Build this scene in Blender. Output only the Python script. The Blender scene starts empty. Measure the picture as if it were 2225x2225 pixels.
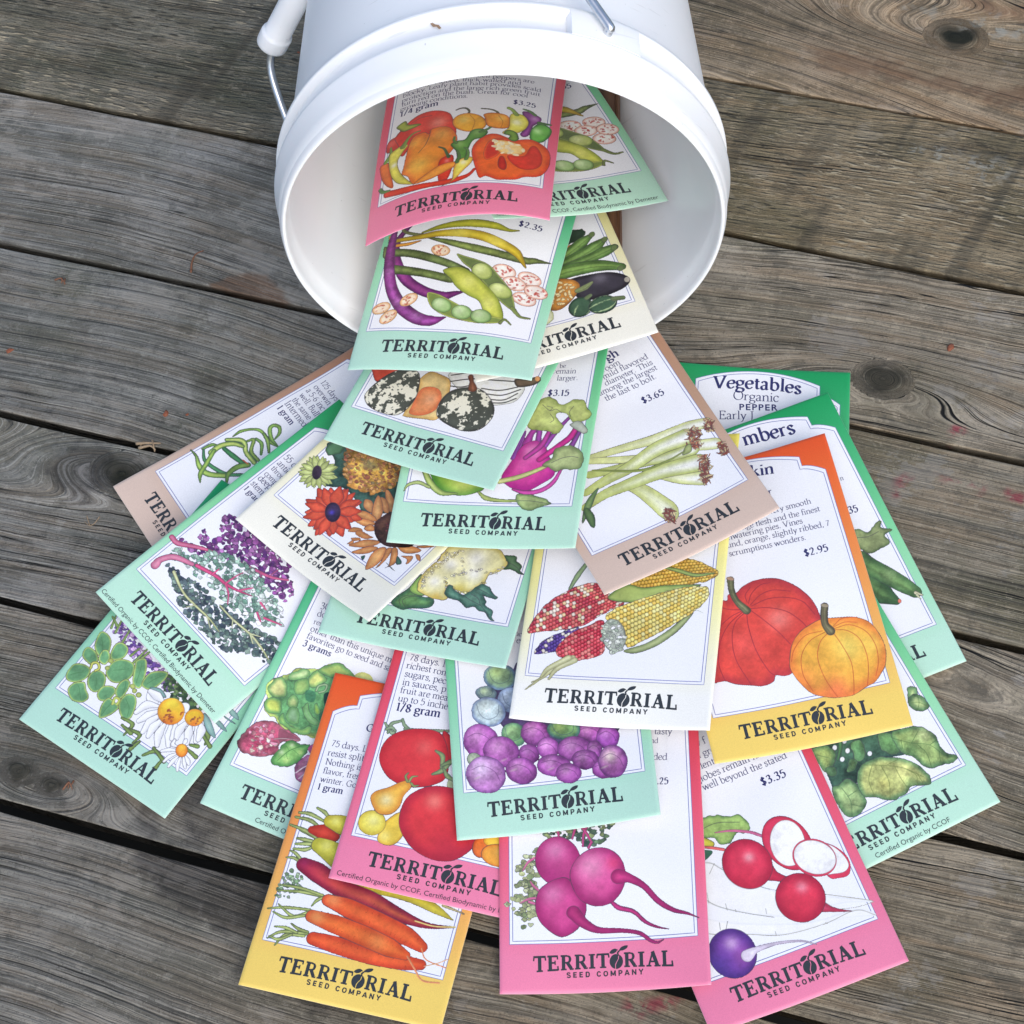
import bpy, math, json
import numpy as np
from mathutils import Matrix, Vector
from mathutils.geometry import tessellate_polygon

scene = bpy.context.scene
# ------------------------------------------------------------------ camera
cam_d = bpy.data.cameras.new('camera'); cam = bpy.data.objects.new('camera', cam_d)
scene.collection.objects.link(cam); scene.camera = cam
cam_d.sensor_width = 36.0; cam_d.lens = 36.0 * 4778.863 / 2225.0
cam_d.clip_start = .02; cam_d.clip_end = 50.0
CX = Vector((.9879885, -.1344998, -.07608232)); CY = Vector((.15452739, .85993979, .486441)); CZ = -Vector((0, .49235492, -.87039453))
cam.matrix_world = Matrix(((CX.x, CY.x, CZ.x, 0), (CX.y, CY.y, CZ.y, 0), (CX.z, CY.z, CZ.z, .85109107), (0, 0, 0, 1)))
# ------------------------------------------------------------------ light: bright open shade
SUN_EL, SUN_AZ = math.radians(47), math.radians(165)      # azimuth measured from +Y (away) towards +X (right)
world = bpy.data.worlds.new('World'); scene.world = world; world.use_nodes = True
wn = world.node_tree.nodes; wl = world.node_tree.links
sky = wn.new('ShaderNodeTexSky'); sky.sky_type = 'NISHITA'; sky.sun_disc = False
sky.sun_elevation = SUN_EL; sky.sun_rotation = SUN_AZ; sky.air_density = 1.0; sky.dust_density = 2.0; sky.ozone_density = 1.0
bg = wn['Background']; bg.inputs['Strength'].default_value = .15
wl.new(sky.outputs['Color'], bg.inputs['Color'])
sun_d = bpy.data.lights.new('sun', 'SUN'); sun_d.energy = 1.4; sun_d.angle = math.radians(70); sun_d.color = (1, .95, .86)
sun = bpy.data.objects.new('sun', sun_d); scene.collection.objects.link(sun)
sd = Vector((math.sin(SUN_AZ) * math.cos(SUN_EL), math.cos(SUN_AZ) * math.cos(SUN_EL), math.sin(SUN_EL)))
sun.rotation_euler = (-sd).to_track_quat('-Z', 'Y').to_euler()
vs = scene.view_settings; vs.view_transform = 'Standard'; vs.look = 'None'; vs.exposure = .48; vs.gamma = 1; vs.use_curve_mapping = False

# ------------------------------------------------------------------ numeric core
PW, PH = .0826, .1397                     # packet width and height in metres
PITCH = .0002                             # print resolution of the painted pictures
rng0 = np.random.RandomState(11)

def smooth_up(a, n):
    """bilinear upsampling of a periodic random lattice to n x n"""
    m = a.shape[0]
    t = np.arange(n) * m / n
    i = t.astype(int) % m; f = t - np.floor(t); f = f * f * (3 - 2 * f); j = (i + 1) % m
    r = a[i] * (1 - f)[:, None] + a[j] * f[:, None]
    return r[:, i] * (1 - f)[None] + r[:, j] * f[None]

NZ = 1024
NOISE = sum(smooth_up(rng0.rand(m, m) - .5, NZ) * w for m, w in ((32, 1.), (64, .8), (128, .6), (256, .5), (512, .35)))
NOISE /= NOISE.std() * 2
RUF = sum(smooth_up(rng0.rand(m, m) - .5, NZ) * w for m, w in ((64, 1.), (128, .9), (256, .3)))
RUF /= RUF.std() * 1.5

def hexc(h):
    if len(h) == 3: h = ''.join(c * 2 for c in h)
    return np.array([int(h[i:i + 2], 16) / 255 for i in (0, 2, 4)])

def crom(P, closed, k=6):
    P = np.asarray(P, float); n = len(P)
    if n < 3: return P
    if closed: Q = np.concatenate([P[-1:], P, P[:2]])
    else: Q = np.concatenate([2 * P[:1] - P[1:2], P, 2 * P[-1:] - P[-2:-1]])
    out = []
    t = np.linspace(0, 1, k, endpoint=False)[:, None]
    for i in range(1, len(Q) - 2):
        a, b, c, d = Q[i - 1], Q[i], Q[i + 1], Q[i + 2]
        out.append(.5 * (2 * b + (c - a) * t + (2 * a - 5 * b + 4 * c - d) * t * t + (3 * b - a - 3 * c + d) * t ** 3))
    if not closed: out.append(P[-1:])
    return np.concatenate(out)

def sd_poly(P, X, Y):
    d = np.full(X.shape, 1e9); ins = np.zeros(X.shape, bool)
    for a, b in zip(P, np.roll(P, -1, 0)):
        ex, ey = b - a; px = X - a[0]; py = Y - a[1]
        L = ex * ex + ey * ey + 1e-12
        t = np.clip((px * ex + py * ey) / L, 0, 1)
        d = np.minimum(d, (px - ex * t) ** 2 + (py - ey * t) ** 2)
        c = ((a[1] <= Y) & (b[1] > Y)) | ((b[1] <= Y) & (a[1] > Y))
        ins ^= c & (X < a[0] + (Y - a[1]) * ex / (ey if abs(ey) > 1e-12 else 1e-12))
    d = np.sqrt(d)
    return np.where(ins, d, -d)

def sd_tube(P, R, X, Y):
    """distance into a stroke of varying radius, plus position along and across it"""
    best = np.full(X.shape, -1e9); S = np.zeros(X.shape); U = np.zeros(X.shape)
    n = len(P) - 1
    for i in range(n):
        a, b = P[i], P[i + 1]; ex, ey = b - a; L = ex * ex + ey * ey + 1e-12
        px = X - a[0]; py = Y - a[1]; t = np.clip((px * ex + py * ey) / L, 0, 1)
        r = R[i] + (R[i + 1] - R[i]) * t
        dd = np.hypot(px - ex * t, py - ey * t); sd = r - dd
        m = sd > best
        best = np.where(m, sd, best); S = np.where(m, (i + t) / n, S)
        U = np.where(m, (px * ey - py * ex) / np.sqrt(L) / np.maximum(r, 1e-6), U)
    return best, S, U

class Canvas:
    """a small watercolour engine: signed distance fields composited on a millimetre grid"""
    def __init__(s, seed=0):
        s.p = PITCH * 1000; s.nx = int(round(PW / PITCH)) + 1; s.ny = int(round(PH / PITCH)) + 1
        s.C = np.ones((s.ny, s.nx, 3)); s.A = np.zeros((s.ny, s.nx)); s.rs = np.random.RandomState(seed); s.last = None
    def win(s, P, m):
        lo = np.floor((P.min(0) - m) / s.p).astype(int); hi = np.ceil((P.max(0) + m) / s.p).astype(int) + 1
        x0, x1 = np.clip([lo[0], hi[0]], 0, s.nx); y0, y1 = np.clip([lo[1], hi[1]], 0, s.ny)
        if x1 <= x0 or y1 <= y0: return None
        X, Y = np.meshgrid(np.arange(x0, x1) * s.p, np.arange(y0, y1) * s.p)
        return (slice(y0, y1), slice(x0, x1)), X, Y
    def noise(s, w, tab=NOISE):
        oy, ox = s.rs.randint(0, NZ, 2)
        return tab[(np.arange(w[0].start, w[0].stop) + oy)[:, None] % NZ, (np.arange(w[1].start, w[1].stop) + ox)[None] % NZ]
    def over(s, w, a, col):
        A = s.A[w]; na = A + a - A * a; f = (a / np.maximum(na, 1e-6))[..., None]
        s.C[w] = s.C[w] * (1 - f) + col * f; s.A[w] = na
    def fill(s, w, sd, o, X, Y, base=None, soft=None):
        sf = o.get('sf')
        a = np.clip(sd / s.p + .5, 0, 1) if not sf else np.clip(sd / sf, 0, 1)
        a = a * o.get('al', 1)
        col = np.broadcast_to(hexc(o['c']), X.shape + (3,)).copy() if base is None else base
        if 'e' in o:
            g = o.get('g', 1.5); t = np.clip(sd / g, 0, 1); t = t * t * (3 - 2 * t)
            col = hexc(o['e']) * (1 - t)[..., None] + col * t[..., None]
        for hx, hy, hr, hc, hs in o.get('h', []):
            g = np.exp(-((X - hx / 10) ** 2 + (Y - hy / 10) ** 2) / (hr / 10) ** 2) * hs
            col = col * (1 - g)[..., None] + hexc(hc) * g[..., None]
        col = np.clip(col * (1 + o.get('n', .09) * s.noise(w))[..., None], 0, 1)
        s.over(w, a, col)
        k = o.get('k', .2)
        if k:
            ka = np.clip((k * .5 * (1 + .5 * s.noise(w)) - np.abs(sd)) / s.p + .5, 0, 1) * .85 * o.get('al', 1)
            s.over(w, ka, hexc(o.get('ik', '3a343e')))
    def blob(s, P, o):
        if o.get('s', 1): P = crom(P, True)
        m = 1 + o.get('rf', (0,))[0]
        w = s.win(P, m)
        if w is None: return
        w, X, Y = w; sd = sd_poly(P, X, Y)
        if 'rf' in o: sd = sd + o['rf'][0] * s.noise(w, RUF) * .6
        base = None
        if 'st' in o: pass
        s.last = (w, sd, X, Y)
        s.fill(w, sd, o, X, Y)
    def tube(s, P, R, o):
        k = 6; Q = crom(P, False, k); n = len(P)
        if n < 3: RR = R
        else: RR = np.interp(np.linspace(0, n - 1, len(Q)), np.arange(n), R)
        w = s.win(Q, max(R) + .5)
        if w is None: return
        w, X, Y = w; sd, S, U = sd_tube(Q, np.asarray(RR, float), X, Y)
        base = np.broadcast_to(hexc(o['c']), X.shape + (3,)).copy()
        if 'c2' in o: base = base * (1 - S)[..., None] + hexc(o['c2']) * S[..., None]
        base = base * (1 + .13 * U)[..., None]
        if 'st' in o: base = base * (1 - .28 * np.clip(np.sin(U * 3.1 * o['st'] / 2 + .6 * s.noise(w)), 0, 1))[..., None]
        if 'le' in o: base = base * (1 - .16 * (np.abs(np.sin(U * 7 + .5 * s.noise(w))) < .12) * (S < .93))[..., None]
        if 'rg' in o:
            ln = np.hypot(*np.diff(Q, axis=0).T).sum()
            base = base * (1 - .3 * (np.abs(np.sin(S * ln * 1.5 + s.noise(w) * 1.2)) < .14) * (np.abs(U + .3 * s.noise(w)) > .45))[..., None]
        o = dict(o); o.setdefault('g', max(R) * .9)
        s.fill(w, sd, o, X, Y, base=np.clip(base, 0, 1))
    def florets(s, P, o):
        lo, hi = P.min(0), P.max(0); n = 0; tries = 0; cs = o['cs']
        while n < o['n'] and tries < o['n'] * 6:
            tries += 1
            q = lo + (hi - lo) * s.rs.rand(2)
            if sd_poly(P, q[:1], q[1:])[0] < 0: continue
            n += 1
            r = s.rs.uniform(*o['r']); an = s.rs.rand() * 6.28; m = s.rs.randint(5, 9)
            th = np.linspace(0, 6.28, m, endpoint=False)
            rr = r * s.rs.uniform(.55, 1.25, m)
            s.blob(q + np.stack([np.cos(th + an) * rr, np.sin(th + an) * rr * .8], 1), dict(c=cs[s.rs.randint(len(cs))], k=o.get('k', .12), n=.3, ik='2c2836'))
    def dots(s, P, o):
        lo, hi = P.min(0), P.max(0); n = tries = 0
        while n < o['n'] and tries < o['n'] * 8:
            tries += 1
            q = lo + (hi - lo) * s.rs.rand(2)
            if sd_poly(P, q[:1], q[1:])[0] < 0: continue
            n += 1; r = s.rs.uniform(*o['r']); an = s.rs.rand() * 3.14; l = o.get('lg', 1.4)
            th = np.linspace(0, 6.28, 7, endpoint=False); c, sn = np.cos(an), np.sin(an)
            x = np.cos(th) * r * l; y = np.sin(th) * r * .75
            s.blob(q + np.stack([x * c - y * sn, x * sn + y * c], 1), dict(c=o['c'], al=o.get('al', 1), k=.14 if o.get('k') else 0))
    def stripes(s, P, o):
        w, sd, X, Y = s.last; a, b = P; d = b - a; L = np.hypot(*d); d = d / L
        t = ((X - a[0]) * d[0] + (Y - a[1]) * d[1]) / L; u = (X - a[0]) * d[1] - (Y - a[1]) * d[0]
        hw = o['R'] * np.sqrt(np.clip(1 - (2 * t - 1) ** 2, .02, 1))
        an = np.arcsin(np.clip(u / hw, -1, 1))
        j = o.get('j', .5)
        v = np.sin(an * o['f'] + .5 * j * s.noise(w, RUF)) + (s.noise(w) * j * .55)
        m = np.clip((v - o['t']) * 4, 0, 1) * np.clip(sd / .4, 0, 1)
        s.over(w, m, hexc(o['c']) * np.ones(X.shape + (3,)))
    def corn(s, P, o):
        A, B = P[-2], P[-1]; Q = crom(P[:-2], True); w = s.win(Q, 1)
        if w is None: return
        w, X, Y = w; sd = sd_poly(Q, X, Y) + .25 * s.noise(w, RUF)
        d = B - A; L = np.hypot(*d); d /= L
        l = (X - A[0]) * d[0] + (Y - A[1]) * d[1]; c = (X - A[0]) * d[1] - (Y - A[1]) * d[0]
        W = o['w']; cl = c / W * (1 + .5 * np.clip(l / L, 0, 1) ** 2)
        row = np.floor(cl); ll = l / (W * .82) + .5 * (row % 2); cell = np.floor(ll)
        fu = cl - row - .5; fv = ll - cell - .5
        cs = np.array([hexc(x) for x in o['cs']])
        h = np.abs(np.sin(row * 12.9898 + cell * 78.233) * 43758.5453); h = (h - np.floor(h)) * len(cs)
        col = cs[np.minimum(h.astype(int), len(cs) - 1)]
        rr = np.sqrt((fu * 1.9) ** 2 + (fv * 1.9) ** 2)
        sh = np.clip(1.08 - .28 * rr ** 2, .6, 1.1)
        edge = np.maximum(np.abs(fu), np.abs(fv)) + .25 * (rr - .9)
        sh = np.where(edge > .46, sh * .55, sh)
        col = np.clip(col * sh[..., None], 0, 1)
        lt = np.exp(-((fu + .12) ** 2 + (fv - .12) ** 2) / .02) * .35
        col = col * (1 - lt)[..., None] + lt[..., None]
        s.fill(w, sd, dict(c='fff', n=.1, k=.2), X, Y, base=col)
    def draw(s, sh):
        k, co, o = sh; P = np.array(co, float).reshape(-1, 2) / 10
        if k == 'B': s.blob(P, o)
        elif k == 'K': s.tube(P, np.array(o['r']) / 10, dict(o, h=o.get('h', [])))
        elif k == 'L': s.tube(P, [o['w'] / 2] * len(P), dict(c=o['c'], k=0, n=.1))
        elif k == 'E':
            th = np.linspace(0, 6.2832, 14, endpoint=False)[:, None]
            s.blob(P[0] + np.cos(th) * (P[1] - P[0]) + np.sin(th) * (P[2] - P[0]), o)
        elif k == 'F': s.florets(P, o)
        elif k == 'D': s.dots(P, o)
        elif k == 'T': s.stripes(P, o)
        elif k == 'C': s.corn(P, o)
        elif k == 'P':
            r0, r1 = o['r']; n = o['n']; wd = o['w']
            for ring in (1.0, .93):
                for i in s.rs.permutation(n):
                    a = (i + (.5 if ring < 1 else 0)) * 6.2832 / n + s.rs.uniform(-.12, .12)
                    d = np.array([np.cos(a), np.sin(a)]); t = np.array([-d[1], d[0]]); R = r1 * ring * s.rs.uniform(.86, 1.05)
                    wv = wd * s.rs.uniform(.8, 1.1)
                    pts = np.array([P[0] + d * r0 * .8 - t * wv * .3, P[0] + d * (r0 * .6 + R * .4) - t * wv, P[0] + d * (R * .8) - t * wv * .6, P[0] + d * R,
                                    P[0] + d * (R * .8) + t * wv * .6, P[0] + d * (r0 * .6 + R * .4) + t * wv, P[0] + d * r0 * .8 + t * wv * .3])
                    s.blob(pts, dict(c=o['c'], e=o['e'], g=1.6, n=.14, k=.18))
                if n < 14 and ring == 1.0: continue
    def mesh(s):
        """grid mesh of the painted area: (uv in mm, faces, sRGB colours)"""
        A, C = s.A, s.C.copy()
        bare = A < .02
        acc = np.zeros_like(C); cnt = np.zeros_like(A)
        for dy in (-1, 0, 1):
            for dx in (-1, 0, 1):
                m = np.roll(np.roll(~bare, dy, 0), dx, 1).astype(float)
                acc += np.roll(np.roll(C, dy, 0), dx, 1) * m[..., None]; cnt += m
        fixm = bare & (cnt > 0)
        C[fixm] = acc[fixm] / cnt[fixm][:, None]
        m = (A[:-1, :-1] + A[1:, :-1] + A[:-1, 1:] + A[1:, 1:]) > 2.0
        iy, ix = np.nonzero(m)
        idx = np.stack([iy * s.nx + ix, iy * s.nx + ix + 1, (iy + 1) * s.nx + ix + 1, (iy + 1) * s.nx + ix], 1)
        used, inv = np.unique(idx, return_inverse=True)
        uv = np.stack([(used % s.nx) * s.p, (used // s.nx) * s.p], 1)
        return uv, inv.reshape(-1, 4), C.reshape(-1, 3)[used]

def fit_plane(st, base, ridge=(25., 500.), tilt=(0., 0.)):
    """stiff sheet that comes to rest on base: cubic surface, nearly no dip below base"""
    s, t = st
    Bm = np.stack([np.ones_like(s), s, t, s * s, s * t, t * t, s ** 3, s * s * t, s * t * t, t ** 3], 1)
    reg = np.diag([0, 0, 0] + [ridge[0]] * 3 + [ridge[1]] * 4) * len(s) / 400
    z = base; w = np.ones_like(z); co = None
    for it in range(40):
        A = Bm.T @ (Bm * w[:, None]) + reg
        co = np.linalg.solve(A, Bm.T @ (w * base))
        w = np.where(Bm @ co < base, 400., 1.)
    co[1] += tilt[0]; co[2] += tilt[1]            # a packet propped or curled a little off the pile
    co[0] += (base - Bm @ co).max() + .00005 if (tilt[0] or tilt[1]) else max(0, (base - Bm @ co).max()) + .00005
    return co

def surf_eval(co, u, v):
    s = u / PW * 2 - 1; t = v / PH * 2 - 1
    return (co[0] + co[1] * s + co[2] * t + co[3] * s * s + co[4] * s * t + co[5] * t * t + co[6] * s ** 3 + co[7] * s * s * t + co[8] * s * t * t + co[9] * t ** 3)

def curl(u, v, seed):
    """slightly lifted corners and sagging edges of a handled paper packet"""
    rs = np.random.RandomState(seed + 900); z = 0
    for cu, cv in ((0, 0), (PW, 0), (0, PH), (PW, PH)):
        k = rs.uniform(.2, 1.); s = rs.uniform(.014, .024); z = z + .0026 * k * k * np.exp(-((u - cu) ** 2 + (v - cv) ** 2) / (2 * s * s))
    return z + .0006 * rs.uniform(0, 1) * (2 * u / PW - 1) ** 2

HX0, HY0, HR, HNX, HNY = -.3, .15, .0015, 420, 420       # height field the packets pile up on
class Pile:
    def __init__(s):
        s.H = np.zeros((HNY, HNX))
        s.X, s.Y = np.meshgrid(HX0 + np.arange(HNX) * HR, HY0 + np.arange(HNY) * HR)
    def sample(s, x, y):
        i = np.clip(np.round((x - HX0) / HR).astype(int), 0, HNX - 1); j = np.clip(np.round((y - HY0) / HR).astype(int), 0, HNY - 1)
        return s.H[j, i]
    def add(s, x, y, z):
        i = np.clip(np.round((x - HX0) / HR).astype(int), 0, HNX - 1); j = np.clip(np.round((y - HY0) / HR).astype(int), 0, HNY - 1)
        np.maximum.at(s.H, (j, i), z)

def thick(u, v, bulge, seed):
    """thickness of a filled paper packet: thin folded rim, seeds in the belly, faint wrinkles"""
    a = np.clip(np.sin(np.pi * np.clip(u / PW, 0, 1)), 0, 1) * np.clip(np.sin(np.pi * np.clip(v / PH, 0, 1)), 0, 1)
    rs = np.random.RandomState(seed); w = 0
    for _ in range(5):
        k = rs.uniform(60, 190); th = rs.uniform(0, 6.28); ph = rs.uniform(0, 6.28)
        w = w + np.sin(k * (u * np.cos(th) + v * np.sin(th)) + ph)
    return .0006 + bulge * a ** .6 + .00015 * w * np.clip(a * 3, 0, 1)

def drape(pile, x, y, yaw, bulge, seed, tilt=(0., 0.), ridge=(40., 800.)):
    """rest one packet on the pile; (x, y) is its centre.  Returns frame and surface coefficients"""
    c, s = np.cos(yaw), np.sin(yaw); ex = np.array([c, s]); ey = np.array([-s, c])
    o = np.array([x, y]) - ex * PW / 2 - ey * PH / 2
    U, V = np.meshgrid(np.linspace(0, PW, 34), np.linspace(0, PH, 56)); U = U.ravel(); V = V.ravel()
    X = o[0] + ex[0] * U + ey[0] * V; Y = o[1] + ex[1] * U + ey[1] * V
    co = fit_plane((U / PW * 2 - 1, V / PH * 2 - 1), pile.sample(X, Y), ridge, tilt)
    return o, ex, ey, co

def settle(pile, o, ex, ey, co, bulge, seed):
    U, V = np.meshgrid(np.linspace(0, PW, 100), np.linspace(0, PH, 170)); U = U.ravel(); V = V.ravel()
    pile.add(o[0] + ex[0] * U + ey[0] * V, o[1] + ex[1] * U + ey[1] * V, surf_eval(co, U, V) + curl(U, V, seed) + thick(U, V, bulge, seed) + .0001)

BK = dict(c=(.01485, .5614, .0972), yaw=1.4672, tilt=-.08, ri=.0913, ro=.0937)
BOARD = dict(c=(.0440, .664, .0205), yaw=1.425, w=.071, l=.14, t=.006, tilt=-.03, roll=.26)
INSIDE = ('sunflower', 'leek', 'kohlrabi', 'gourd', 'squash', 'bean', 'edamame', 'pepper')
def add_bucket(p):
    """the packets that reach into the bucket also rest on its inner wall and on the board in it"""
    c = BK['c']; ax = np.array([np.cos(BK['yaw']), np.sin(BK['yaw'])])
    dx, dy = p.X - c[0], p.Y - c[1]; s = dx * ax[0] + dy * ax[1]; q = dx * ax[1] - dy * ax[0]
    r = np.where(s < .012, BK['ro'] - .001, BK['ri']) - np.clip(s - .04, 0, 1) * .06
    zc = c[2] + s * np.tan(BK['tilt'])
    wall = zc - np.sqrt(np.clip(r * r - q * q, 0, 1))
    m = (s > 0) & (s < .16) & (np.abs(q) < .06)
    p.H = np.where(m, np.maximum(p.H, wall + .0006), p.H)
    b = BOARD; bx = np.array([np.cos(b['yaw']), np.sin(b['yaw'])]); ddx, ddy = p.X - b['c'][0], p.Y - b['c'][1]
    l = ddx * bx[0] + ddy * bx[1]; t = ddx * bx[1] - ddy * bx[0]
    mb = (np.abs(l) < b['l'] / 2) & (np.abs(t) < b['w'] / 2)
    p.H = np.where(mb, np.maximum(p.H, b['c'][2] + l * b['tilt'] + t * b['roll'] + b['t'] / 2 + .0004), p.H)
    return p

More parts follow.
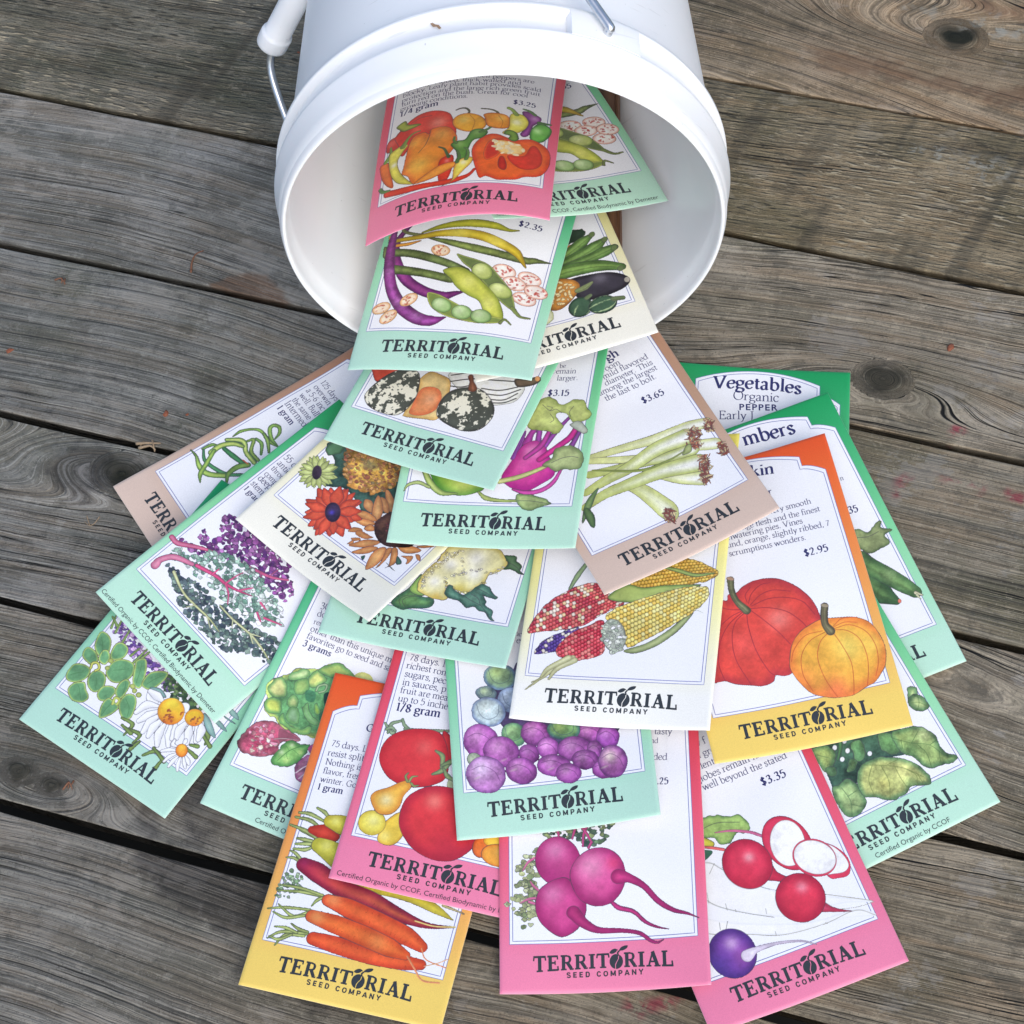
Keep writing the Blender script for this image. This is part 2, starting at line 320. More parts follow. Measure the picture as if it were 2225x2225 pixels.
# ------------------------------------------------------------------ data: painted pictures (tenths of a millimetre on each packet), texts, resting places
ART = {
'pepper': [
('B',[85,633,104,656,138,696,190,728,258,731,320,704,347,659,375,555,346,510,178,512,133,462,93,519,48,529,40,577,53,612,82,622],{'c':'dc2a1c','e':'b01c14','h':[(284,637,43,'ff9d84',0.7),(65,581,21,'f07060',0.6),(184,619,24,'f06a50',0.5)]}),
('L',[148,676,193,700,248,698],{'c':'38343f','w':0.22}),
('L',[75,610,99,554,114,517],{'c':'38343f','w':0.22}),
('L',[82,622,105,647,130,648],{'c':'38343f','w':0.22}),
('B',[77,691,117,712,137,677,188,661,195,647,123,636,93,663],{'c':'9aa832','e':'55641e'}),
('K',[359,713,377,723,402,723,420,701,419,673],{'r':[3,4,5,5,6],'c':'4c4c38'}),
('E',[429,614,507,601,432,545],{'c':'f2a21e','e':'d8741a','h':[(402,636,29,'f8d060',0.8)]}),
('L',[426,670,453,620,446,555],{'c':'a85418','w':0.22}),
('K',[475,717,521,710,550,690,555,665],{'r':[4,4,5,7],'c':'4c4c38'}),
('B',[491,674,540,685,600,665,611,588,566,568,515,585,498,640],{'c':'ea8a1e','e':'cc5c18','h':[(568,646,24,'f8c050',0.8)]}),
('L',[557,665,579,621,574,574],{'c':'a85418','w':0.22}),
('B',[663,720,705,718,744,697,738,661,712,621,700,551,677,529,663,548,681,588,693,647,666,686],{'c':'8c3c8c','e':'58185c','h':[(716,681,17,'c890c8',0.8)]}),
('K',[664,737,692,729,716,709],{'r':[5,8,9],'c':'4f7a3a'}),
('B',[608,676,636,694,670,685,692,641,681,588,643,544,598,531,585,543,610,588],{'c':'ece64c','e':'c4ac2c','h':[(641,628,24,'fdfde0',0.8)]}),
('K',[597,730,615,718,636,686],{'r':[9,9,11],'c':'7c9a3a'}),
('B',[735,649,768,655,794,632,789,579,760,522,727,513,705,533,709,598],{'c':'5cae3c','e':'2c6424','h':[(734,596,21,'b8e098',0.8)]}),
('K',[738,658,759,663,789,669],{'r':[10,8,5],'c':'3f6a30'}),
('B',[460,394,467,452,504,508,553,528,612,505,646,496,710,521,770,498,799,448,802,367,782,299,752,267,704,254,665,228,617,220,585,217,534,238,506,229,479,312],{'c':'e8551e','e':'d2341a','g':3}),
('B',[514,390,525,459,555,492,588,495,600,453,580,385,550,352,525,348],{'c':'c4241a','e':'e04a20','k':0.12}),
('B',[621,381,654,384,694,399,714,467,738,477,767,416,763,347,725,309,676,307,632,346],{'c':'d22c1e','e':'b81c16','k':0.12}),
('B',[589,372,606,365,620,312,612,284,587,297,582,338],{'c':'bc2018','e':'981410'}),
('B',[563,480,614,481,669,465,687,434,673,400,629,392,592,395,560,433],{'c':'f6cc7c','e':'e8a048','k':0.1}),
('D',[548,481,597,489,690,457,686,393,588,390,547,434],{'n':26,'r':[0.67,1.15],'c':'fae6b8'}),
('B',[596,554,616,564,646,550,658,507,639,485,613,499,619,522,594,530],{'c':'6a9430','e':'3a5a20'}),
('B',[145,385,154,502,172,572,221,586,248,565,254,595,304,603,348,581,384,507,370,425,326,359,314,313,260,271,204,252,173,313,141,344],{'c':'ee8220','e':'dc5a18','g':4,'h':[(218,367,53,'f8c044',0.8),(177,524,29,'f4a838',0.8),(309,548,38,'f0a040',0.8)]}),
('L',[209,450,238,495,251,553],{'c':'38343f','w':0.22}),
('L',[254,589,249,542,238,495],{'c':'38343f','w':0.22}),
('B',[359,461,382,483,422,491,443,549,475,564,509,555,519,531,497,497,457,477,439,396,435,350,400,364,388,412],{'c':'508c2e','e':'28561e','h':[(400,458,19,'90bc60',0.8),(469,535,17,'90bc60',0.8)]}),
('K',[485,540,509,553,529,575],{'r':[7,7,5],'c':'3f6a28'}),
('K',[383,471,371,490,371,514],{'r':[7,6,5],'c':'3f6a28'}),
('B',[21,448,40,464,62,456,83,378,106,283,79,297,43,358],{'c':'ee6c24','e':'d0441c'}),
('K',[48,469,67,509,64,557],{'r':[11,8,4],'c':'628e30'}),
('B',[314,354,340,387,373,390,382,342,369,251,346,232,321,243],{'c':'da2c18','e':'b41810','h':[(351,356,11,'f88',0.8)]}),
('K',[304,460,331,440,347,404,357,382],{'r':[3,5,6,9],'c':'31502a'}),
('B',[62,498,92,531,133,539,151,526,130,492,110,434,136,350,195,265,208,254,170,267,116,305,78,390],{'c':'eae24c','e':'b8aa30','h':[(95,424,15,'fffff0',0.9)]}),
('K',[126,528,146,574,169,599,201,605],{'r':[13,7,5,3],'c':'6c8c32'}),
('B',[212,258,258,294,313,331,361,344,390,342,396,318,350,287,286,258,229,250],{'c':'f2942e','e':'d8641c'}),
('B',[62,263,69,274,121,259,205,247,305,235,387,238,451,256,477,289,487,282,453,233,374,205,275,207,167,212,100,226,67,238],{'c':'e2321a','e':'bc1c12'}),
('K',[40,302,56,278,88,269],{'r':[9,9,6],'c':'4f7c3a'}),
('B',[386,296,402,347,441,367,467,359,462,325,432,281,403,237,373,211,337,196,384,225],{'c':'f2e24e','e':'e0a030','h':[(428,333,15,'fffbe0',0.8)]}),
('K',[438,355,445,384,437,420,423,432],{'r':[9,7,5,3],'c':'4c7a30'}),
('K',[398,341,404,381,392,412],{'r':[10,6,4],'c':'3f6a2c'}),
],
'bean': [
('K',[142,815,101,764,71,679,93,579,162,474,261,409,349,387,404,405,441,418],{'r':[5,11,16,22,26,26,24,13,3],'c':'7e2c6e','e':'48104a','n':0.2}),
('K',[214,714,312,698,444,674,575,657,669,651,709,663,779,672],{'r':[4,16,22,22,20,16,2],'c':'78883f','e':'3a4622','n':0.25}),
('K',[70,627,157,621,255,599,346,571,425,536],{'r':[22,22,22,20,18],'c':'66773c','e':'333f20','n':0.25}),
('K',[86,532,152,524,239,512,368,484],{'r':[24,23,22,22],'c':'6c7e3e','e':'36421f','n':0.25}),
('K',[19,661,31,616,45,590],{'r':[7,13,5],'c':'66773c','e':'333f20'}),
('K',[27,725,40,692],{'r':[5,13],'c':'d0b428'}),
('K',[178,742,252,780,333,808,416,821,502,820,564,808,607,818],{'r':[4,13,20,24,20,9,3],'c':'cac430','e':'868a1c'}),
('K',[76,668,128,675,180,695],{'r':[9,9,3],'c':'dc9230','e':'b06a1c'}),
('K',[75,805,90,751,159,730,228,733],{'r':[5,8,8,4],'c':'5f6438'}),
('K',[61,689,68,696,163,714,260,743,360,756,455,750,546,721,621,685,678,613],{'r':[9,11,13,18,24,26,26,22,4],'c':'dcbe2a','e':'9a7a18','h':[(344,754,55,'ecd850',0.8),(520,724,46,'ecd850',0.8)]}),
('K',[49,783,45,722,53,619,72,519,112,412,178,321,257,265,327,252,389,274],{'r':[7,16,23,25,27,31,31,26,3],'c':'8e3c8a','e':'54164e','n':0.25,'h':[(76,520,20,'b878b4',0.5),(155,351,24,'b878b4',0.5),(255,276,24,'b878b4',0.5)]}),
('K',[58,793,51,760],{'r':[5,5],'c':'6a6a3a'}),
('E',[82,319,122,334,93,289],{'c':'fae0c0','e':'dc9a5c','g':1.6,'k':0.14}),
('D',[41,331,101,349,121,315,72,290],{'n':9,'r':[0.27,0.73],'c':'b8482c','al':0.7}),
('E',[126,270,160,298,143,243],{'c':'fae0c0','e':'dc9a5c','g':1.6,'k':0.14}),
('D',[86,281,145,300,165,266,116,241],{'n':9,'r':[0.27,0.73],'c':'b8482c','al':0.7}),
('E',[201,362,237,386,215,334],{'c':'fae0c0','e':'dc9a5c','g':1.6,'k':0.14}),
('D',[160,374,220,392,239,358,190,333],{'n':9,'r':[0.27,0.73],'c':'b8482c','al':0.7}),
('E',[284,648,328,646,287,616],{'c':'fae0c0','e':'dc9a5c','g':1.6,'k':0.14}),
('D',[243,660,303,679,323,644,273,618],{'n':9,'r':[0.27,0.73],'c':'b8482c','al':0.7}),
('E',[592,565,646,562,595,525],{'c':'fdf0e6','e':'e09a80','g':1.5,'k':0.14}),
('D',[544,576,611,599,639,562,581,532],{'n':14,'r':[0.27,0.73],'c':'b43a30','al':0.75}),
('E',[708,553,761,549,711,513],{'c':'fdf0e6','e':'e09a80','g':1.5,'k':0.14}),
('D',[660,563,727,586,754,550,697,520],{'n':14,'r':[0.27,0.73],'c':'b43a30','al':0.75}),
('E',[649,508,702,505,652,469],{'c':'fdf0e6','e':'e09a80','g':1.5,'k':0.14}),
('D',[601,519,668,542,695,505,638,476],{'n':14,'r':[0.27,0.73],'c':'b43a30','al':0.75}),
('E',[708,433,762,430,711,394],{'c':'fdf0e6','e':'e09a80','g':1.5,'k':0.14}),
('D',[661,443,727,466,755,430,698,400],{'n':14,'r':[0.27,0.73],'c':'b43a30','al':0.75}),
('E',[749,488,802,485,751,448],{'c':'fdf0e6','e':'e09a80','g':1.5,'k':0.14}),
('D',[701,498,768,521,795,485,738,455],{'n':14,'r':[0.27,0.73],'c':'b43a30','al':0.75}),
('B',[362,633,403,624,511,592,582,528,645,458,680,358,617,388,535,466,453,545,403,584],{'c':'5a6c38','e':'a8b850','g':0.8}),
('E',[497,545,546,531,494,500],{'c':'b4c264','e':'78903a','h':[(483,560,26,'dce49c',0.8)]}),
('E',[598,452,652,444,599,411],{'c':'b4c264','e':'78903a','h':[(585,467,26,'dce49c',0.8)]}),
('K',[670,367,710,329,753,329],{'r':[11,7,4],'c':'6a7a3a'}),
('B',[321,534,382,559,445,538,525,476,596,407,637,325,639,267,602,288,556,314,519,375,464,401,406,438,363,489],{'c':'c6ca48','e':'808e2a','g':3,'h':[(449,477,32,'e4e470',0.8),(562,370,32,'e4e470',0.8)]}),
('B',[279,400,331,395,386,369,479,326,566,305,638,298,629,275,566,259,491,260,387,282,311,327],{'c':'6e8238','e':'c0c850','g':0.8}),
('E',[357,338,404,328,357,301],{'c':'9cc074','e':'5f8a40','h':[(344,350,24,'cfe2a8',0.8)]}),
('E',[455,307,501,306,459,269],{'c':'9cc074','e':'5f8a40','h':[(443,318,24,'cfe2a8',0.8)]}),
('E',[544,296,590,298,549,259],{'c':'9cc074','e':'5f8a40','h':[(532,308,24,'cfe2a8',0.8)]}),
('K',[633,275,650,297,681,274],{'r':[6,6,3],'c':'6a7a3a'}),
],
'squash': [
('B',[515,544,568,622,615,625,652,619,633,583,592,585,551,574],{'c':'f2a432','e':'d87c1c'}),
('B',[587,677,625,707,670,704,700,698,694,660,662,642,609,636,584,653],{'c':'1f3022','rf':(0.9,0.7),'g':0.5}),
('K',[514,544,600,582,668,620,727,649],{'r':[21,28,28,9],'c':'7aa24e','e':'3c5c28','st':5,'n':0.15}),
('K',[504,521,622,539,717,574,773,602],{'r':[21,32,30,11],'c':'7aa24e','e':'3c5c28','st':5,'n':0.15}),
('K',[534,496,668,512,747,528,798,538],{'r':[19,26,30,17],'c':'7aa24e','e':'3c5c28','st':5,'n':0.15}),
('K',[464,477,599,472,702,453,790,412],{'r':[39,39,34,21],'c':'7ea84c','e':'3c5c28','st':6,'n':0.15}),
('E',[725,650,740,655,726,635],{'c':'55683a'}),
('E',[770,599,785,604,771,584],{'c':'55683a'}),
('E',[795,534,810,539,796,519],{'c':'55683a'}),
('E',[783,403,797,407,784,388],{'c':'55683a'}),
('B',[549,420,644,418,737,396,794,352,799,315,751,283,656,271,571,289,545,345],{'c':'2c2832','e':'121016','g':3,'h':[(677,382,33,'6a6472',0.7)]}),
('E',[790,329,802,325,785,314],{'c':'a8a090','k':0.1}),
('B',[416,387,449,435,507,445,569,413,582,368,534,313,457,272,403,298,399,346],{'c':'bc782e','e':'8a5220','g':2.5,'n':0.2}),
('D',[438,415,504,435,574,376,526,316,461,285,402,321],{'n':38,'r':[0.47,0.94],'c':'f4da98','k':1}),
('K',[564,348,603,355,638,370],{'r':[12,15,7],'c':'7c8a56','st':2}),
('B',[371,297,411,297,426,255,404,222,351,211],{'c':'eaeec4','e':'c4cc8c','rf':(0.4,0.8)}),
('E',[325,196,346,190,315,165],{'c':'1f2c22'}),
('E',[550,255,604,250,539,200],{'c':'33503a','e':'16281e'}),
('T',[593,300,511,207],{'R':5.62,'f':5,'c':'a4bc84','t':0.75}),
('E',[646,230,709,221,634,182],{'c':'33503a','e':'16281e'}),
('T',[706,234,581,228],{'R':4.31,'f':5,'c':'a4bc84','t':0.75}),
('K',[591,294,610,302],{'r':[11,9],'c':'5a6c44'}),
('K',[700,242,741,234],{'r':[13,11],'c':'5a6c44','st':2}),
],
'gourd': [
('B',[28,441,120,471,166,454,118,397,86,359,48,397],{'c':'cc3c28','e':'a82a1c'}),
('B',[387,482,414,536,510,573,658,572,720,556,743,519,730,456,680,422,621,405,507,413],{'c':'f4f3ea','e':'d8d8cc','g':2}),
('L',[404,460,500,510,601,534,689,550],{'c':'22221f','w':0.55}),
('L',[417,439,462,448,508,477],{'c':'22221f','w':0.55}),
('L',[554,474,636,488,708,525],{'c':'22221f','w':0.55}),
('L',[585,453,659,468,726,517],{'c':'22221f','w':0.55}),
('L',[610,430,676,447,721,494],{'c':'22221f','w':0.55}),
('L',[624,415,682,433,725,468],{'c':'22221f','w':0.55}),
('L',[396,494,486,542,587,566],{'c':'22221f','w':0.55}),
('B',[679,560,729,577,776,604,790,584,763,550,707,526],{'c':'5c4a38','e':'30281e'}),
('E',[774,592,785,596,779,579],{'c':'d68e52','k':0.12}),
('B',[267,433,296,484,349,483,400,468,426,413,445,321,431,257,377,245,287,231,276,247,282,384],{'c':'e8c47c','e':'cc9c50','g':2.5,'n':0.12}),
('B',[293,297,293,378,323,408,377,406,408,362,404,298,356,258,300,253],{'c':'ea8850','e':'e0683c','g':3,'k':0.06,'n':0.12,'h':[(360,346,29,'f4a878',0.8)]}),
('B',[74,260,69,294,94,367,137,436,195,473,244,466,271,425,291,350,284,285,262,236,226,217,168,213,109,227],{'c':'40443c','e':'2a2c28','g':1.5}),
('T',[243,484,156,207],{'R':12.71,'f':10,'c':'ece8d0','t':0.25,'j':3.2}),
('B',[416,293,408,353,432,415,488,456,541,469,593,451,649,398,665,341,647,281,610,249,557,237,494,247,442,265],{'c':'40443c','e':'2a2c28','g':1.5}),
('T',[507,472,578,224],{'R':13.8,'f':10,'c':'ece8d0','t':0.25,'j':3.2}),
('K',[482,515,498,491,516,461],{'r':[12,9,20],'c':'9c5c42','e':'603424','st':3}),
],
'kohlrabi': [
('K',[481,437,512,500,522,570],{'r':[7,7,6],'c':'8a3c98'}),
('K',[540,511,550,555,565,586],{'r':[20,13,14],'c':'b83c9c','e':'802878'}),
('K',[589,512,586,578],{'r':[13,12],'c':'9c3c98','e':'6a2870'}),
('K',[609,469,660,571,721,661],{'r':[11,11,6],'c':'9a40a4','e':'6a2870'}),
('K',[737,493,752,532,764,571],{'r':[13,11,10],'c':'8c4098','e':'582860'}),
('B',[454,336,480,406,509,476,536,511,581,525,625,492,644,453,681,392,681,346,634,306,586,275,526,278,484,297],{'c':'d4348e','e':'a21a74','g':5,'h':[(569,469,40,'e88ac0',0.8),(534,399,43,'e460a8',0.5)]}),
('K',[488,437,502,499,518,562],{'r':[11,7,6],'c':'7c3c94'}),
('K',[544,437,604,500,630,570],{'r':[10,13,10],'c':'c83c98','e':'8a2470'}),
('K',[608,430,684,500,730,547,758,626],{'r':[13,14,14,10],'c':'d42a84','e':'9c1c68'}),
('B',[517,618,537,681,559,736,606,755,666,713,702,738,750,738,781,705,800,649,771,624,732,624,709,645,672,669,651,656,687,602,661,564,619,577,558,584],{'c':'bcc86c','e':'8c9c4a','rf':(0.7,0.5),'g':2.5,'n':0.15}),
('L',[579,713,617,681,643,689,672,669],{'c':'38343f','w':0.22}),
('L',[620,665,641,634,627,618],{'c':'38343f','w':0.22}),
('L',[720,705,705,673,715,648],{'c':'38343f','w':0.22}),
('L',[600,705,625,697,617,681],{'c':'38343f','w':0.22}),
('B',[714,610,758,624,799,577,780,563,733,590],{'c':'b0b8a4','e':'8a9480','rf':(0.4,0.6)}),
('K',[513,277,575,262,638,275,685,315,713,386],{'r':[4,11,11,10,6],'c':'d648a0','e':'a02878'}),
('K',[449,315,530,339,610,378,664,411],{'r':[12,12,10,7],'c':'ccd084','e':'98a050'}),
('B',[627,403,666,438,667,477,710,498,758,494,796,461,798,399,767,380,720,383,689,371,659,390],{'c':'a2b070','e':'667a48','rf':(0.5,0.6),'g':2.5,'n':0.15}),
('L',[663,415,706,438,744,446,778,439],{'c':'38343f','w':0.22}),
('B',[127,356,126,395,213,435,354,397,387,288,351,257,288,241,211,255,164,293],{'c':'8cba3c','e':'3f7e28','g':5,'h':[(289,311,61,'dce474',0.8),(362,312,22,'b8d070',0.8)]}),
('K',[97,395,111,348,144,294,199,251,269,250],{'r':[11,12,14,13,4],'c':'b8c86c','e':'6a8a3c'}),
('K',[33,247,46,278,90,294,141,275],{'r':[2,7,9,7],'c':'b4c474','e':'7a9448'}),
('K',[365,260,402,232,470,222,542,223],{'r':[5,11,7,6],'c':'bcc86c','e':'7a9448'}),
('B',[530,245,569,259,623,248,664,232,692,209,650,196,614,181,567,187],{'c':'9cb26a','e':'5c7a44','rf':(0.5,0.6),'n':0.15}),
('L',[542,223,600,223,674,211],{'c':'38343f','w':0.22}),
],
'leek': [
('K',[257,651,407,624,542,595,690,576,775,552],{'r':[16,20,25,29,26],'c':'d4da8a','c2':'fafaf4','e':'c8ce80','le':1}),
('D',[782,565,800,555,779,503,761,513],{'n':16,'r':[0.36,0.66],'c':'c87850','k':1,'lg':2.6}),
('D',[780,567,807,550,784,499,753,518],{'n':16,'r':[0.22,0.51],'c':'ecd090','k':1,'lg':4}),
('D',[780,567,807,550,784,499,753,518],{'n':16,'r':[0.22,0.44],'c':'8c3c2c','k':1,'lg':4}),
('K',[249,637,379,570,500,516,637,492,758,438],{'r':[16,19,22,26,29],'c':'d4da8a','c2':'fafaf4','e':'c8ce80','le':1}),
('D',[777,435,796,423,773,366,753,377],{'n':16,'r':[0.36,0.66],'c':'c87850','k':1,'lg':2.6}),
('D',[774,436,804,418,779,362,745,383],{'n':16,'r':[0.22,0.51],'c':'ecd090','k':1,'lg':4}),
('D',[774,436,804,418,779,362,745,383],{'n':16,'r':[0.22,0.44],'c':'8c3c2c','k':1,'lg':4}),
('K',[217,572,334,540,466,508,557,483,661,468],{'r':[19,22,23,26,32],'c':'b0bc5c','c2':'fafaf4','e':'a8b45c','le':1}),
('K',[341,439,381,374,423,258,427,224],{'r':[25,35,45,36],'c':'ccd480','c2':'fafaf4','e':'c0c870','le':1}),
('D',[421,255,441,243,419,184,399,196],{'n':22,'r':[0.36,0.66],'c':'c87850','k':1,'lg':2.6}),
('D',[419,256,450,237,425,180,390,201],{'n':22,'r':[0.22,0.51],'c':'ecd090','k':1,'lg':4}),
('D',[419,256,450,237,425,180,390,201],{'n':22,'r':[0.22,0.44],'c':'8c3c2c','k':1,'lg':4}),
('K',[459,438,540,367,623,314],{'r':[17,28,35],'c':'d4da8a','c2':'fafaf4','e':'c4cc78','le':1}),
('D',[643,342,662,330,640,274,621,285],{'n':16,'r':[0.36,0.66],'c':'c87850','k':1,'lg':2.6}),
('D',[641,343,671,325,646,270,612,290],{'n':16,'r':[0.22,0.51],'c':'ecd090','k':1,'lg':4}),
('D',[641,343,671,325,646,270,612,290],{'n':16,'r':[0.22,0.44],'c':'8c3c2c','k':1,'lg':4}),
('K',[120,427,226,447,343,442,493,432,649,391],{'r':[17,23,29,36,45],'c':'c4ce78','c2':'fafaf4','e':'b0bc60','le':1}),
('D',[674,421,699,406,670,334,646,348],{'n':22,'r':[0.36,0.66],'c':'c87850','k':1,'lg':2.6}),
('D',[672,422,709,400,678,329,635,355],{'n':22,'r':[0.22,0.51],'c':'ecd090','k':1,'lg':4}),
('D',[672,422,709,400,678,329,635,355],{'n':22,'r':[0.22,0.44],'c':'8c3c2c','k':1,'lg':4}),
('K',[159,495,259,510,383,520,531,545,668,535],{'r':[17,23,29,35,41],'c':'c4ce78','c2':'fafaf4','e':'b0bc60','le':1}),
('D',[697,569,728,551,691,459,661,477],{'n':28,'r':[0.36,0.66],'c':'c87850','k':1,'lg':2.6}),
('D',[694,571,741,543,702,453,647,486],{'n':28,'r':[0.22,0.51],'c':'ecd090','k':1,'lg':4}),
('D',[694,571,741,543,702,453,647,486],{'n':28,'r':[0.22,0.44],'c':'8c3c2c','k':1,'lg':4}),
('B',[614,466,646,494,667,492,655,460,621,458],{'c':'a8b470','e':'7a8a4c'}),
('K',[239,587,410,486,535,468,627,474],{'r':[4,7,5,3],'c':'7c8c40','k':0.1}),
('B',[77,362,128,441,185,480,219,490,177,448,143,413],{'c':'708c50','e':'40603a'}),
('B',[131,421,138,371,115,320,101,337,107,412],{'c':'52703f','e':'2f4a2c'}),
],
'onion': [
('K',[61,432,66,476,83,494],{'r':[6,9,5],'c':'90b050','e':'4a7434','g':1.2,'n':0.15}),
('K',[118,514,177,529,244,548],{'r':[10,13,9],'c':'3f8048','e':'205030'}),
('K',[68,433,118,411,181,426,245,458,290,513],{'r':[5,8,9,9,8],'c':'4a8a52','e':'246038'}),
('K',[34,385,78,389,133,375,191,388,250,452],{'r':[3,6,12,14,13],'c':'a8c658','e':'4a7434','g':1.2,'n':0.15}),
('K',[83,547,118,595,149,605,194,587,266,590],{'r':[9,12,11,11,11],'c':'cad66c','e':'4a7434','g':1.2,'n':0.15}),
('K',[144,621,156,648,202,609,264,611],{'r':[6,9,9,8],'c':'b8cc5c','e':'4a7434','g':1.2,'n':0.15}),
('K',[157,661,195,668,243,638],{'r':[6,9,6],'c':'90b858','e':'4a7434','g':1.2,'n':0.15}),
('K',[84,580,81,622,102,671,136,700,203,703,250,720],{'r':[3,8,6,8,9,4],'c':'a8ca54','e':'4a7434','g':1.2,'n':0.15}),
('K',[154,703,199,698,255,673],{'r':[6,9,6],'c':'b4cc60','e':'4a7434','g':1.2,'n':0.15}),
('K',[252,723,198,719,150,738,143,762,167,778,195,763,209,732],{'r':[3,9,10,9,9,8,4],'c':'a0c458','e':'4a7434','g':1.2,'n':0.15}),
('K',[101,456,95,507,118,561,157,590],{'r':[15,14,13,9],'c':'c4d464','e':'4a7434','g':1.2,'n':0.15}),
('K',[101,470,140,408,170,359,210,336],{'r':[10,11,11,2],'c':'9cba4c','e':'4a7434','g':1.2,'n':0.15}),
('K',[289,430,248,463,239,515,259,560],{'r':[4,12,14,13],'c':'7ea444','e':'4a7434','g':1.2,'n':0.15}),
('L',[220,555,254,563],{'c':'d05028','w':0.5}),
],
'kale': [
('F',[50,424,126,460,97,532,156,524,182,565,139,591,111,652,166,677,216,665,289,698,436,733,655,588,525,561,390,555,244,500,151,421],{'n':430,'r':[0.68,1.6],'cs':['5a2c6a','7c3c80','8e4c90','a86aa8','6a3470','442058']}),
('K',[26,406,71,407,137,451,213,496],{'r':[12,12,10,5],'c':'dc7496','e':'b03c64'}),
('K',[337,550,422,578,483,605,538,648],{'r':[3,7,6,4],'c':'c8507c'}),
('K',[430,581,469,559],{'r':[2,2],'c':'c8507c','k':0.08}),
('K',[469,598,473,648],{'r':[2,2],'c':'c8507c','k':0.08}),
('F',[76,325,79,352,92,410,150,402,173,422,205,493,300,552,394,572,520,556,639,534,682,488,623,421,521,390,439,370,365,382,270,372,215,359,157,367],{'n':430,'r':[0.68,1.6],'cs':['7ea58c','5c8470','98baa4','b8d4c4','6a9480','e0ece4']}),
('K',[82,269,79,304,113,354,195,389],{'r':[20,14,14,9],'c':'e08ca4','e':'c05c80'}),
('K',[213,399,309,428,370,436,430,455,489,483],{'r':[9,8,7,5,2],'c':'dc4c7c','e':'b02c5c'}),
('K',[370,436,415,414,449,381],{'r':[5,3,2],'c':'d8487a','k':0.08}),
('K',[367,439,372,493,380,525],{'r':[5,3,2],'c':'d8487a','k':0.08}),
('K',[430,455,463,510],{'r':[5,3],'c':'d8487a','k':0.08}),
('K',[564,451,605,436],{'r':[5,3],'c':'d8487a','k':0.08}),
('K',[602,458,676,493],{'r':[5,3],'c':'d8487a','k':0.08}),
('K',[538,492,577,488],{'r':[5,3],'c':'d8487a','k':0.08}),
('K',[293,422,294,459],{'r':[5,3],'c':'d8487a','k':0.08}),
('F',[116,303,164,332,224,333,300,358,424,353,538,385,646,412,731,448,792,387,776,323,669,297,617,244,531,218,417,215,286,234,200,270],{'n':480,'r':[0.68,1.52],'cs':['4a6058','3c5050','5e7a6c','2f3c48','7c9484','56686c']}),
('K',[166,307,270,276,354,275,443,280,522,273],{'r':[7,5,5,4,2],'c':'dce0a8','k':0.1,'e':'b0b870'}),
('K',[430,353,519,353,620,365,695,361,763,349],{'r':[3,5,5,5,2],'c':'dce0a8','k':0.1,'e':'b0b870'}),
('K',[620,365,661,346],{'r':[3,2],'c':'d4daa0','k':0.05}),
('K',[619,367,659,391],{'r':[3,2],'c':'d4daa0','k':0.05}),
('K',[432,279,485,255],{'r':[3,2],'c':'d4daa0','k':0.05}),
('K',[519,353,547,325],{'r':[3,2],'c':'d4daa0','k':0.05}),
('K',[354,275,336,242],{'r':[3,2],'c':'d4daa0','k':0.05}),
],
'herb': [
('F',[73,555,95,601,153,592,250,548,307,528,377,528,456,504,506,480,456,444,369,453,244,484,122,509],{'n':150,'r':[0.72,1.43],'cs':['6a4a9c','8c64b4','b08ac8','5a3c88','d0a8d8']}),
('K',[63,548,42,604],{'r':[6,4],'c':'8aaa54','e':'5a7c38','k':0.1}),
('K',[95,541,78,609],{'r':[6,4],'c':'8aaa54','e':'5a7c38','k':0.1}),
('K',[227,492,237,539],{'r':[6,4],'c':'8aaa54','e':'5a7c38','k':0.1}),
('K',[257,468,269,562],{'r':[6,4],'c':'8aaa54','e':'5a7c38','k':0.1}),
('K',[153,520,142,593],{'r':[6,4],'c':'8aaa54','e':'5a7c38','k':0.1}),
('K',[275,506,286,553],{'r':[6,4],'c':'8aaa54','e':'5a7c38','k':0.1}),
('K',[80,570,29,595],{'r':[6,4],'c':'8aaa54','e':'5a7c38','k':0.1}),
('F',[415,505,470,523,600,497,676,452,547,430,456,444],{'n':110,'r':[0.8,1.43],'cs':['4c6a3c','6a8a4c','2f4a30','3c5434']}),
('B',[84,422,51,449,33,507,64,518,107,499,135,448,119,416],{'c':'5c9460','e':'b6cc5e','g':1.1,'n':0.15}),
('B',[44,374,27,407,40,426,84,422,117,395,104,364],{'c':'5c9460','e':'b6cc5e','g':1.1,'n':0.15}),
('B',[146,445,133,496,154,519,196,511,207,468,175,434],{'c':'5c9460','e':'b6cc5e','g':1.1,'n':0.15}),
('B',[34,277,34,327,75,350,117,345,126,302,98,264,57,253],{'c':'5c9460','e':'b6cc5e','g':1.1,'n':0.15}),
('B',[183,371,179,429,212,462,264,468,292,428,281,379,235,351],{'c':'5c9460','e':'b6cc5e','g':1.1,'n':0.15}),
('B',[92,218,93,258,131,285,159,265,195,241,186,208,139,192],{'c':'5c9460','e':'b6cc5e','g':1.1,'n':0.15}),
('B',[133,306,130,344,162,366,200,353,221,309,201,273,162,277],{'c':'5c9460','e':'b6cc5e','g':1.1,'n':0.15}),
('B',[106,417,104,446,126,456,156,432,156,397,121,397],{'c':'5c9460','e':'b6cc5e','g':1.1,'n':0.15}),
('B',[277,458,263,487,288,515,316,495,345,446,359,394,317,396],{'c':'5c9460','e':'b6cc5e','g':1.1,'n':0.15}),
('B',[354,412,347,467,377,503,418,517,424,471,402,414],{'c':'5c9460','e':'b6cc5e','g':1.1,'n':0.15}),
('B',[215,275,216,315,256,338,282,322,277,277,245,256],{'c':'5c9460','e':'b6cc5e','g':1.1,'n':0.15}),
('B',[280,321,267,361,279,394,309,390,323,341,314,305],{'c':'5c9460','e':'b6cc5e','g':1.1,'n':0.15}),
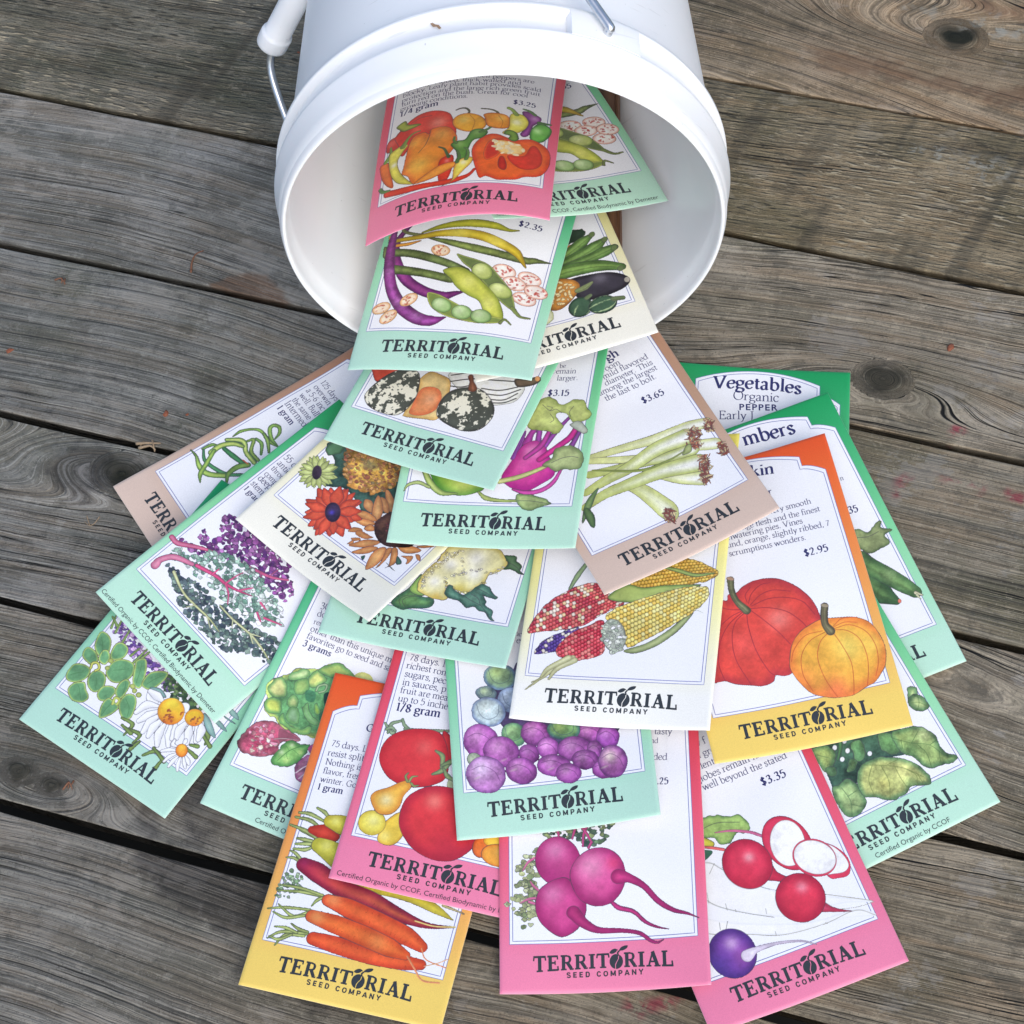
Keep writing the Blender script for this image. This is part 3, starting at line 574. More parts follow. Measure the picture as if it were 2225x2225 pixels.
('B',[297,193,267,242,271,285,313,285,340,274,329,227],{'c':'5c9460','e':'b6cc5e','g':1.1,'n':0.15}),
('B',[329,286,326,338,360,357,393,331,415,267,383,246],{'c':'5c9460','e':'b6cc5e','g':1.1,'n':0.15}),
('L',[117,425,86,464,55,492],{'c':'3a6a3c','w':0.2}),
('L',[206,397,237,420,260,440],{'c':'3a6a3c','w':0.2}),
('L',[105,326,75,303,54,280],{'c':'3a6a3c','w':0.2}),
('L',[159,334,180,310,193,289],{'c':'3a6a3c','w':0.2}),
('L',[122,259,147,237,171,214],{'c':'3a6a3c','w':0.2}),
('L',[330,405,311,451,291,492],{'c':'3a6a3c','w':0.2}),
('L',[372,425,388,466,409,501],{'c':'3a6a3c','w':0.2}),
('L',[300,286,296,243,298,206],{'c':'3a6a3c','w':0.2}),
('L',[339,323,377,300,397,265],{'c':'3a6a3c','w':0.2}),
('L',[316,326,304,358,288,386],{'c':'3a6a3c','w':0.2}),
('K',[112,351,104,375,125,386,146,370,138,353],{'r':[6,6,6,6,6],'c':'ccd05c','e':'98a038'}),
('K',[305,274,296,302,319,304,324,283],{'r':[6,6,6,6],'c':'b8c858'}),
('E',[167,425,177,432,175,416],{'c':'c4d074','e':'98a84c','k':0.12}),
('E',[176,391,185,398,183,383],{'c':'c4d074','e':'98a84c','k':0.12}),
('E',[327,384,337,390,335,375],{'c':'c4d074','e':'98a84c','k':0.12}),
('E',[375,368,385,375,383,359],{'c':'c4d074','e':'98a84c','k':0.12}),
('E',[347,373,356,379,354,364],{'c':'c4d074','e':'98a84c','k':0.12}),
('K',[383,246,441,248,441,189],{'r':[6,10,4],'c':'7a9448','e':'4c6430','k':0.14}),
('K',[427,218,497,229,497,181],{'r':[6,10,4],'c':'7a9448','e':'4c6430','k':0.14}),
('K',[570,164,603,207,648,200],{'r':[6,10,4],'c':'7a9448','e':'4c6430','k':0.14}),
('K',[587,215,664,192],{'r':[6,10],'c':'7a9448','e':'4c6430','k':0.14}),
('K',[652,184,653,146],{'r':[6,10],'c':'7a9448','e':'4c6430','k':0.14}),
('K',[687,402,748,387,761,347],{'r':[6,10,4],'c':'7a9448','e':'4c6430','k':0.14}),
('K',[714,382,784,354],{'r':[6,10],'c':'7a9448','e':'4c6430','k':0.14}),
('K',[709,291,765,283],{'r':[6,10],'c':'7a9448','e':'4c6430','k':0.14}),
('K',[712,312,741,324],{'r':[6,10],'c':'7a9448','e':'4c6430','k':0.14}),
('K',[404,221,461,213],{'r':[6,10],'c':'7a9448','e':'4c6430','k':0.14}),
('K',[517,204,506,158],{'r':[6,10],'c':'7a9448','e':'4c6430','k':0.14}),
('B',[669,457,711,448,779,399,739,398,693,425],{'c':'8eb4a8','e':'6a9490'}),
('B',[706,463,752,467,801,448,761,444],{'c':'8eb4a8','e':'6a9490'}),
('B',[731,540,782,537,809,517,766,516],{'c':'8eb4a8','e':'6a9490'}),
('B',[395,422,438,442,483,424,441,414],{'c':'8eb4a8','e':'6a9490'}),
('B',[727,498,795,497,812,495,771,490],{'c':'8eb4a8','e':'6a9490'}),
('K',[406,409,423,382,458,382],{'r':[11,13,14],'c':'fdfdff','e':'dfe4f0','g':0.5,'k':0.16,'n':0.02}),
('K',[486,402,446,408,406,409],{'r':[7,20,11],'c':'fdfdff','e':'dfe4f0','g':0.5,'k':0.16,'n':0.02}),
('K',[483,375,434,351,418,300],{'r':[7,20,11],'c':'fdfdff','e':'dfe4f0','g':0.5,'k':0.16,'n':0.02}),
('K',[496,360,472,318,453,275],{'r':[7,20,11],'c':'fdfdff','e':'dfe4f0','g':0.5,'k':0.16,'n':0.02}),
('K',[512,347,498,298,501,246],{'r':[7,20,11],'c':'fdfdff','e':'dfe4f0','g':0.5,'k':0.16,'n':0.02}),
('K',[534,338,526,288,533,244],{'r':[7,20,11],'c':'fdfdff','e':'dfe4f0','g':0.5,'k':0.16,'n':0.02}),
('K',[557,334,565,277,592,233],{'r':[7,20,11],'c':'fdfdff','e':'dfe4f0','g':0.5,'k':0.16,'n':0.02}),
('K',[580,341,607,297,634,258],{'r':[7,20,11],'c':'fdfdff','e':'dfe4f0','g':0.5,'k':0.16,'n':0.02}),
('K',[593,355,619,324,627,291],{'r':[7,20,11],'c':'fdfdff','e':'dfe4f0','g':0.5,'k':0.16,'n':0.02}),
('K',[603,421,582,435,567,435],{'r':[7,20,11],'c':'fdfdff','e':'dfe4f0','g':0.5,'k':0.16,'n':0.02}),
('K',[632,392,629,341,642,302],{'r':[7,20,11],'c':'fdfdff','e':'dfe4f0','g':0.5,'k':0.16,'n':0.02}),
('K',[654,383,670,351,694,310],{'r':[7,20,11],'c':'fdfdff','e':'dfe4f0','g':0.5,'k':0.16,'n':0.02}),
('K',[678,395,704,375,720,338],{'r':[7,20,11],'c':'fdfdff','e':'dfe4f0','g':0.5,'k':0.16,'n':0.02}),
('K',[688,412,709,388,724,350],{'r':[7,20,11],'c':'fdfdff','e':'dfe4f0','g':0.5,'k':0.16,'n':0.02}),
('E',[543,386,591,420,583,338],{'c':'f2c02c','e':'e8902c','g':2,'k':0.12,'h':[(563,344,40,'e46824',0.8),(523,423,32,'f8dc40',0.8)]}),
('D',[507,353,525,385,588,410,603,362,551,330],{'n':16,'r':[0.32,0.48],'c':'d04818','k':1}),
('E',[646,419,680,443,671,388],{'c':'f2c02c','e':'e8902c','g':1.5,'k':0.12,'h':[(661,398,24,'e46824',0.8)]}),
('D',[619,402,668,437,676,404,651,386],{'n':9,'r':[0.24,0.4],'c':'d04818','k':1}),
('K',[680,261,650,245,625,222],{'r':[4,10,6],'c':'fdfdff','e':'dfe4f0','g':0.5,'k':0.16,'n':0.02}),
('K',[688,252,670,221,664,192],{'r':[4,10,6],'c':'fdfdff','e':'dfe4f0','g':0.5,'k':0.16,'n':0.02}),
('K',[701,248,695,214,695,185],{'r':[4,10,6],'c':'fdfdff','e':'dfe4f0','g':0.5,'k':0.16,'n':0.02}),
('K',[710,249,723,215,738,192],{'r':[4,10,6],'c':'fdfdff','e':'dfe4f0','g':0.5,'k':0.16,'n':0.02}),
('K',[719,255,740,236,758,220],{'r':[4,10,6],'c':'fdfdff','e':'dfe4f0','g':0.5,'k':0.16,'n':0.02}),
('K',[723,263,747,251,760,241],{'r':[4,10,6],'c':'fdfdff','e':'dfe4f0','g':0.5,'k':0.16,'n':0.02}),
('K',[673,276,647,272,641,292],{'r':[4,10,6],'c':'fdfdff','e':'dfe4f0','g':0.5,'k':0.16,'n':0.02}),
('K',[687,295,683,312,681,320],{'r':[4,10,6],'c':'fdfdff','e':'dfe4f0','g':0.5,'k':0.16,'n':0.02}),
('E',[696,272,717,287,715,249],{'c':'f0902c','e':'dc6a20','k':0.12,'h':[(689,287,16,'f8c838',0.8)]}),
],
'sunflower': [
('B',[36,532,43,564,103,591,201,604,361,693,480,580,508,475,406,393,347,410,253,425,198,393,156,386,126,492],{'c':'2c4a40','e':'20352e','n':0.35,'k':0}),
('B',[47,515,43,551,64,580,103,591,104,540,76,505],{'c':'4a7450','e':'2c4c34','rf':(0.6,0.5)}),
('P',[101,407],{'r':[1.88,9.16],'n':14,'w':1.6,'c':'ccd888','e':'98a858','sq':(0.85,1)}),
('E',[99,405,119,413,118,375],{'c':'2c2030','k':0.1,'n':0.3}),
('E',[265,590,369,672,371,480],{'c':'c89440','e':'8a5a28','g':5,'k':0,'rf':(1.6,0.9),'n':0.5}),
('F',[106,588,193,677,355,674,415,592,388,506,288,452,193,480],{'n':230,'r':[0.56,1.22],'cs':['b87c48','a05c40','d09850','8c4c38','c08850','7a6a48'],'k':0.04}),
('E',[258,584,300,617,286,555],{'c':'7a7850','k':0,'n':0.4,'sf':3,'al':0.7}),
('B',[364,443,382,412,413,405,439,413,400,452],{'c':'d29a5c','e':'a8663c','g':2.5,'n':0.15}),
('B',[405,527,415,541,477,514,502,470,471,470],{'c':'d29a5c','e':'a8663c','g':2.5,'n':0.15}),
('B',[409,491,443,499,491,462,481,447,454,457],{'c':'d29a5c','e':'a8663c','g':2.5,'n':0.15}),
('B',[395,493,405,457,439,406,468,392,485,399,473,440,433,478],{'c':'d29a5c','e':'a8663c','g':2.5,'n':0.15}),
('B',[372,366,403,397,457,403,482,390,434,364],{'c':'dc9c58','e':'b46838','g':2.2,'n':0.15}),
('B',[396,334,417,357,458,377,492,379,458,340],{'c':'dc9c58','e':'b46838','g':2.2,'n':0.15}),
('B',[465,332,471,363,502,362,506,346,485,330],{'c':'dc9c58','e':'b46838','g':2.2,'n':0.15}),
('B',[419,277,421,303,451,321,468,316,445,291],{'c':'dc9c58','e':'b46838','g':2.2,'n':0.15}),
('B',[455,287,455,312,513,320,530,321,503,293],{'c':'dc9c58','e':'b46838','g':2.2,'n':0.15}),
('B',[455,261,482,283,494,277,472,256],{'c':'dc9c58','e':'b46838','g':2.2,'n':0.15}),
('B',[461,228,469,260,483,239,466,232],{'c':'dc9c58','e':'b46838','g':2.2,'n':0.15}),
('B',[474,226,483,252,513,295,567,326,567,301,527,256],{'c':'dc9c58','e':'b46838','g':2.2,'n':0.15}),
('B',[507,209,523,241,550,281,584,296,574,257,540,223],{'c':'dc9c58','e':'b46838','g':2.2,'n':0.15}),
('B',[622,183,601,210,584,259,591,302,616,316,638,277,642,224],{'c':'dc9c58','e':'b46838','g':2.2,'n':0.15}),
('B',[652,214,645,258,621,313,635,331,652,300,658,250],{'c':'dc9c58','e':'b46838','g':2.2,'n':0.15}),
('B',[678,229,689,256,662,296,638,333,658,343,692,308,702,273],{'c':'dc9c58','e':'b46838','g':2.2,'n':0.15}),
('B',[658,350,665,367,705,394,746,401,742,380,702,347],{'c':'dc9c58','e':'b46838','g':2.2,'n':0.15}),
('B',[699,326,715,339,742,355,752,326,745,308,732,328],{'c':'dc9c58','e':'b46838','g':2.2,'n':0.15}),
('B',[745,370,762,377,784,357,766,355],{'c':'dc9c58','e':'b46838','g':2.2,'n':0.15}),
('B',[719,404,756,440,781,470,776,444,746,414],{'c':'dc9c58','e':'b46838','g':2.2,'n':0.15}),
('B',[665,262,699,258,734,252,709,253],{'c':'3c6454','e':'24443a'}),
('B',[685,315,720,306,725,292,709,284],{'c':'3c6454','e':'24443a'}),
('B',[557,218,567,233,576,211],{'c':'3c6454','e':'24443a'}),
('B',[482,384,485,424,502,470,576,530,702,410,638,340,584,321,536,333,506,353],{'c':'40281f','e':'281818','g':3,'n':0.5,'k':0}),
('F',[516,405,543,439,601,391,567,364],{'n':30,'r':[0.38,0.66],'cs':['8a3a34','6a2c2c','4a2424'],'k':0.04}),
('P',[293,306],{'r':[3.29,13.72],'n':13,'w':2.91,'c':'dc4e34','e':'b43224','sq':(1,1)}),
('E',[296,305,323,327,331,269],{'c':'2a2038','e':'201828','k':0.1,'n':0.3,'h':[(295,301,12,'3c30a0',0.9)]}),
],
'cauli': [
('B',[262,206,277,248,314,295,343,370,355,362,361,294,382,269,428,269,441,247,423,219,347,199,313,187],{'c':'55844c','e':'2c5440','g':3,'n':0.25}),
('L',[304,205,291,231,312,255,354,269],{'c':'38343f','w':0.22}),
('L',[328,200,306,229,326,253,373,267],{'c':'38343f','w':0.22}),
('B',[319,296,345,365,355,362,354,308,389,276,349,272],{'c':'94b858','e':'5c8a48'}),
('B',[356,294,349,351,363,399,401,461,412,503,435,537,565,568,648,565,679,536,702,501,692,469,654,442,636,424,630,398,614,370,583,334,554,324,510,334,478,318,493,282,456,267,408,274],{'c':'e2dc9c','e':'ccb85c','g':3,'n':0.1,'rf':(0.4,0.7),'h':[(560,502,51,'eef0f4',0.8),(458,452,37,'eef0f4',0.8),(413,354,32,'f0f0f0',0.8),(572,425,37,'f0f0ee',0.8),(535,344,28,'c8b448',0.7),(442,281,23,'d0a840',0.7)]}),
('F',[358,304,364,394,411,458,425,506,482,532,504,521,451,481,417,434,404,402,371,306],{'n':70,'r':[0.37,0.65],'cs':['e8e2b0','dcd490','f0ecd0'],'k':0.13}),
('F',[485,507,499,490,512,443,510,418,493,410,448,391,467,326,481,324,460,383,518,405,598,446,635,428,630,398,645,425,686,458,688,483,644,445,591,454,523,436,503,491],{'n':70,'r':[0.37,0.65],'cs':['ece6b8','e0d898','f4f0dc'],'k':0.13}),
('F',[460,364,534,329,582,339,625,397,636,389,586,325,532,319,473,337],{'n':40,'r':[0.37,0.65],'cs':['e0d890','d0c060'],'k':0.13}),
('B',[679,536,700,543,727,543,738,518,763,503,767,479,788,461,758,463,728,472,692,469,702,501],{'c':'4a6a48','e':'28442e','rf':(0.4,0.7)}),
('L',[699,510,740,494,781,462],{'c':'38343f','w':0.22}),
('B',[472,307,479,348,497,347,507,329,552,313,571,327,598,362,620,381,656,369,682,340,705,330,697,318,668,322,634,330,660,301,661,282,699,260,703,227,720,214,701,217,671,245,637,253,615,268,583,254,543,282,496,287],{'c':'5c8c74','e':'2f5448','g':2.5,'n':0.25,'rf':(0.3,0.7)}),
('L',[552,313,595,293,645,274,700,222],{'c':'38343f','w':0.22}),
('L',[600,357,639,346,690,324],{'c':'38343f','w':0.22}),
('L',[586,325,622,308,640,277],{'c':'38343f','w':0.22}),
],
'corn': [
('K',[176,611,200,673,230,731],{'r':[6,11,9],'c':'8aa470','e':'5a7850'}),
('C',[23,393,52,485,133,579,265,645,346,597,411,553,339,505,236,436,109,411,26,403,400,609],{'w':1.82,'cs':['d84a4c','c43840','e06a60','b02c3c','f4e0cc','ecc48c']}),
('C',[65,300,97,366,166,409,237,429,169,349,151,316,68,305,238,421],{'w':1.64,'cs':['4a3088','38286c','f0e8dc','5c409c','f0e4d0']}),
('C',[154,328,204,400,290,453,336,467,359,356,345,314,248,279,182,288,162,299,401,448],{'w':1.82,'cs':['cc3440','d84850','b82434','e07068']}),
('C',[417,619,482,693,603,763,667,775,762,737,800,708,760,674,636,635,491,620,397,629,797,707],{'w':1.82,'cs':['dcaa3c','ecc04c','d09834','e8b444']}),
('B',[345,584,414,642,489,632,580,645,689,650,728,646,621,604,479,564,378,562],{'c':'98ae5c','e':'5c7c3c','st':4}),
('K',[546,737,627,717,703,695,779,707],{'r':[4,9,8,3],'c':'98ae5c','e':'5c7c3c'}),
('B',[438,335,529,373,613,436,687,508,709,514,658,438,576,365,489,325],{'c':'a8b476','e':'6c7c4c'}),
('L',[687,508,721,529,753,518],{'c':'b0b89c','w':0.22}),
('C',[347,476,365,516,425,551,548,603,681,640,756,641,768,611,737,548,637,464,527,391,454,352,423,419,378,417,768,636],{'w':2,'cs':['f0dc70','ecca54','f4e68c','e8be4c']}),
('E',[389,402,437,414,410,327],{'c':'ccd4c0','e':'98a490','n':0.3}),
('F',[336,455,388,477,435,399,434,330,381,318,341,376],{'n':60,'r':[0.73,1.27],'cs':['d4dcc8','b8c4ac','e4e8d8','98a890']}),
('K',[228,292,160,249,96,178,47,131],{'r':[13,11,5,2],'c':'d8d8a4','e':'a8a870','k':0.08}),
('K',[219,286,152,239,121,198,70,167],{'r':[13,11,5,2],'c':'d8d8a4','e':'a8a870','k':0.08}),
('K',[238,282,170,240,140,189],{'r':[13,11,5],'c':'d8d8a4','e':'a8a870','k':0.08}),
('K',[210,291,134,238,107,198],{'r':[13,11,5],'c':'d8d8a4','e':'a8a870','k':0.08}),
],
'pumpkin': [
('B',[72,361,109,469,177,703,222,710,234,737,272,740,304,762,361,778,434,769,486,740,533,692,570,628,583,553,569,497,476,378,405,326,367,322,338,331,321,306,277,296,228,308,169,325,127,348,106,348],{'c':'dc3e34','e':'b83034','g':5,'n':0.1,'h':[(414,577,49,'f08074',0.7),(241,496,66,'e2504a',0.5),(195,686,27,'ee5038',0.6)]}),
('L',[306,646,340,602,395,522,431,454],{'c':'8a2430','w':0.3}),
('L',[291,641,281,575,285,461,313,360,335,331],{'c':'8a2430','w':0.3}),
('L',[285,640,234,604,202,535,194,431,228,311],{'c':'8a2430','w':0.3}),
('L',[276,645,200,595,146,519,119,426,127,348],{'c':'8a2430','w':0.3}),
('L',[272,649,220,632,151,589],{'c':'8a2430','w':0.3}),
('L',[268,656,223,667,180,690],{'c':'8a2430','w':0.3}),
('L',[310,651,381,639,452,604,498,550,519,509],{'c':'8a2430','w':0.3}),
('L',[317,662,391,679,468,666,529,632,564,563],{'c':'8a2430','w':0.3}),
('L',[314,669,365,704,421,714,490,691],{'c':'8a2430','w':0.3}),
('L',[307,676,331,719,376,750,419,751],{'c':'8a2430','w':0.3}),
('L',[304,683,304,719,333,749],{'c':'8a2430','w':0.3}),
('K',[261,807,254,756,262,700,292,647],{'r':[15,12,13,18],'c':'7c8058','e':'4a4e34','st':4,'n':0.15}),
('E',[262,811,276,804,258,803],{'c':'b08a6c','k':0.12}),
('B',[407,372,435,447,479,495,527,519,584,535,645,528,721,512,774,475,800,415,808,348,791,283,766,248,725,212,691,202,628,178,581,178,531,187,466,218,428,273,406,331],{'c':'f2a838','e':'ea7830','g':6,'n':0.1,'h':[(662,390,66,'f8d458',0.9),(754,379,49,'f6c44c',0.8),(565,217,60,'ee6a3c',0.8),(455,296,49,'ee8038',0.6)]}),
('L',[616,467,636,409,655,322,645,243,628,178],{'c':'c04828','w':0.28}),
('L',[599,471,553,435,525,366,532,271,561,183],{'c':'c04828','w':0.28}),
('L',[584,475,515,451,463,393,448,309,469,229],{'c':'c04828','w':0.28}),
('L',[576,483,501,478,441,428,415,376],{'c':'c04828','w':0.28}),
('L',[624,477,676,461,716,413,726,334,712,261,691,203],{'c':'c04828','w':0.28}),
('L',[628,482,692,484,749,440,772,369,763,295,737,238],{'c':'c04828','w':0.28}),
('L',[626,494,670,519,731,510],{'c':'c04828','w':0.28}),
('L',[625,489,675,500,725,487],{'c':'c04828','w':0.28}),
('K',[614,590,600,548,595,508,608,475],{'r':[15,15,15,19],'c':'7a7450','e':'443e2c','st':4,'n':0.15}),
('E',[614,592,629,586,612,584],{'c':'98886a','k':0.12}),
],
'cucumber': [
('B',[645,726,671,729,701,702,735,720,775,729,762,703,804,675,767,659,764,622,709,607,659,610,635,650],{'c':'82905a','e':'52683c','rf':(0.5,0.7),'n':0.2}),
('L',[639,696,692,682,746,687],{'c':'38343f','w':0.22}),
('B',[635,613,658,608,671,579,688,539,673,530,642,554,614,585],{'c':'82905a','e':'52683c','rf':(0.4,0.7)}),
('K',[582,497,614,456,635,410,674,359],{'r':[51,51,46,18],'c':'5a8246','e':'2c4a2c','n':0.2,'st':3}),
('E',[688,353,695,350,684,344],{'c':'e07058','k':0.1}),
('K',[621,601,635,557,687,486,732,421,768,368],{'r':[33,41,41,38,28],'c':'6a9450','e':'3a5c34','n':0.2,'st':3,'h':[(702,482,33,'9cb878',0.5)]}),
('K',[768,363,790,343],{'r':[8,3],'c':'d8d4a4'}),
('K',[769,352,775,329],{'r':[6,2],'c':'c8c898'}),
],
'lettuce': [
('E',[392,757,436,766,402,718],{'c':'d4d878','e':'c4c468','k':0,'n':0.1}),
('B',[55,489,59,517,37,549,25,577,40,610,63,638,89,658,112,694,153,713,197,733,229,769,269,790,308,782,353,764,382,730,361,690,387,542,320,450,284,442,241,438,171,436,126,454,85,465],{'c':'5c9c5c','e':'b8cc60','g':3,'rf':(0.6,0.5),'n':0.3}),
('B',[38,559,42,606,69,635,104,609,119,569,82,545],{'c':'d8dc84','e':'5c9450','g':2.2,'n':0.15,'rf':(0.5,0.5),'k':0.14}),
('B',[52,496,59,527,93,540,126,518,130,483,81,472],{'c':'c0d058','e':'5c9450','g':2.2,'n':0.15,'rf':(0.5,0.5),'k':0.14}),
('B',[91,654,118,692,154,711,174,687,144,657,106,641],{'c':'bcd48c','e':'5c9450','g':2.2,'n':0.15,'rf':(0.5,0.5),'k':0.14}),
('B',[170,667,178,707,200,727,238,713,249,690,215,649,185,646],{'c':'d4dc74','e':'5c9450','g':2.2,'n':0.15,'rf':(0.5,0.5),'k':0.14}),
('B',[197,733,233,771,276,793,310,779,356,756,313,743,259,717,227,718],{'c':'a8c460','e':'5c9450','g':2.2,'n':0.15,'rf':(0.5,0.5),'k':0.14}),
('B',[296,723,309,742,362,745,383,728,341,713],{'c':'bcd098','e':'5c9450','g':2.2,'n':0.15,'rf':(0.5,0.5),'k':0.14}),
('B',[129,632,142,660,174,669,196,632,166,593,140,600],{'c':'a0c868','e':'5c9450','g':2.2,'n':0.15,'rf':(0.5,0.5),'k':0.14}),
('B',[138,549,145,580,175,574,183,540,156,530],{'c':'bcd07c','e':'5c9450','g':2.2,'n':0.15,'rf':(0.5,0.5),'k':0.14}),
('B',[156,484,158,526,188,538,212,507,223,475,182,468],{'c':'84b07c','e':'5c9450','g':2.2,'n':0.15,'rf':(0.5,0.5),'k':0.14}),
('B',[205,549,220,574,246,539,301,516,284,496,231,515],{'c':'80ac74','e':'5c9450','g':2.2,'n':0.15,'rf':(0.5,0.5),'k':0.14}),
('B',[134,466,143,493,177,461,232,457,273,482,280,449,217,433,152,447],{'c':'98c05c','e':'5c9450','g':2.2,'n':0.15,'rf':(0.5,0.5),'k':0.14}),
('B',[246,575,257,589,287,555,270,544],{'c':'b8cc3c','e':'5c9450','g':2.2,'n':0.15,'rf':(0.5,0.5),'k':0.14}),
('B',[265,637,284,654,306,618,291,593],{'c':'1c3c30','k':0}),
('K',[228,640,230,664,258,680,262,654,243,637],{'r':[5,5,5,5,5],'c':'a8c890','e':'5c9458'}),
('B',[187,624,228,631,239,590,205,586],{'c':'2f6a4c','k':0,'al':0.7,'n':0.3}),
('B',[285,550,300,574,316,531,298,524],{'c':'2c5c44','k':0,'al':0.7}),
('B',[36,283,25,323,37,373,55,407,85,428,132,443,173,432,219,429,258,413,228,392,187,367,196,330,168,296,126,273,92,270,64,263],{'c':'c04c68','e':'8c4854','g':3,'rf':(0.5,0.5),'n':0.4}),
('F',[48,359,76,411,126,418,163,379,178,332,137,288,85,285],{'n':60,'r':[0.57,1.39],'cs':['e08ca4','d0566c','a83450','f0dcc0','c87c84'],'k':0.05}),
('B',[160,423,204,423,262,413,215,400,185,370],{'c':'74404c','k':0.1,'al':0.8}),
('K',[157,372,193,391,262,413],{'r':[2,2,1],'c':'c8a0a0','k':0.08}),
('B',[199,274,187,304,196,339,211,381,234,399,271,396,308,411,307,375,296,326,270,289,233,274],{'c':'7cb85c','e':'3f7c3c','g':3,'rf':(0.5,0.5),'n':0.2,'h':[(213,332,12,'d4e8b0',0.8),(239,379,10,'d4e8b0',0.8),(246,310,16,'b8d878',0.8),(287,363,12,'b8d878',0.8)]}),
('L',[214,293,237,347,269,382,308,411],{'c':'3a7038','w':0.3}),
('L',[233,336,248,316],{'c':'3a7038','w':0.2}),
('L',[252,362,283,352],{'c':'3a7038','w':0.2}),
('L',[239,352,219,366],{'c':'3a7038','w':0.2}),
('B',[302,271,292,307,307,340,327,370,366,355,365,310,352,248,317,255],{'c':'c87ca0','e':'8c4474','g':2,'rf':(0.4,0.5),'n':0.3}),
('L',[308,274,327,308,347,330],{'c':'f0d8e4','w':0.5}),
('L',[330,256,345,289],{'c':'f0d8e4','w':0.5}),
('B',[307,393,324,422,344,399,329,376],{'c':'b84c80'}),
],
'carrot': [
('K',[29,752,76,754,144,735],{'r':[5,9,6],'c':'b4c070','e':'5c7434','k':0.13,'n':0.15}),
('K',[98,786,133,774,159,752],{'r':[5,9,6],'c':'b4c070','e':'5c7434','k':0.13,'n':0.15}),
('K',[20,730,84,727,139,700],{'r':[5,9,6],'c':'b4c070','e':'5c7434','k':0.13,'n':0.15}),
('K',[59,677,109,666,145,651],{'r':[5,9,6],'c':'b4c070','e':'5c7434','k':0.13,'n':0.15}),
('K',[7,693,73,681,135,656],{'r':[5,9,6],'c':'b4c070','e':'5c7434','k':0.13,'n':0.15}),
('K',[53,617,105,627,142,633],{'r':[5,9,6],'c':'b4c070','e':'5c7434','k':0.13,'n':0.15}),
('K',[51,595,97,600,124,615],{'r':[5,9,6],'c':'b4c070','e':'5c7434','k':0.13,'n':0.15}),
('K',[53,642,84,642,140,641],{'r':[5,9,6],'c':'b4c070','e':'5c7434','k':0.13,'n':0.15}),
('K',[102,689,149,690,199,682],{'r':[16,32,24],'c':'d03828','e':'a82418'}),
('K',[166,741,215,737,282,722],{'r':[27,41,44],'c':'d8cc3c','e':'b0a028','h':[(188,747,20,'ece870',0.8)]}),
('K',[150,631,202,616,273,585],{'r':[32,44,55],'c':'dcd440','e':'a8a42c','h':[(181,635,24,'ece870',0.8)]}),
('K',[271,535,402,513,559,506,684,474,761,446],{'r':[16,32,28,19,2],'c':'d8c434','e':'a8982c','rg':1}),
('K',[709,497,798,481],{'r':[6,2],'c':'b4a86c'}),
('K',[32,553,62,557,97,545],{'r':[3,7,6],'c':'a8b468','e':'5c7434','k':0.13,'n':0.15}),
('K',[39,584,64,578,98,554],{'r':[3,7,6],'c':'a8b468','e':'5c7434','k':0.13,'n':0.15}),
('K',[111,537,175,517,289,473,419,451,553,414,664,400,776,418],{'r':[30,41,38,36,27,13,2],'c':'a8203c','e':'74142c','c2':'e0702c','rg':1,'h':[(111,549,24,'8c2050',0.5)]}),
('L',[616,407,694,404,779,420],{'c':'e8d070','w':0.5}),
('F',[23,426,67,512,129,488,123,428,76,375,34,388],{'n':60,'r':[0.55,1.02],'cs':['7a9c6c','5c8458','98b088'],'k':0.1}),
('K',[35,409,132,423,225,423],{'r':[3,7,6],'c':'b0bc68','e':'5c7434','k':0.13,'n':0.15}),
('K',[43,435,128,438,224,427],{'r':[3,7,6],'c':'b0bc68','e':'5c7434','k':0.13,'n':0.15}),
('K',[193,374,208,402,233,422],{'r':[3,7,6],'c':'b0bc68','e':'5c7434','k':0.13,'n':0.15}),
('K',[21,327,92,346,190,357],{'r':[3,7,6],'c':'b0bc68','e':'5c7434','k':0.13,'n':0.15}),
('K',[59,354,132,317,192,349],{'r':[3,7,6],'c':'b0bc68','e':'5c7434','k':0.13,'n':0.15}),
('K',[47,318,105,305,175,328],{'r':[3,7,6],'c':'b0bc68','e':'5c7434','k':0.13,'n':0.15}),
('K',[56,207,107,245,211,257],{'r':[3,7,6],'c':'b0bc68','e':'5c7434','k':0.13,'n':0.15}),
('K',[72,260,117,264,166,253],{'r':[3,7,6],'c':'b0bc68','e':'5c7434','k':0.13,'n':0.15}),
('K',[94,185,125,234,199,246],{'r':[3,7,6],'c':'b0bc68','e':'5c7434','k':0.13,'n':0.15}),
('K',[134,285,169,270,209,265],{'r':[3,7,6],'c':'b0bc68','e':'5c7434','k':0.13,'n':0.15}),
('K',[61,217,101,211,147,240],{'r':[3,7,6],'c':'b0bc68','e':'5c7434','k':0.13,'n':0.15}),
('K',[251,412,341,398,472,368,596,337,669,308],{'r':[25,39,41,39,24],'c':'ec5a28','e':'c8381c','rg':1,'h':[(273,420,32,'f49050',0.7)]}),
('K',[238,244,323,239,480,226,610,228,684,236],{'r':[27,35,35,32,22],'c':'ea5226','e':'c4341c','rg':1}),
('K',[208,333,300,322,429,300,544,275,617,258],{'r':[27,38,41,38,19],'c':'ee6428','e':'cc401c','rg':1,'h':[(227,334,32,'f49c54',0.7),(495,285,39,'f49048',0.5)]}),
('L',[671,301,701,261,784,247],{'c':'e08858','w':0.5}),
('L',[625,256,667,212,708,175,775,181],{'c':'e08858','w':0.7}),
('L',[700,233,747,257,783,283],{'c':'e0a878','w':0.4}),
],
'tomato': [
('K',[46,715,83,678,96,689],{'r':[5,8,6],'c':'8aa07c','e':'5c7850','k':0.13}),
('K',[68,674,73,717,107,738],{'r':[5,8,6],'c':'8aa07c','e':'5c7850','k':0.13}),
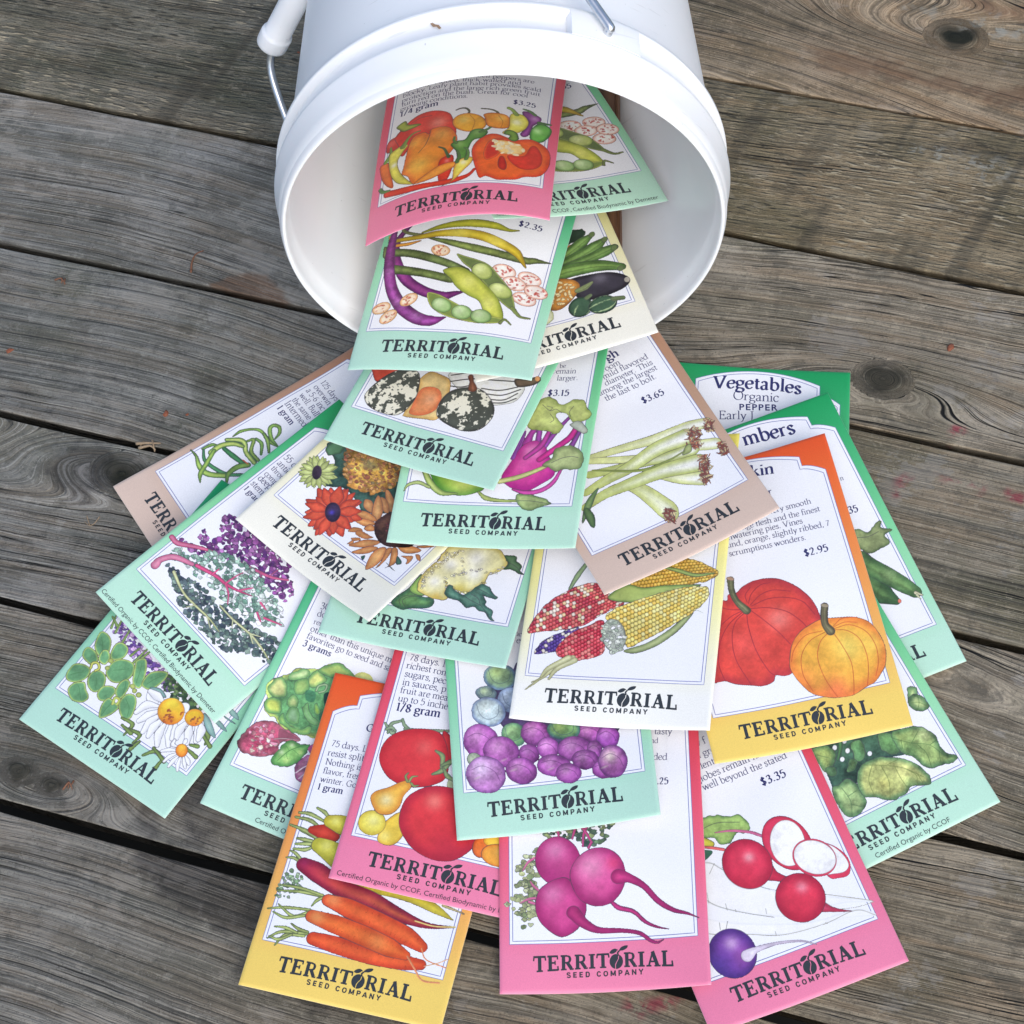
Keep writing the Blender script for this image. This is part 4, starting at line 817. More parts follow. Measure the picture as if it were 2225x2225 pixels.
('K',[96,689,77,701,57,688],{'r':[5,8,6],'c':'8aa07c','e':'5c7850','k':0.13}),
('K',[113,748,128,722,156,706],{'r':[5,8,6],'c':'8aa07c','e':'5c7850','k':0.13}),
('K',[132,706,217,715,316,735],{'r':[5,8,6],'c':'8aa07c','e':'5c7850','k':0.13}),
('B',[293,729,329,713,373,665,390,595,349,601,311,658],{'c':'d82c30','e':'b01c24'}),
('B',[64,548,61,614,86,666,140,703,215,722,280,718,318,677,349,601,352,527,308,484,236,456,173,457,111,485],{'c':'dc3034','e':'b82028','g':5,'n':0.06,'h':[(236,640,35,'ec6058',0.6),(138,533,61,'d82830',0.4)]}),
('K',[285,635,317,618,325,570],{'r':[5,11,7],'c':'90a868','e':'5c7850','k':0.13}),
('K',[296,530,329,555,357,603],{'r':[5,11,7],'c':'90a868','e':'5c7850','k':0.13}),
('K',[335,564,358,537,384,527],{'r':[5,11,7],'c':'90a868','e':'5c7850','k':0.13}),
('K',[324,578,357,603,387,610],{'r':[5,11,7],'c':'90a868','e':'5c7850','k':0.13}),
('B',[369,523,414,501,418,486,369,491],{'c':'a8b888','k':0.1}),
('B',[147,201,153,267,180,314,212,338,237,304,244,249,224,204,190,187],{'c':'ecc43c','e':'d09a2c','h':[(172,223,23,'f4e070',0.8)]}),
('E',[107,268,162,281,121,215],{'c':'f0de4c','e':'ccb034','g':2.5,'h':[(110,280,27,'f8f08c',0.8)]}),
('B',[74,369,85,405,132,433,178,468,207,480,225,455,205,410,199,359,170,320,117,315],{'c':'f0b03c','e':'d8842c','g':3,'h':[(139,377,27,'fae8a0',0.9)]}),
('K',[204,475,191,496,198,514],{'r':[5,5,2],'c':'8a9c50','e':'5c7850','k':0.13}),
('K',[211,477,218,499,239,508],{'r':[5,5,2],'c':'8a9c50','e':'5c7850','k':0.13}),
('K',[221,471,235,462,253,469],{'r':[5,5,2],'c':'8a9c50','e':'5c7850','k':0.13}),
('B',[221,275,208,353,224,414,274,463,339,487,418,486,492,439,529,351,534,272,501,216,448,179,372,172,287,203],{'c':'dc2e34','e':'a81c2c','g':6,'n':0.06,'h':[(333,416,35,'f08070',0.7),(437,224,84,'a01c30',0.6)]}),
('B',[532,247,541,305,640,346,665,304,629,263,568,224],{'c':'ec6a28','e':'c8481c'}),
('E',[617,312,668,325,624,282],{'c':'f4c83c','e':'e09c2c','k':0.12}),
('E',[640,250,711,254,643,202],{'c':'f4a034','e':'dc7424','h':[(651,268,23,'f8d46c',0.8)]}),
],
'spinach': [
('B',[270,560,398,535,553,481,609,465,656,411,598,348,493,376,403,367,353,329,281,226,251,284,266,426],{'c':'2c4838','e':'1f3430','n':0.4,'k':0}),
('E',[349,504,355,497,341,496],{'c':'eef2f8','k':0.08}),
('E',[389,468,395,461,381,460],{'c':'eef2f8','k':0.08}),
('E',[352,446,358,439,344,439],{'c':'eef2f8','k':0.08}),
('E',[463,416,469,409,455,409],{'c':'eef2f8','k':0.08}),
('E',[398,510,404,503,390,502],{'c':'eef2f8','k':0.08}),
('K',[387,527,365,488,335,453],{'r':[9,8,5],'c':'4c7c4c','e':'2c5434'}),
('B',[416,489,456,486,458,445,431,409,402,414,402,453],{'c':'5c9058','e':'4c7448','g':3,'n':0.3,'rf':(0.4,0.4)}),
('B',[343,392,381,429,400,411,373,383],{'c':'84a058','e':'4c7448','g':3,'n':0.3,'rf':(0.4,0.4)}),
('B',[533,470,585,449,592,373,541,372,515,414],{'c':'5c8c50','e':'4c7448','g':3,'n':0.3,'rf':(0.4,0.4)}),
('B',[258,538,323,528,337,474,306,440,268,428,255,482],{'c':'98b060','e':'4c7448','g':3,'n':0.3,'rf':(0.4,0.4)}),
('B',[275,442,306,433,301,400,271,409],{'c':'5c8458','e':'4c7448','g':3,'n':0.3,'rf':(0.4,0.4)}),
('B',[254,353,285,358,333,361,355,307,351,245,318,217,268,215,241,254],{'c':'8ca868','e':'4c7448','g':3,'n':0.3,'rf':(0.4,0.4)}),
('B',[581,448,623,452,691,434,725,396,740,359,735,311,747,273,775,246,750,230,692,240,648,249,625,283,608,327,577,373],{'c':'98b464','h':[(624,356,31,'6ca058',0.7),(700,388,31,'b8c480',0.8)],'e':'4c7448','g':3,'n':0.3,'rf':(0.4,0.4)}),
('L',[576,433,637,378,699,338,731,270,766,244],{'c':'3c5c30','w':0.22}),
('L',[699,338,739,345],{'c':'3c5c30','w':0.22}),
('L',[656,361,669,310,657,253],{'c':'3c5c30','w':0.22}),
('L',[637,378,684,410],{'c':'3c5c30','w':0.22}),
('L',[719,298,702,257],{'c':'3c5c30','w':0.22}),
('L',[605,409,592,373],{'c':'3c5c30','w':0.22}),
('B',[383,370,424,391,497,383,570,335,618,272,630,217,609,191,543,216,513,200,438,204,390,244,352,264,351,315],{'c':'b8c06c','h':[(451,277,25,'dcd870',0.8),(541,286,38,'c4c474',0.8),(552,230,25,'7c9c58',0.7)],'e':'4c7448','g':3,'n':0.3,'rf':(0.4,0.4)}),
('L',[414,386,479,351,551,302,608,229],{'c':'5c6c34','w':0.22}),
('L',[445,366,403,317,391,245],{'c':'5c6c34','w':0.22}),
('L',[478,348,474,279,442,211],{'c':'5c6c34','w':0.22}),
('L',[525,319,523,267,528,201],{'c':'5c6c34','w':0.22}),
('L',[564,288,584,249,567,208],{'c':'5c6c34','w':0.22}),
('L',[592,251,592,202],{'c':'5c6c34','w':0.22}),
('L',[503,342,545,341],{'c':'5c6c34','w':0.22}),
('L',[290,341,295,275,270,218],{'c':'3c5c38','w':0.22}),
('L',[293,297,338,302],{'c':'3c5c38','w':0.22}),
('L',[289,264,326,230],{'c':'3c5c38','w':0.22}),
('L',[270,510,308,475],{'c':'3c5c38','w':0.22}),
('B',[742,598,777,583,764,550,726,533,725,556],{'c':'a8bc74','e':'4c7448','g':3,'n':0.3,'rf':(0.4,0.4)}),
('B',[715,539,743,561,766,552,782,518,786,483,752,478,721,498],{'c':'acc078','e':'4c7448','g':3,'n':0.3,'rf':(0.4,0.4)}),
('L',[726,533,754,519,779,487],{'c':'4c6c34','w':0.2}),
('L',[764,550,754,519,732,494],{'c':'4c6c34','w':0.2}),
],
'sprout': [
('B',[194,646,269,710,314,768,406,644,690,439,634,369,436,373,292,448,214,481],{'c':'44365c','e':'342a48','k':0,'n':0.3}),
('E',[339,698,394,689,336,645],{'c':'7c98a0','e':'54708c','g':2.2,'n':0.25,'k':0.14,'rf':(0.25,0.6),'h':[(327,717,28,'b0c8a0',0.75)]}),
('L',[302,732,311,692,335,672,366,683,374,720],{'c':'38485c','w':0.18}),
('E',[225,703,296,692,221,641],{'c':'7a9c74','e':'587498','g':2.2,'n':0.25,'k':0.14,'rf':(0.25,0.6),'h':[(209,725,32,'b0cc78',0.75)]}),
('L',[178,742,189,696,220,673,260,685,270,727],{'c':'38485c','w':0.18}),
('E',[162,634,207,627,160,600],{'c':'849c8c','e':'5c7484','g':2.2,'n':0.25,'k':0.14,'rf':(0.25,0.6),'h':[(152,646,18,'b8cc90',0.75)]}),
('L',[132,656,140,631,159,618,184,624,190,647],{'c':'38485c','w':0.18}),
('E',[271,590,336,580,267,529],{'c':'a0b4d0','e':'6c80a4','g':2.2,'n':0.25,'k':0.14,'rf':(0.25,0.6),'h':[(256,611,32,'c4d4e4',0.75)]}),
('L',[228,628,238,583,266,560,303,573,312,615],{'c':'38485c','w':0.18}),
('E',[166,545,237,534,162,476],{'c':'b4c8cc','e':'6c80a8','g':2.2,'n':0.25,'k':0.14,'rf':(0.25,0.6),'h':[(150,568,37,'dce8dc',0.75)]}),
('L',[118,587,130,537,161,511,201,526,211,573],{'c':'38485c','w':0.18}),
('E',[578,404,636,395,574,360],{'c':'a04c9c','e':'6c2c70','g':2.2,'n':0.25,'k':0.14,'rf':(0.25,0.6),'h':[(564,419,24,'cc8cc0',0.75)]}),
('L',[534,419,568,426,602,409,618,384],{'c':'4a2454','w':0.18}),
('E',[649,372,696,365,645,317],{'c':'94409c','e':'5c2468','g':2.2,'n':0.25,'k':0.14,'rf':(0.25,0.6),'h':[(639,390,27,'b878bc',0.75)]}),
('L',[616,388,642,398,669,380,680,350],{'c':'4a2454','w':0.18}),
('E',[125,415,198,404,121,339],{'c':'a04c9c','e':'6c2c70','g':2.2,'n':0.25,'k':0.14,'rf':(0.25,0.6),'h':[(108,441,41,'cc8cc0',0.75)]}),
('L',[71,439,112,452,155,426,175,385],{'c':'4a2454','w':0.18}),
('E',[263,431,315,423,260,376],{'c':'6ca064','e':'3c6a54','g':2.2,'n':0.25,'k':0.14,'rf':(0.25,0.6),'h':[(251,450,30,'a8d088',0.75)]}),
('L',[229,464,236,424,259,404,289,416,296,454],{'c':'38485c','w':0.18}),
('E',[351,428,411,419,347,373],{'c':'a04c9c','e':'6c2c70','g':2.2,'n':0.25,'k':0.14,'rf':(0.25,0.6),'h':[(337,447,30,'cc8cc0',0.75)]}),
('L',[306,446,340,455,376,436,392,405],{'c':'4a2454','w':0.18}),
('E',[471,431,540,420,467,385],{'c':'6c9c5c','e':'3c6460','g':2.2,'n':0.25,'k':0.14,'rf':(0.25,0.6),'h':[(454,447,25,'b0d070',0.75)]}),
('L',[423,462,435,427,465,408,505,416,514,447],{'c':'38485c','w':0.18}),
('E',[319,338,361,332,316,292],{'c':'8c3c88','e':'5c2460','g':2.2,'n':0.25,'k':0.14,'rf':(0.25,0.6),'h':[(310,354,24,'b070ac',0.75)]}),
('L',[289,352,313,361,337,345,348,320],{'c':'4a2454','w':0.18}),
('E',[400,355,445,348,397,307],{'c':'a04c9c','e':'6c2c70','g':2.2,'n':0.25,'k':0.14,'rf':(0.25,0.6),'h':[(390,371,26,'cc8cc0',0.75)]}),
('L',[367,370,393,378,419,362,431,336],{'c':'4a2454','w':0.18}),
('E',[508,338,578,328,504,281],{'c':'a04c9c','e':'6c2c70','g':2.2,'n':0.25,'k':0.14,'rf':(0.25,0.6),'h':[(492,358,31,'cc8cc0',0.75)]}),
('L',[457,358,496,367,537,346,555,314],{'c':'4a2454','w':0.18}),
('E',[591,323,621,318,588,282],{'c':'a04c9c','e':'6c2c70','g':2.2,'n':0.25,'k':0.14,'rf':(0.25,0.6),'h':[(584,337,17,'cc8cc0',0.75)]}),
('L',[569,335,586,343,604,329,611,307],{'c':'4a2454','w':0.18}),
('E',[548,285,603,277,545,242],{'c':'a04c9c','e':'6c2c70','g':2.2,'n':0.25,'k':0.14,'rf':(0.25,0.6),'h':[(536,300,24,'cc8cc0',0.75)]}),
('L',[508,300,539,307,571,291,585,266],{'c':'4a2454','w':0.18}),
('E',[206,360,279,349,202,291],{'c':'a04c9c','e':'6c2c70','g':2.2,'n':0.25,'k':0.14,'rf':(0.25,0.6),'h':[(189,383,37,'cc8cc0',0.75)]}),
('E',[623,232,674,225,619,189],{'c':'8c3c88','e':'5c2460','g':2.2,'n':0.25,'k':0.14,'rf':(0.25,0.6),'h':[(611,247,24,'b070ac',0.75)]}),
('L',[585,247,614,254,644,238,657,214],{'c':'4a2454','w':0.18}),
('E',[94,336,123,320,83,310],{'c':'b4c0a0','e':'8a9c80','n':0.2}),
('E',[417,276,486,266,413,229],{'c':'a04c9c','e':'6c2c70','g':2.2,'n':0.25,'k':0.14,'rf':(0.25,0.6),'h':[(401,293,26,'cc8cc0',0.75)]}),
('L',[365,294,405,300,445,282,464,255],{'c':'4a2454','w':0.18}),
('E',[282,268,346,258,278,210],{'c':'a04c9c','e':'6c2c70','g':2.2,'n':0.25,'k':0.14,'rf':(0.25,0.6),'h':[(267,288,31,'cc8cc0',0.75)]}),
('L',[235,287,271,296,309,276,326,244],{'c':'4a2454','w':0.18}),
('E',[475,234,528,226,472,190],{'c':'a04c9c','e':'6c2c70','g':2.2,'n':0.25,'k':0.14,'rf':(0.25,0.6),'h':[(463,249,24,'cc8cc0',0.75)]}),
('L',[437,249,466,255,497,239,511,215],{'c':'4a2454','w':0.18}),
('E',[660,260,719,252,654,187],{'c':'a05098','e':'642c6c','g':2.2,'n':0.25,'k':0.14,'rf':(0.25,0.6),'h':[(648,285,34,'b8b898',0.75)]}),
('L',[617,282,651,296,685,272,700,232],{'c':'4a2454','w':0.18}),
('E',[136,266,218,254,131,185],{'c':'a868a8','e':'744080','g':2.2,'n':0.25,'k':0.14,'rf':(0.25,0.6),'h':[(117,294,44,'dcc8e0',0.75)]}),
('L',[76,292,122,306,170,278,192,233],{'c':'4a2454','w':0.18}),
('E',[214,323,232,329,216,316],{'c':'c8d0a8','k':0,'al':0.6,'sf':1}),
('E',[403,263,422,269,406,256],{'c':'c8d0a8','k':0,'al':0.6,'sf':1}),
('E',[250,275,269,281,253,268],{'c':'c8d0a8','k':0,'al':0.6,'sf':1}),
('E',[623,240,642,246,626,233],{'c':'c8d0a8','k':0,'al':0.6,'sf':1}),
('E',[100,256,118,262,102,249],{'c':'c8d0a8','k':0,'al':0.6,'sf':1}),
],
'beet': [
('F',[159,699,232,718,376,731,495,708,453,662,416,585,345,584,315,624,213,632,177,616],{'n':150,'r':[0.72,1.56],'cs':['3c5444','54704c','2c4438','7c8c58','48604c'],'k':0.1}),
('K',[220,694,238,661,243,630],{'r':[5,5,4],'c':'b83c74','k':0.1}),
('K',[328,704,310,668,297,625],{'r':[5,5,4],'c':'b83c74','k':0.1}),
('K',[370,694,345,646,339,591],{'r':[5,5,4],'c':'b83c74','k':0.1}),
('K',[322,692,351,652,375,606],{'r':[5,5,4],'c':'b83c74','k':0.1}),
('K',[375,606,362,583],{'r':[5,5],'c':'b83c74','k':0.1}),
('F',[129,577,159,593,165,537,153,476,165,426,154,384,165,329,148,276,83,257,88,304,23,358,64,397,70,446,106,468,70,501,99,554],{'n':130,'r':[0.84,1.68],'cs':['a8b078','8a9464','bcc494','6c7c50','98a06c'],'k':0.12}),
('K',[153,556,117,534,94,499],{'r':[5,5,2],'c':'c85c88','k':0.08}),
('K',[165,408,136,435,124,454],{'r':[5,5,2],'c':'c85c88','k':0.08}),
('K',[165,384,118,381,82,365],{'r':[5,5,2],'c':'c85c88','k':0.08}),
('K',[159,354,118,369],{'r':[5,5],'c':'c85c88','k':0.08}),
('E',[237,534,329,527,237,431],{'c':'c43c7c','h':[(225,581,42,'dc7cac',0.8),(213,471,54,'a8286c',0.6)],'e':'98205c','g':6,'n':0.08}),
('K',[448,356,477,330,535,311,580,268,626,244,672,232],{'r':[7,10,8,7,5,1],'c':'bc2c6c','e':'801c50'}),
('B',[143,355,159,414,201,448,255,465,290,447,337,389,347,328,324,269,289,236,242,222,189,255,154,300],{'c':'cc3c80','h':[(213,398,42,'e07cac',0.7)],'e':'98205c','g':6,'n':0.08}),
('K',[295,319,336,274,394,243,487,237,556,223,596,193,624,181,651,192],{'r':[27,20,13,9,8,7,5,1],'c':'bc2c6c','e':'8c1c54','k':0.16}),
('B',[284,466,303,526,344,566,398,582,451,569,492,529,509,467,496,407,460,361,413,341,360,348,313,384],{'c':'d64488','h':[(368,508,60,'e88cb4',0.8),(462,513,30,'dc3460',0.6)],'e':'98205c','g':6,'n':0.08}),
('K',[479,457,520,448,578,413,634,348,691,308,748,289,793,268],{'r':[30,18,12,11,9,5,1],'c':'c43070','e':'901c54','k':0.16}),
],
'radish': [
('B',[184,675,238,668,282,633,398,495,506,417,680,334,797,268,670,308,472,330,309,408,215,471,144,565],{'c':'f8f8f8','e':'eceef0','g':1,'k':0,'n':0.02}),
('L',[210,668,260,650,298,602,398,495,463,447],{'c':'68685c','w':0.2}),
('L',[626,369,715,319,796,273],{'c':'98947c','w':0.25}),
('L',[169,538,216,475,309,408,411,349],{'c':'68685c','w':0.22}),
('B',[119,458,282,373,523,285,720,263,784,213,645,249,446,264,266,332,116,393],{'c':'f8f8f8','e':'eceef0','g':1,'k':0,'n':0.02}),
('L',[117,396,175,364,284,324,409,273,579,254,718,260,784,213],{'c':'8a8674','w':0.22}),
('L',[662,288,730,270,800,267],{'c':'98947c','w':0.2}),
('L',[198,541,189,498],{'c':'68685c','w':0.16}),
('L',[250,472,246,442],{'c':'68685c','w':0.16}),
('L',[184,540,170,522],{'c':'68685c','w':0.16}),
('L',[391,396,386,375],{'c':'68685c','w':0.16}),
('L',[278,436,275,418],{'c':'68685c','w':0.16}),
('L',[390,296,388,281],{'c':'68685c','w':0.16}),
('L',[588,258,597,246],{'c':'68685c','w':0.16}),
('L',[272,645,238,611],{'c':'68685c','w':0.16}),
('B',[228,795,294,840,350,836,396,807,444,800,464,740,441,717,404,733,373,706,325,711,311,750,253,767],{'c':'8aaa54','e':'54783c','rf':(0.5,0.5),'n':0.2}),
('L',[264,795,344,801,433,770],{'c':'38343f','w':0.22}),
('B',[215,759,256,774,303,729,283,713,222,740],{'c':'d0c83c','e':'a8a02c'}),
('B',[222,720,284,696,247,672,214,679],{'c':'2f5c44'}),
('K',[324,765,389,748,454,715,491,683],{'r':[2,5,6,6],'c':'cc5c84','k':0.1}),
('K',[222,740,283,712,329,685],{'r':[3,6,6],'c':'e05858','k':0.1}),
('E',[578,616,623,504,496,571],{'c':'d8304c','e':'c0243c','n':0.05}),
('E',[578,616,646,599,554,522],{'c':'fdfcfa','e':'f0ece8','k':0.12,'g':1}),
('B',[648,570,695,573,739,546,773,491,775,442,751,405,710,407,672,432],{'c':'d8304c','k':0.1}),
('B',[656,566,700,569,738,542,765,490,769,445,745,424,705,429,660,453],{'c':'fdfcfa','k':0.1}),
('E',[654,521,727,470,614,454],{'c':'d8304c','k':0.06,'n':0.05}),
('E',[656,522,726,474,621,462],{'c':'fdfcfa','e':'f2eeec','k':0.1,'g':1}),
('K',[445,546,473,510,516,476],{'r':[41,21,10],'c':'cc2840','e':'a81c34'}),
('E',[394,594,473,527,336,510],{'c':'e0304a','h':[(410,617,21,'f8a0a8',0.9),(358,536,55,'b82034',0.6)],'e':'a81c34','g':5,'n':0.08}),
('K',[585,336,626,303,659,283,702,263],{'r':[28,12,6,1],'c':'d84060','e':'a82840'}),
('E',[537,388,628,349,499,294],{'c':'e22e46','h':[(559,426,23,'f890a0',0.8),(484,325,55,'b01c30',0.6)],'e':'a81c34','g':5,'n':0.08}),
('E',[199,273,279,220,149,186],{'c':'6a3494','e':'3c2068','g':5,'n':0.12,'h':[(210,311,28,'c8a0d4',0.9),(228,250,41,'9c4c9c',0.6),(131,245,62,'3c2c80',0.6)]}),
('K',[250,244,291,254,372,250,465,226,520,191],{'r':[25,12,6,4,2],'c':'f0ecf0','e':'c8b8d0','k':0.12}),
('E',[250,244,270,236,242,224],{'c':'e8d8ec','k':0,'sf':1.2}),
('L',[191,380,198,408],{'c':'68685c','w':0.2}),
('L',[213,375,231,402],{'c':'68685c','w':0.2}),
('L',[99,319,106,309],{'c':'68685c','w':0.2}),
],
}
TEXT = {
'pepper': [('These sweet bell peppers are',217,974,692,971,'r'),('typically 4 lobed, thick-walled and',76,938,635,937,'r'),('blocky. Leafy plant habit provides scald',80,900,728,909,'r'),('protection and the large rich green fruit',80,864,726,872,'r'),('turn red on the bush. Great for cool',82,833,674,837,'r'),('growing conditions.',80,799,404,804,'r'),('1/4 gram',83,758,271,767,'b'),('$3.25',612,768,715,766,'b')],
'bean': [('$2.35',597,847,705,845,'b')],
'squash': [('$2.95',624,801,732,794,'b')],
'kohlrabi': [('be',624,916,652,918,'r'),('remain',597,886,703,885,'r'),('larger.',620,847,717,847,'r'),('$3.15',592,762,690,762,'b')],
'leek': [('gh',561,1075,624,1078,'b'),('room',515,1031,605,1031,'r'),('mild flavored',501,996,723,991,'r'),('diameter. This',493,961,726,952,'r'),('among the largest',447,927,730,917,'r'),('the last to bolt.',456,887,706,878,'r'),('$3.65',591,790,697,784,'b')],
'onion': [('125 days.',71,1055,211,1059,'r'),('overwin',73,1016,201,1019,'r'),('a 5-6 inc',70,977,210,980,'r'),('well. Bull',73,939,220,940,'r'),('the same',75,898,215,904,'r'),('Intermedi',71,860,247,867,'r'),('1 gram',71,820,191,824,'b')],
'kale': [('55 d',61,1017,136,1016,'r'),('antic',63,977,143,974,'r'),('throu',64,940,146,938,'r'),('comp',65,901,147,900,'r'),('deepl',63,865,156,867,'r'),('stems',61,826,156,823,'r'),('1 gran',60,787,155,785,'b')],
'pumpkin': [('kin',470,1286,572,1271,'b'),('r',520,1172,538,1171,'b'),('very smooth',500,1077,686,1079,'r'),('nge flesh and the finest',368,1034,712,1032,'r'),('hwatering pies. Vines',299,1000,626,994,'r'),('und, orange, slightly ribbed, 7',286,962,734,952,'r'),('scrumptious wonders.',284,919,619,912,'r'),('$2.95',592,833,698,836,'b')],
'cucumber': [('mbers',377,1289,614,1261,'b'),('n',696,972,712,970,'r'),('$3.35',606,819,709,807,'b')],
'vegpepper': [('Vegetables',211,1271,611,1269,'ba'),('Organic',304,1222,512,1225,'r'),('PEPPER',336,1168,508,1177,'sb'),('Early J',245,1114,403,1121,'r')],
'lettuce': [('30',87,980,126,988,'r'),('do',88,944,126,952,'r'),('rene',89,907,144,914,'r'),('other than this unique mi',89,872,476,881,'r'),('favorites go to seed and sa',88,836,478,844,'r'),('3 grams',87,798,217,802,'b')],
'carrot': [('G',198,1165,232,1165,'b'),('75 days. L',74,1067,230,1071,'r'),('resist split',71,1023,228,1029,'r'),('Nothing is',73,982,230,987,'r'),('flavor, fres',74,941,229,947,'r'),('winter. Go',73,902,229,907,'r'),('1 gram',71,866,182,868,'b')],
'tomato': [('78 days. I',72,1019,230,1019,'r'),('richest ron',68,981,242,981,'r'),('sugars, pec',70,941,252,943,'r'),('in sauces, p',70,901,261,906,'r'),('fruit are mea',70,864,277,869,'r'),('up to 5 inche',71,825,287,830,'r'),('1/8 gram',72,781,265,787,'b')],
'sprout': [('nch',300,897,344,884,'r'),('ea',303,860,337,851,'r')],
'beet': [('tasty',644,1060,718,1053,'r'),('nd',627,1021,660,1018,'r'),('ded',636,945,694,940,'r'),('$3.25',608,837,696,834,'b')],
'radish': [('Es',398,1226,440,1221,'b'),('ow f',365,1137,437,1139,'r'),('all grow from the',354,1086,650,1094,'r'),('cellent interior quality;',330,1039,701,1043,'r'),('globes remain firm,',335,987,669,1003,'r'),('er well beyond the stated',305,948,720,954,'r'),('$3.35',578,879,687,880,'b')],
'edamame': [('eeks',646,987,703,976,'r'),('dry',649,949,696,936,'r'),('must',606,926,673,917,'r'),('$4.55',609,853,718,831,'b')],
}
ORDER = ['onion', 'herb', 'kale', 'vegpepper', 'cucumber', 'spinach', 'radish', 'lettuce', 'carrot', 'tomato', 'beet', 'sprout', 'pumpkin', 'cauli', 'corn', 'sunflower', 'leek', 'kohlrabi', 'gourd', 'squash', 'bean', 'edamame', 'pepper']
POSE = {
'onion': (-0.09605, 0.51801, -1.12969, -4e-05, 0.00016, 0.0008, 100),
'herb': (-0.14495, 0.44001, -0.7521, 0.00093, -0.00025, 0.0008, 101),
'kale': (-0.10386, 0.47259, -0.96952, -0.0035, 0.00122, 0.001, 102),
'vegpepper': (0.10533, 0.46658, -0.2277, -0.00084, 3e-05, 0.0005, 103),
'cucumber': (0.12284, 0.43413, 0.22309, 0.00058, 0.00336, 0.001, 104),
'spinach': (0.11663, 0.36523, 0.3046, 0.00115, 0.00076, 0.001, 105),
'radish': (0.07135, 0.31166, 0.20437, -0.00125, -0.00097, 0.0016, 106),
'lettuce': (-0.07527, 0.40246, -0.54661, 5e-05, -2e-05, 0.001, 107),
'carrot': (-0.0719, 0.33252, -0.37289, -0.0006, -0.0035, 0.001, 108),
'tomato': (-0.03237, 0.37041, -0.35912, -0.00068, 0.00034, 0.0008, 109),
'beet': (0.01614, 0.32758, -0.13035, 0.00206, 0.0003, 0.0022, 110),
'sprout': (0.00309, 0.39472, -0.06127, 0.00148, 2e-05, 0.001, 111),
'pumpkin': (0.10294, 0.41263, 0.05608, 0.00145, -0.00251, 0.002, 112),
'cauli': (-0.02449, 0.47715, -0.39081, 0.00217, 0.00055, 0.0008, 113),
'corn': (0.04436, 0.43052, -0.272, 0.00273, 0.00144, 0.003, 114),
'sunflower': (-0.04008, 0.50193, -0.86783, 0.00135, 0.00097, 0.0016, 115),
'leek': (0.05033, 0.49542, 0.31704, -0.00067, -0.00042, 0.0012, 116),
'kohlrabi': (0.00427, 0.51791, -0.29056, 0.00071, -0.00078, 0.001, 117),
'gourd': (-0.00512, 0.55347, -0.54952, -0.00033, -0.00066, 0.002, 118),
'squash': (0.02372, 0.59536, 0.15346, -0.00431, -0.00205, 0.002, 119),
'bean': (0.00041, 0.58973, -0.33006, -0.00655, -0.00214, 0.003, 120),
'edamame': (0.0332, 0.65964, 0.26994, 0.00074, -0.00541, 0.003, 121),
'pepper': (0.00821, 0.64911, -0.19336, -0.007, -0.00099, 0.001, 122),
}
BETA, RD, GRIP = math.radians(51), .138, .062
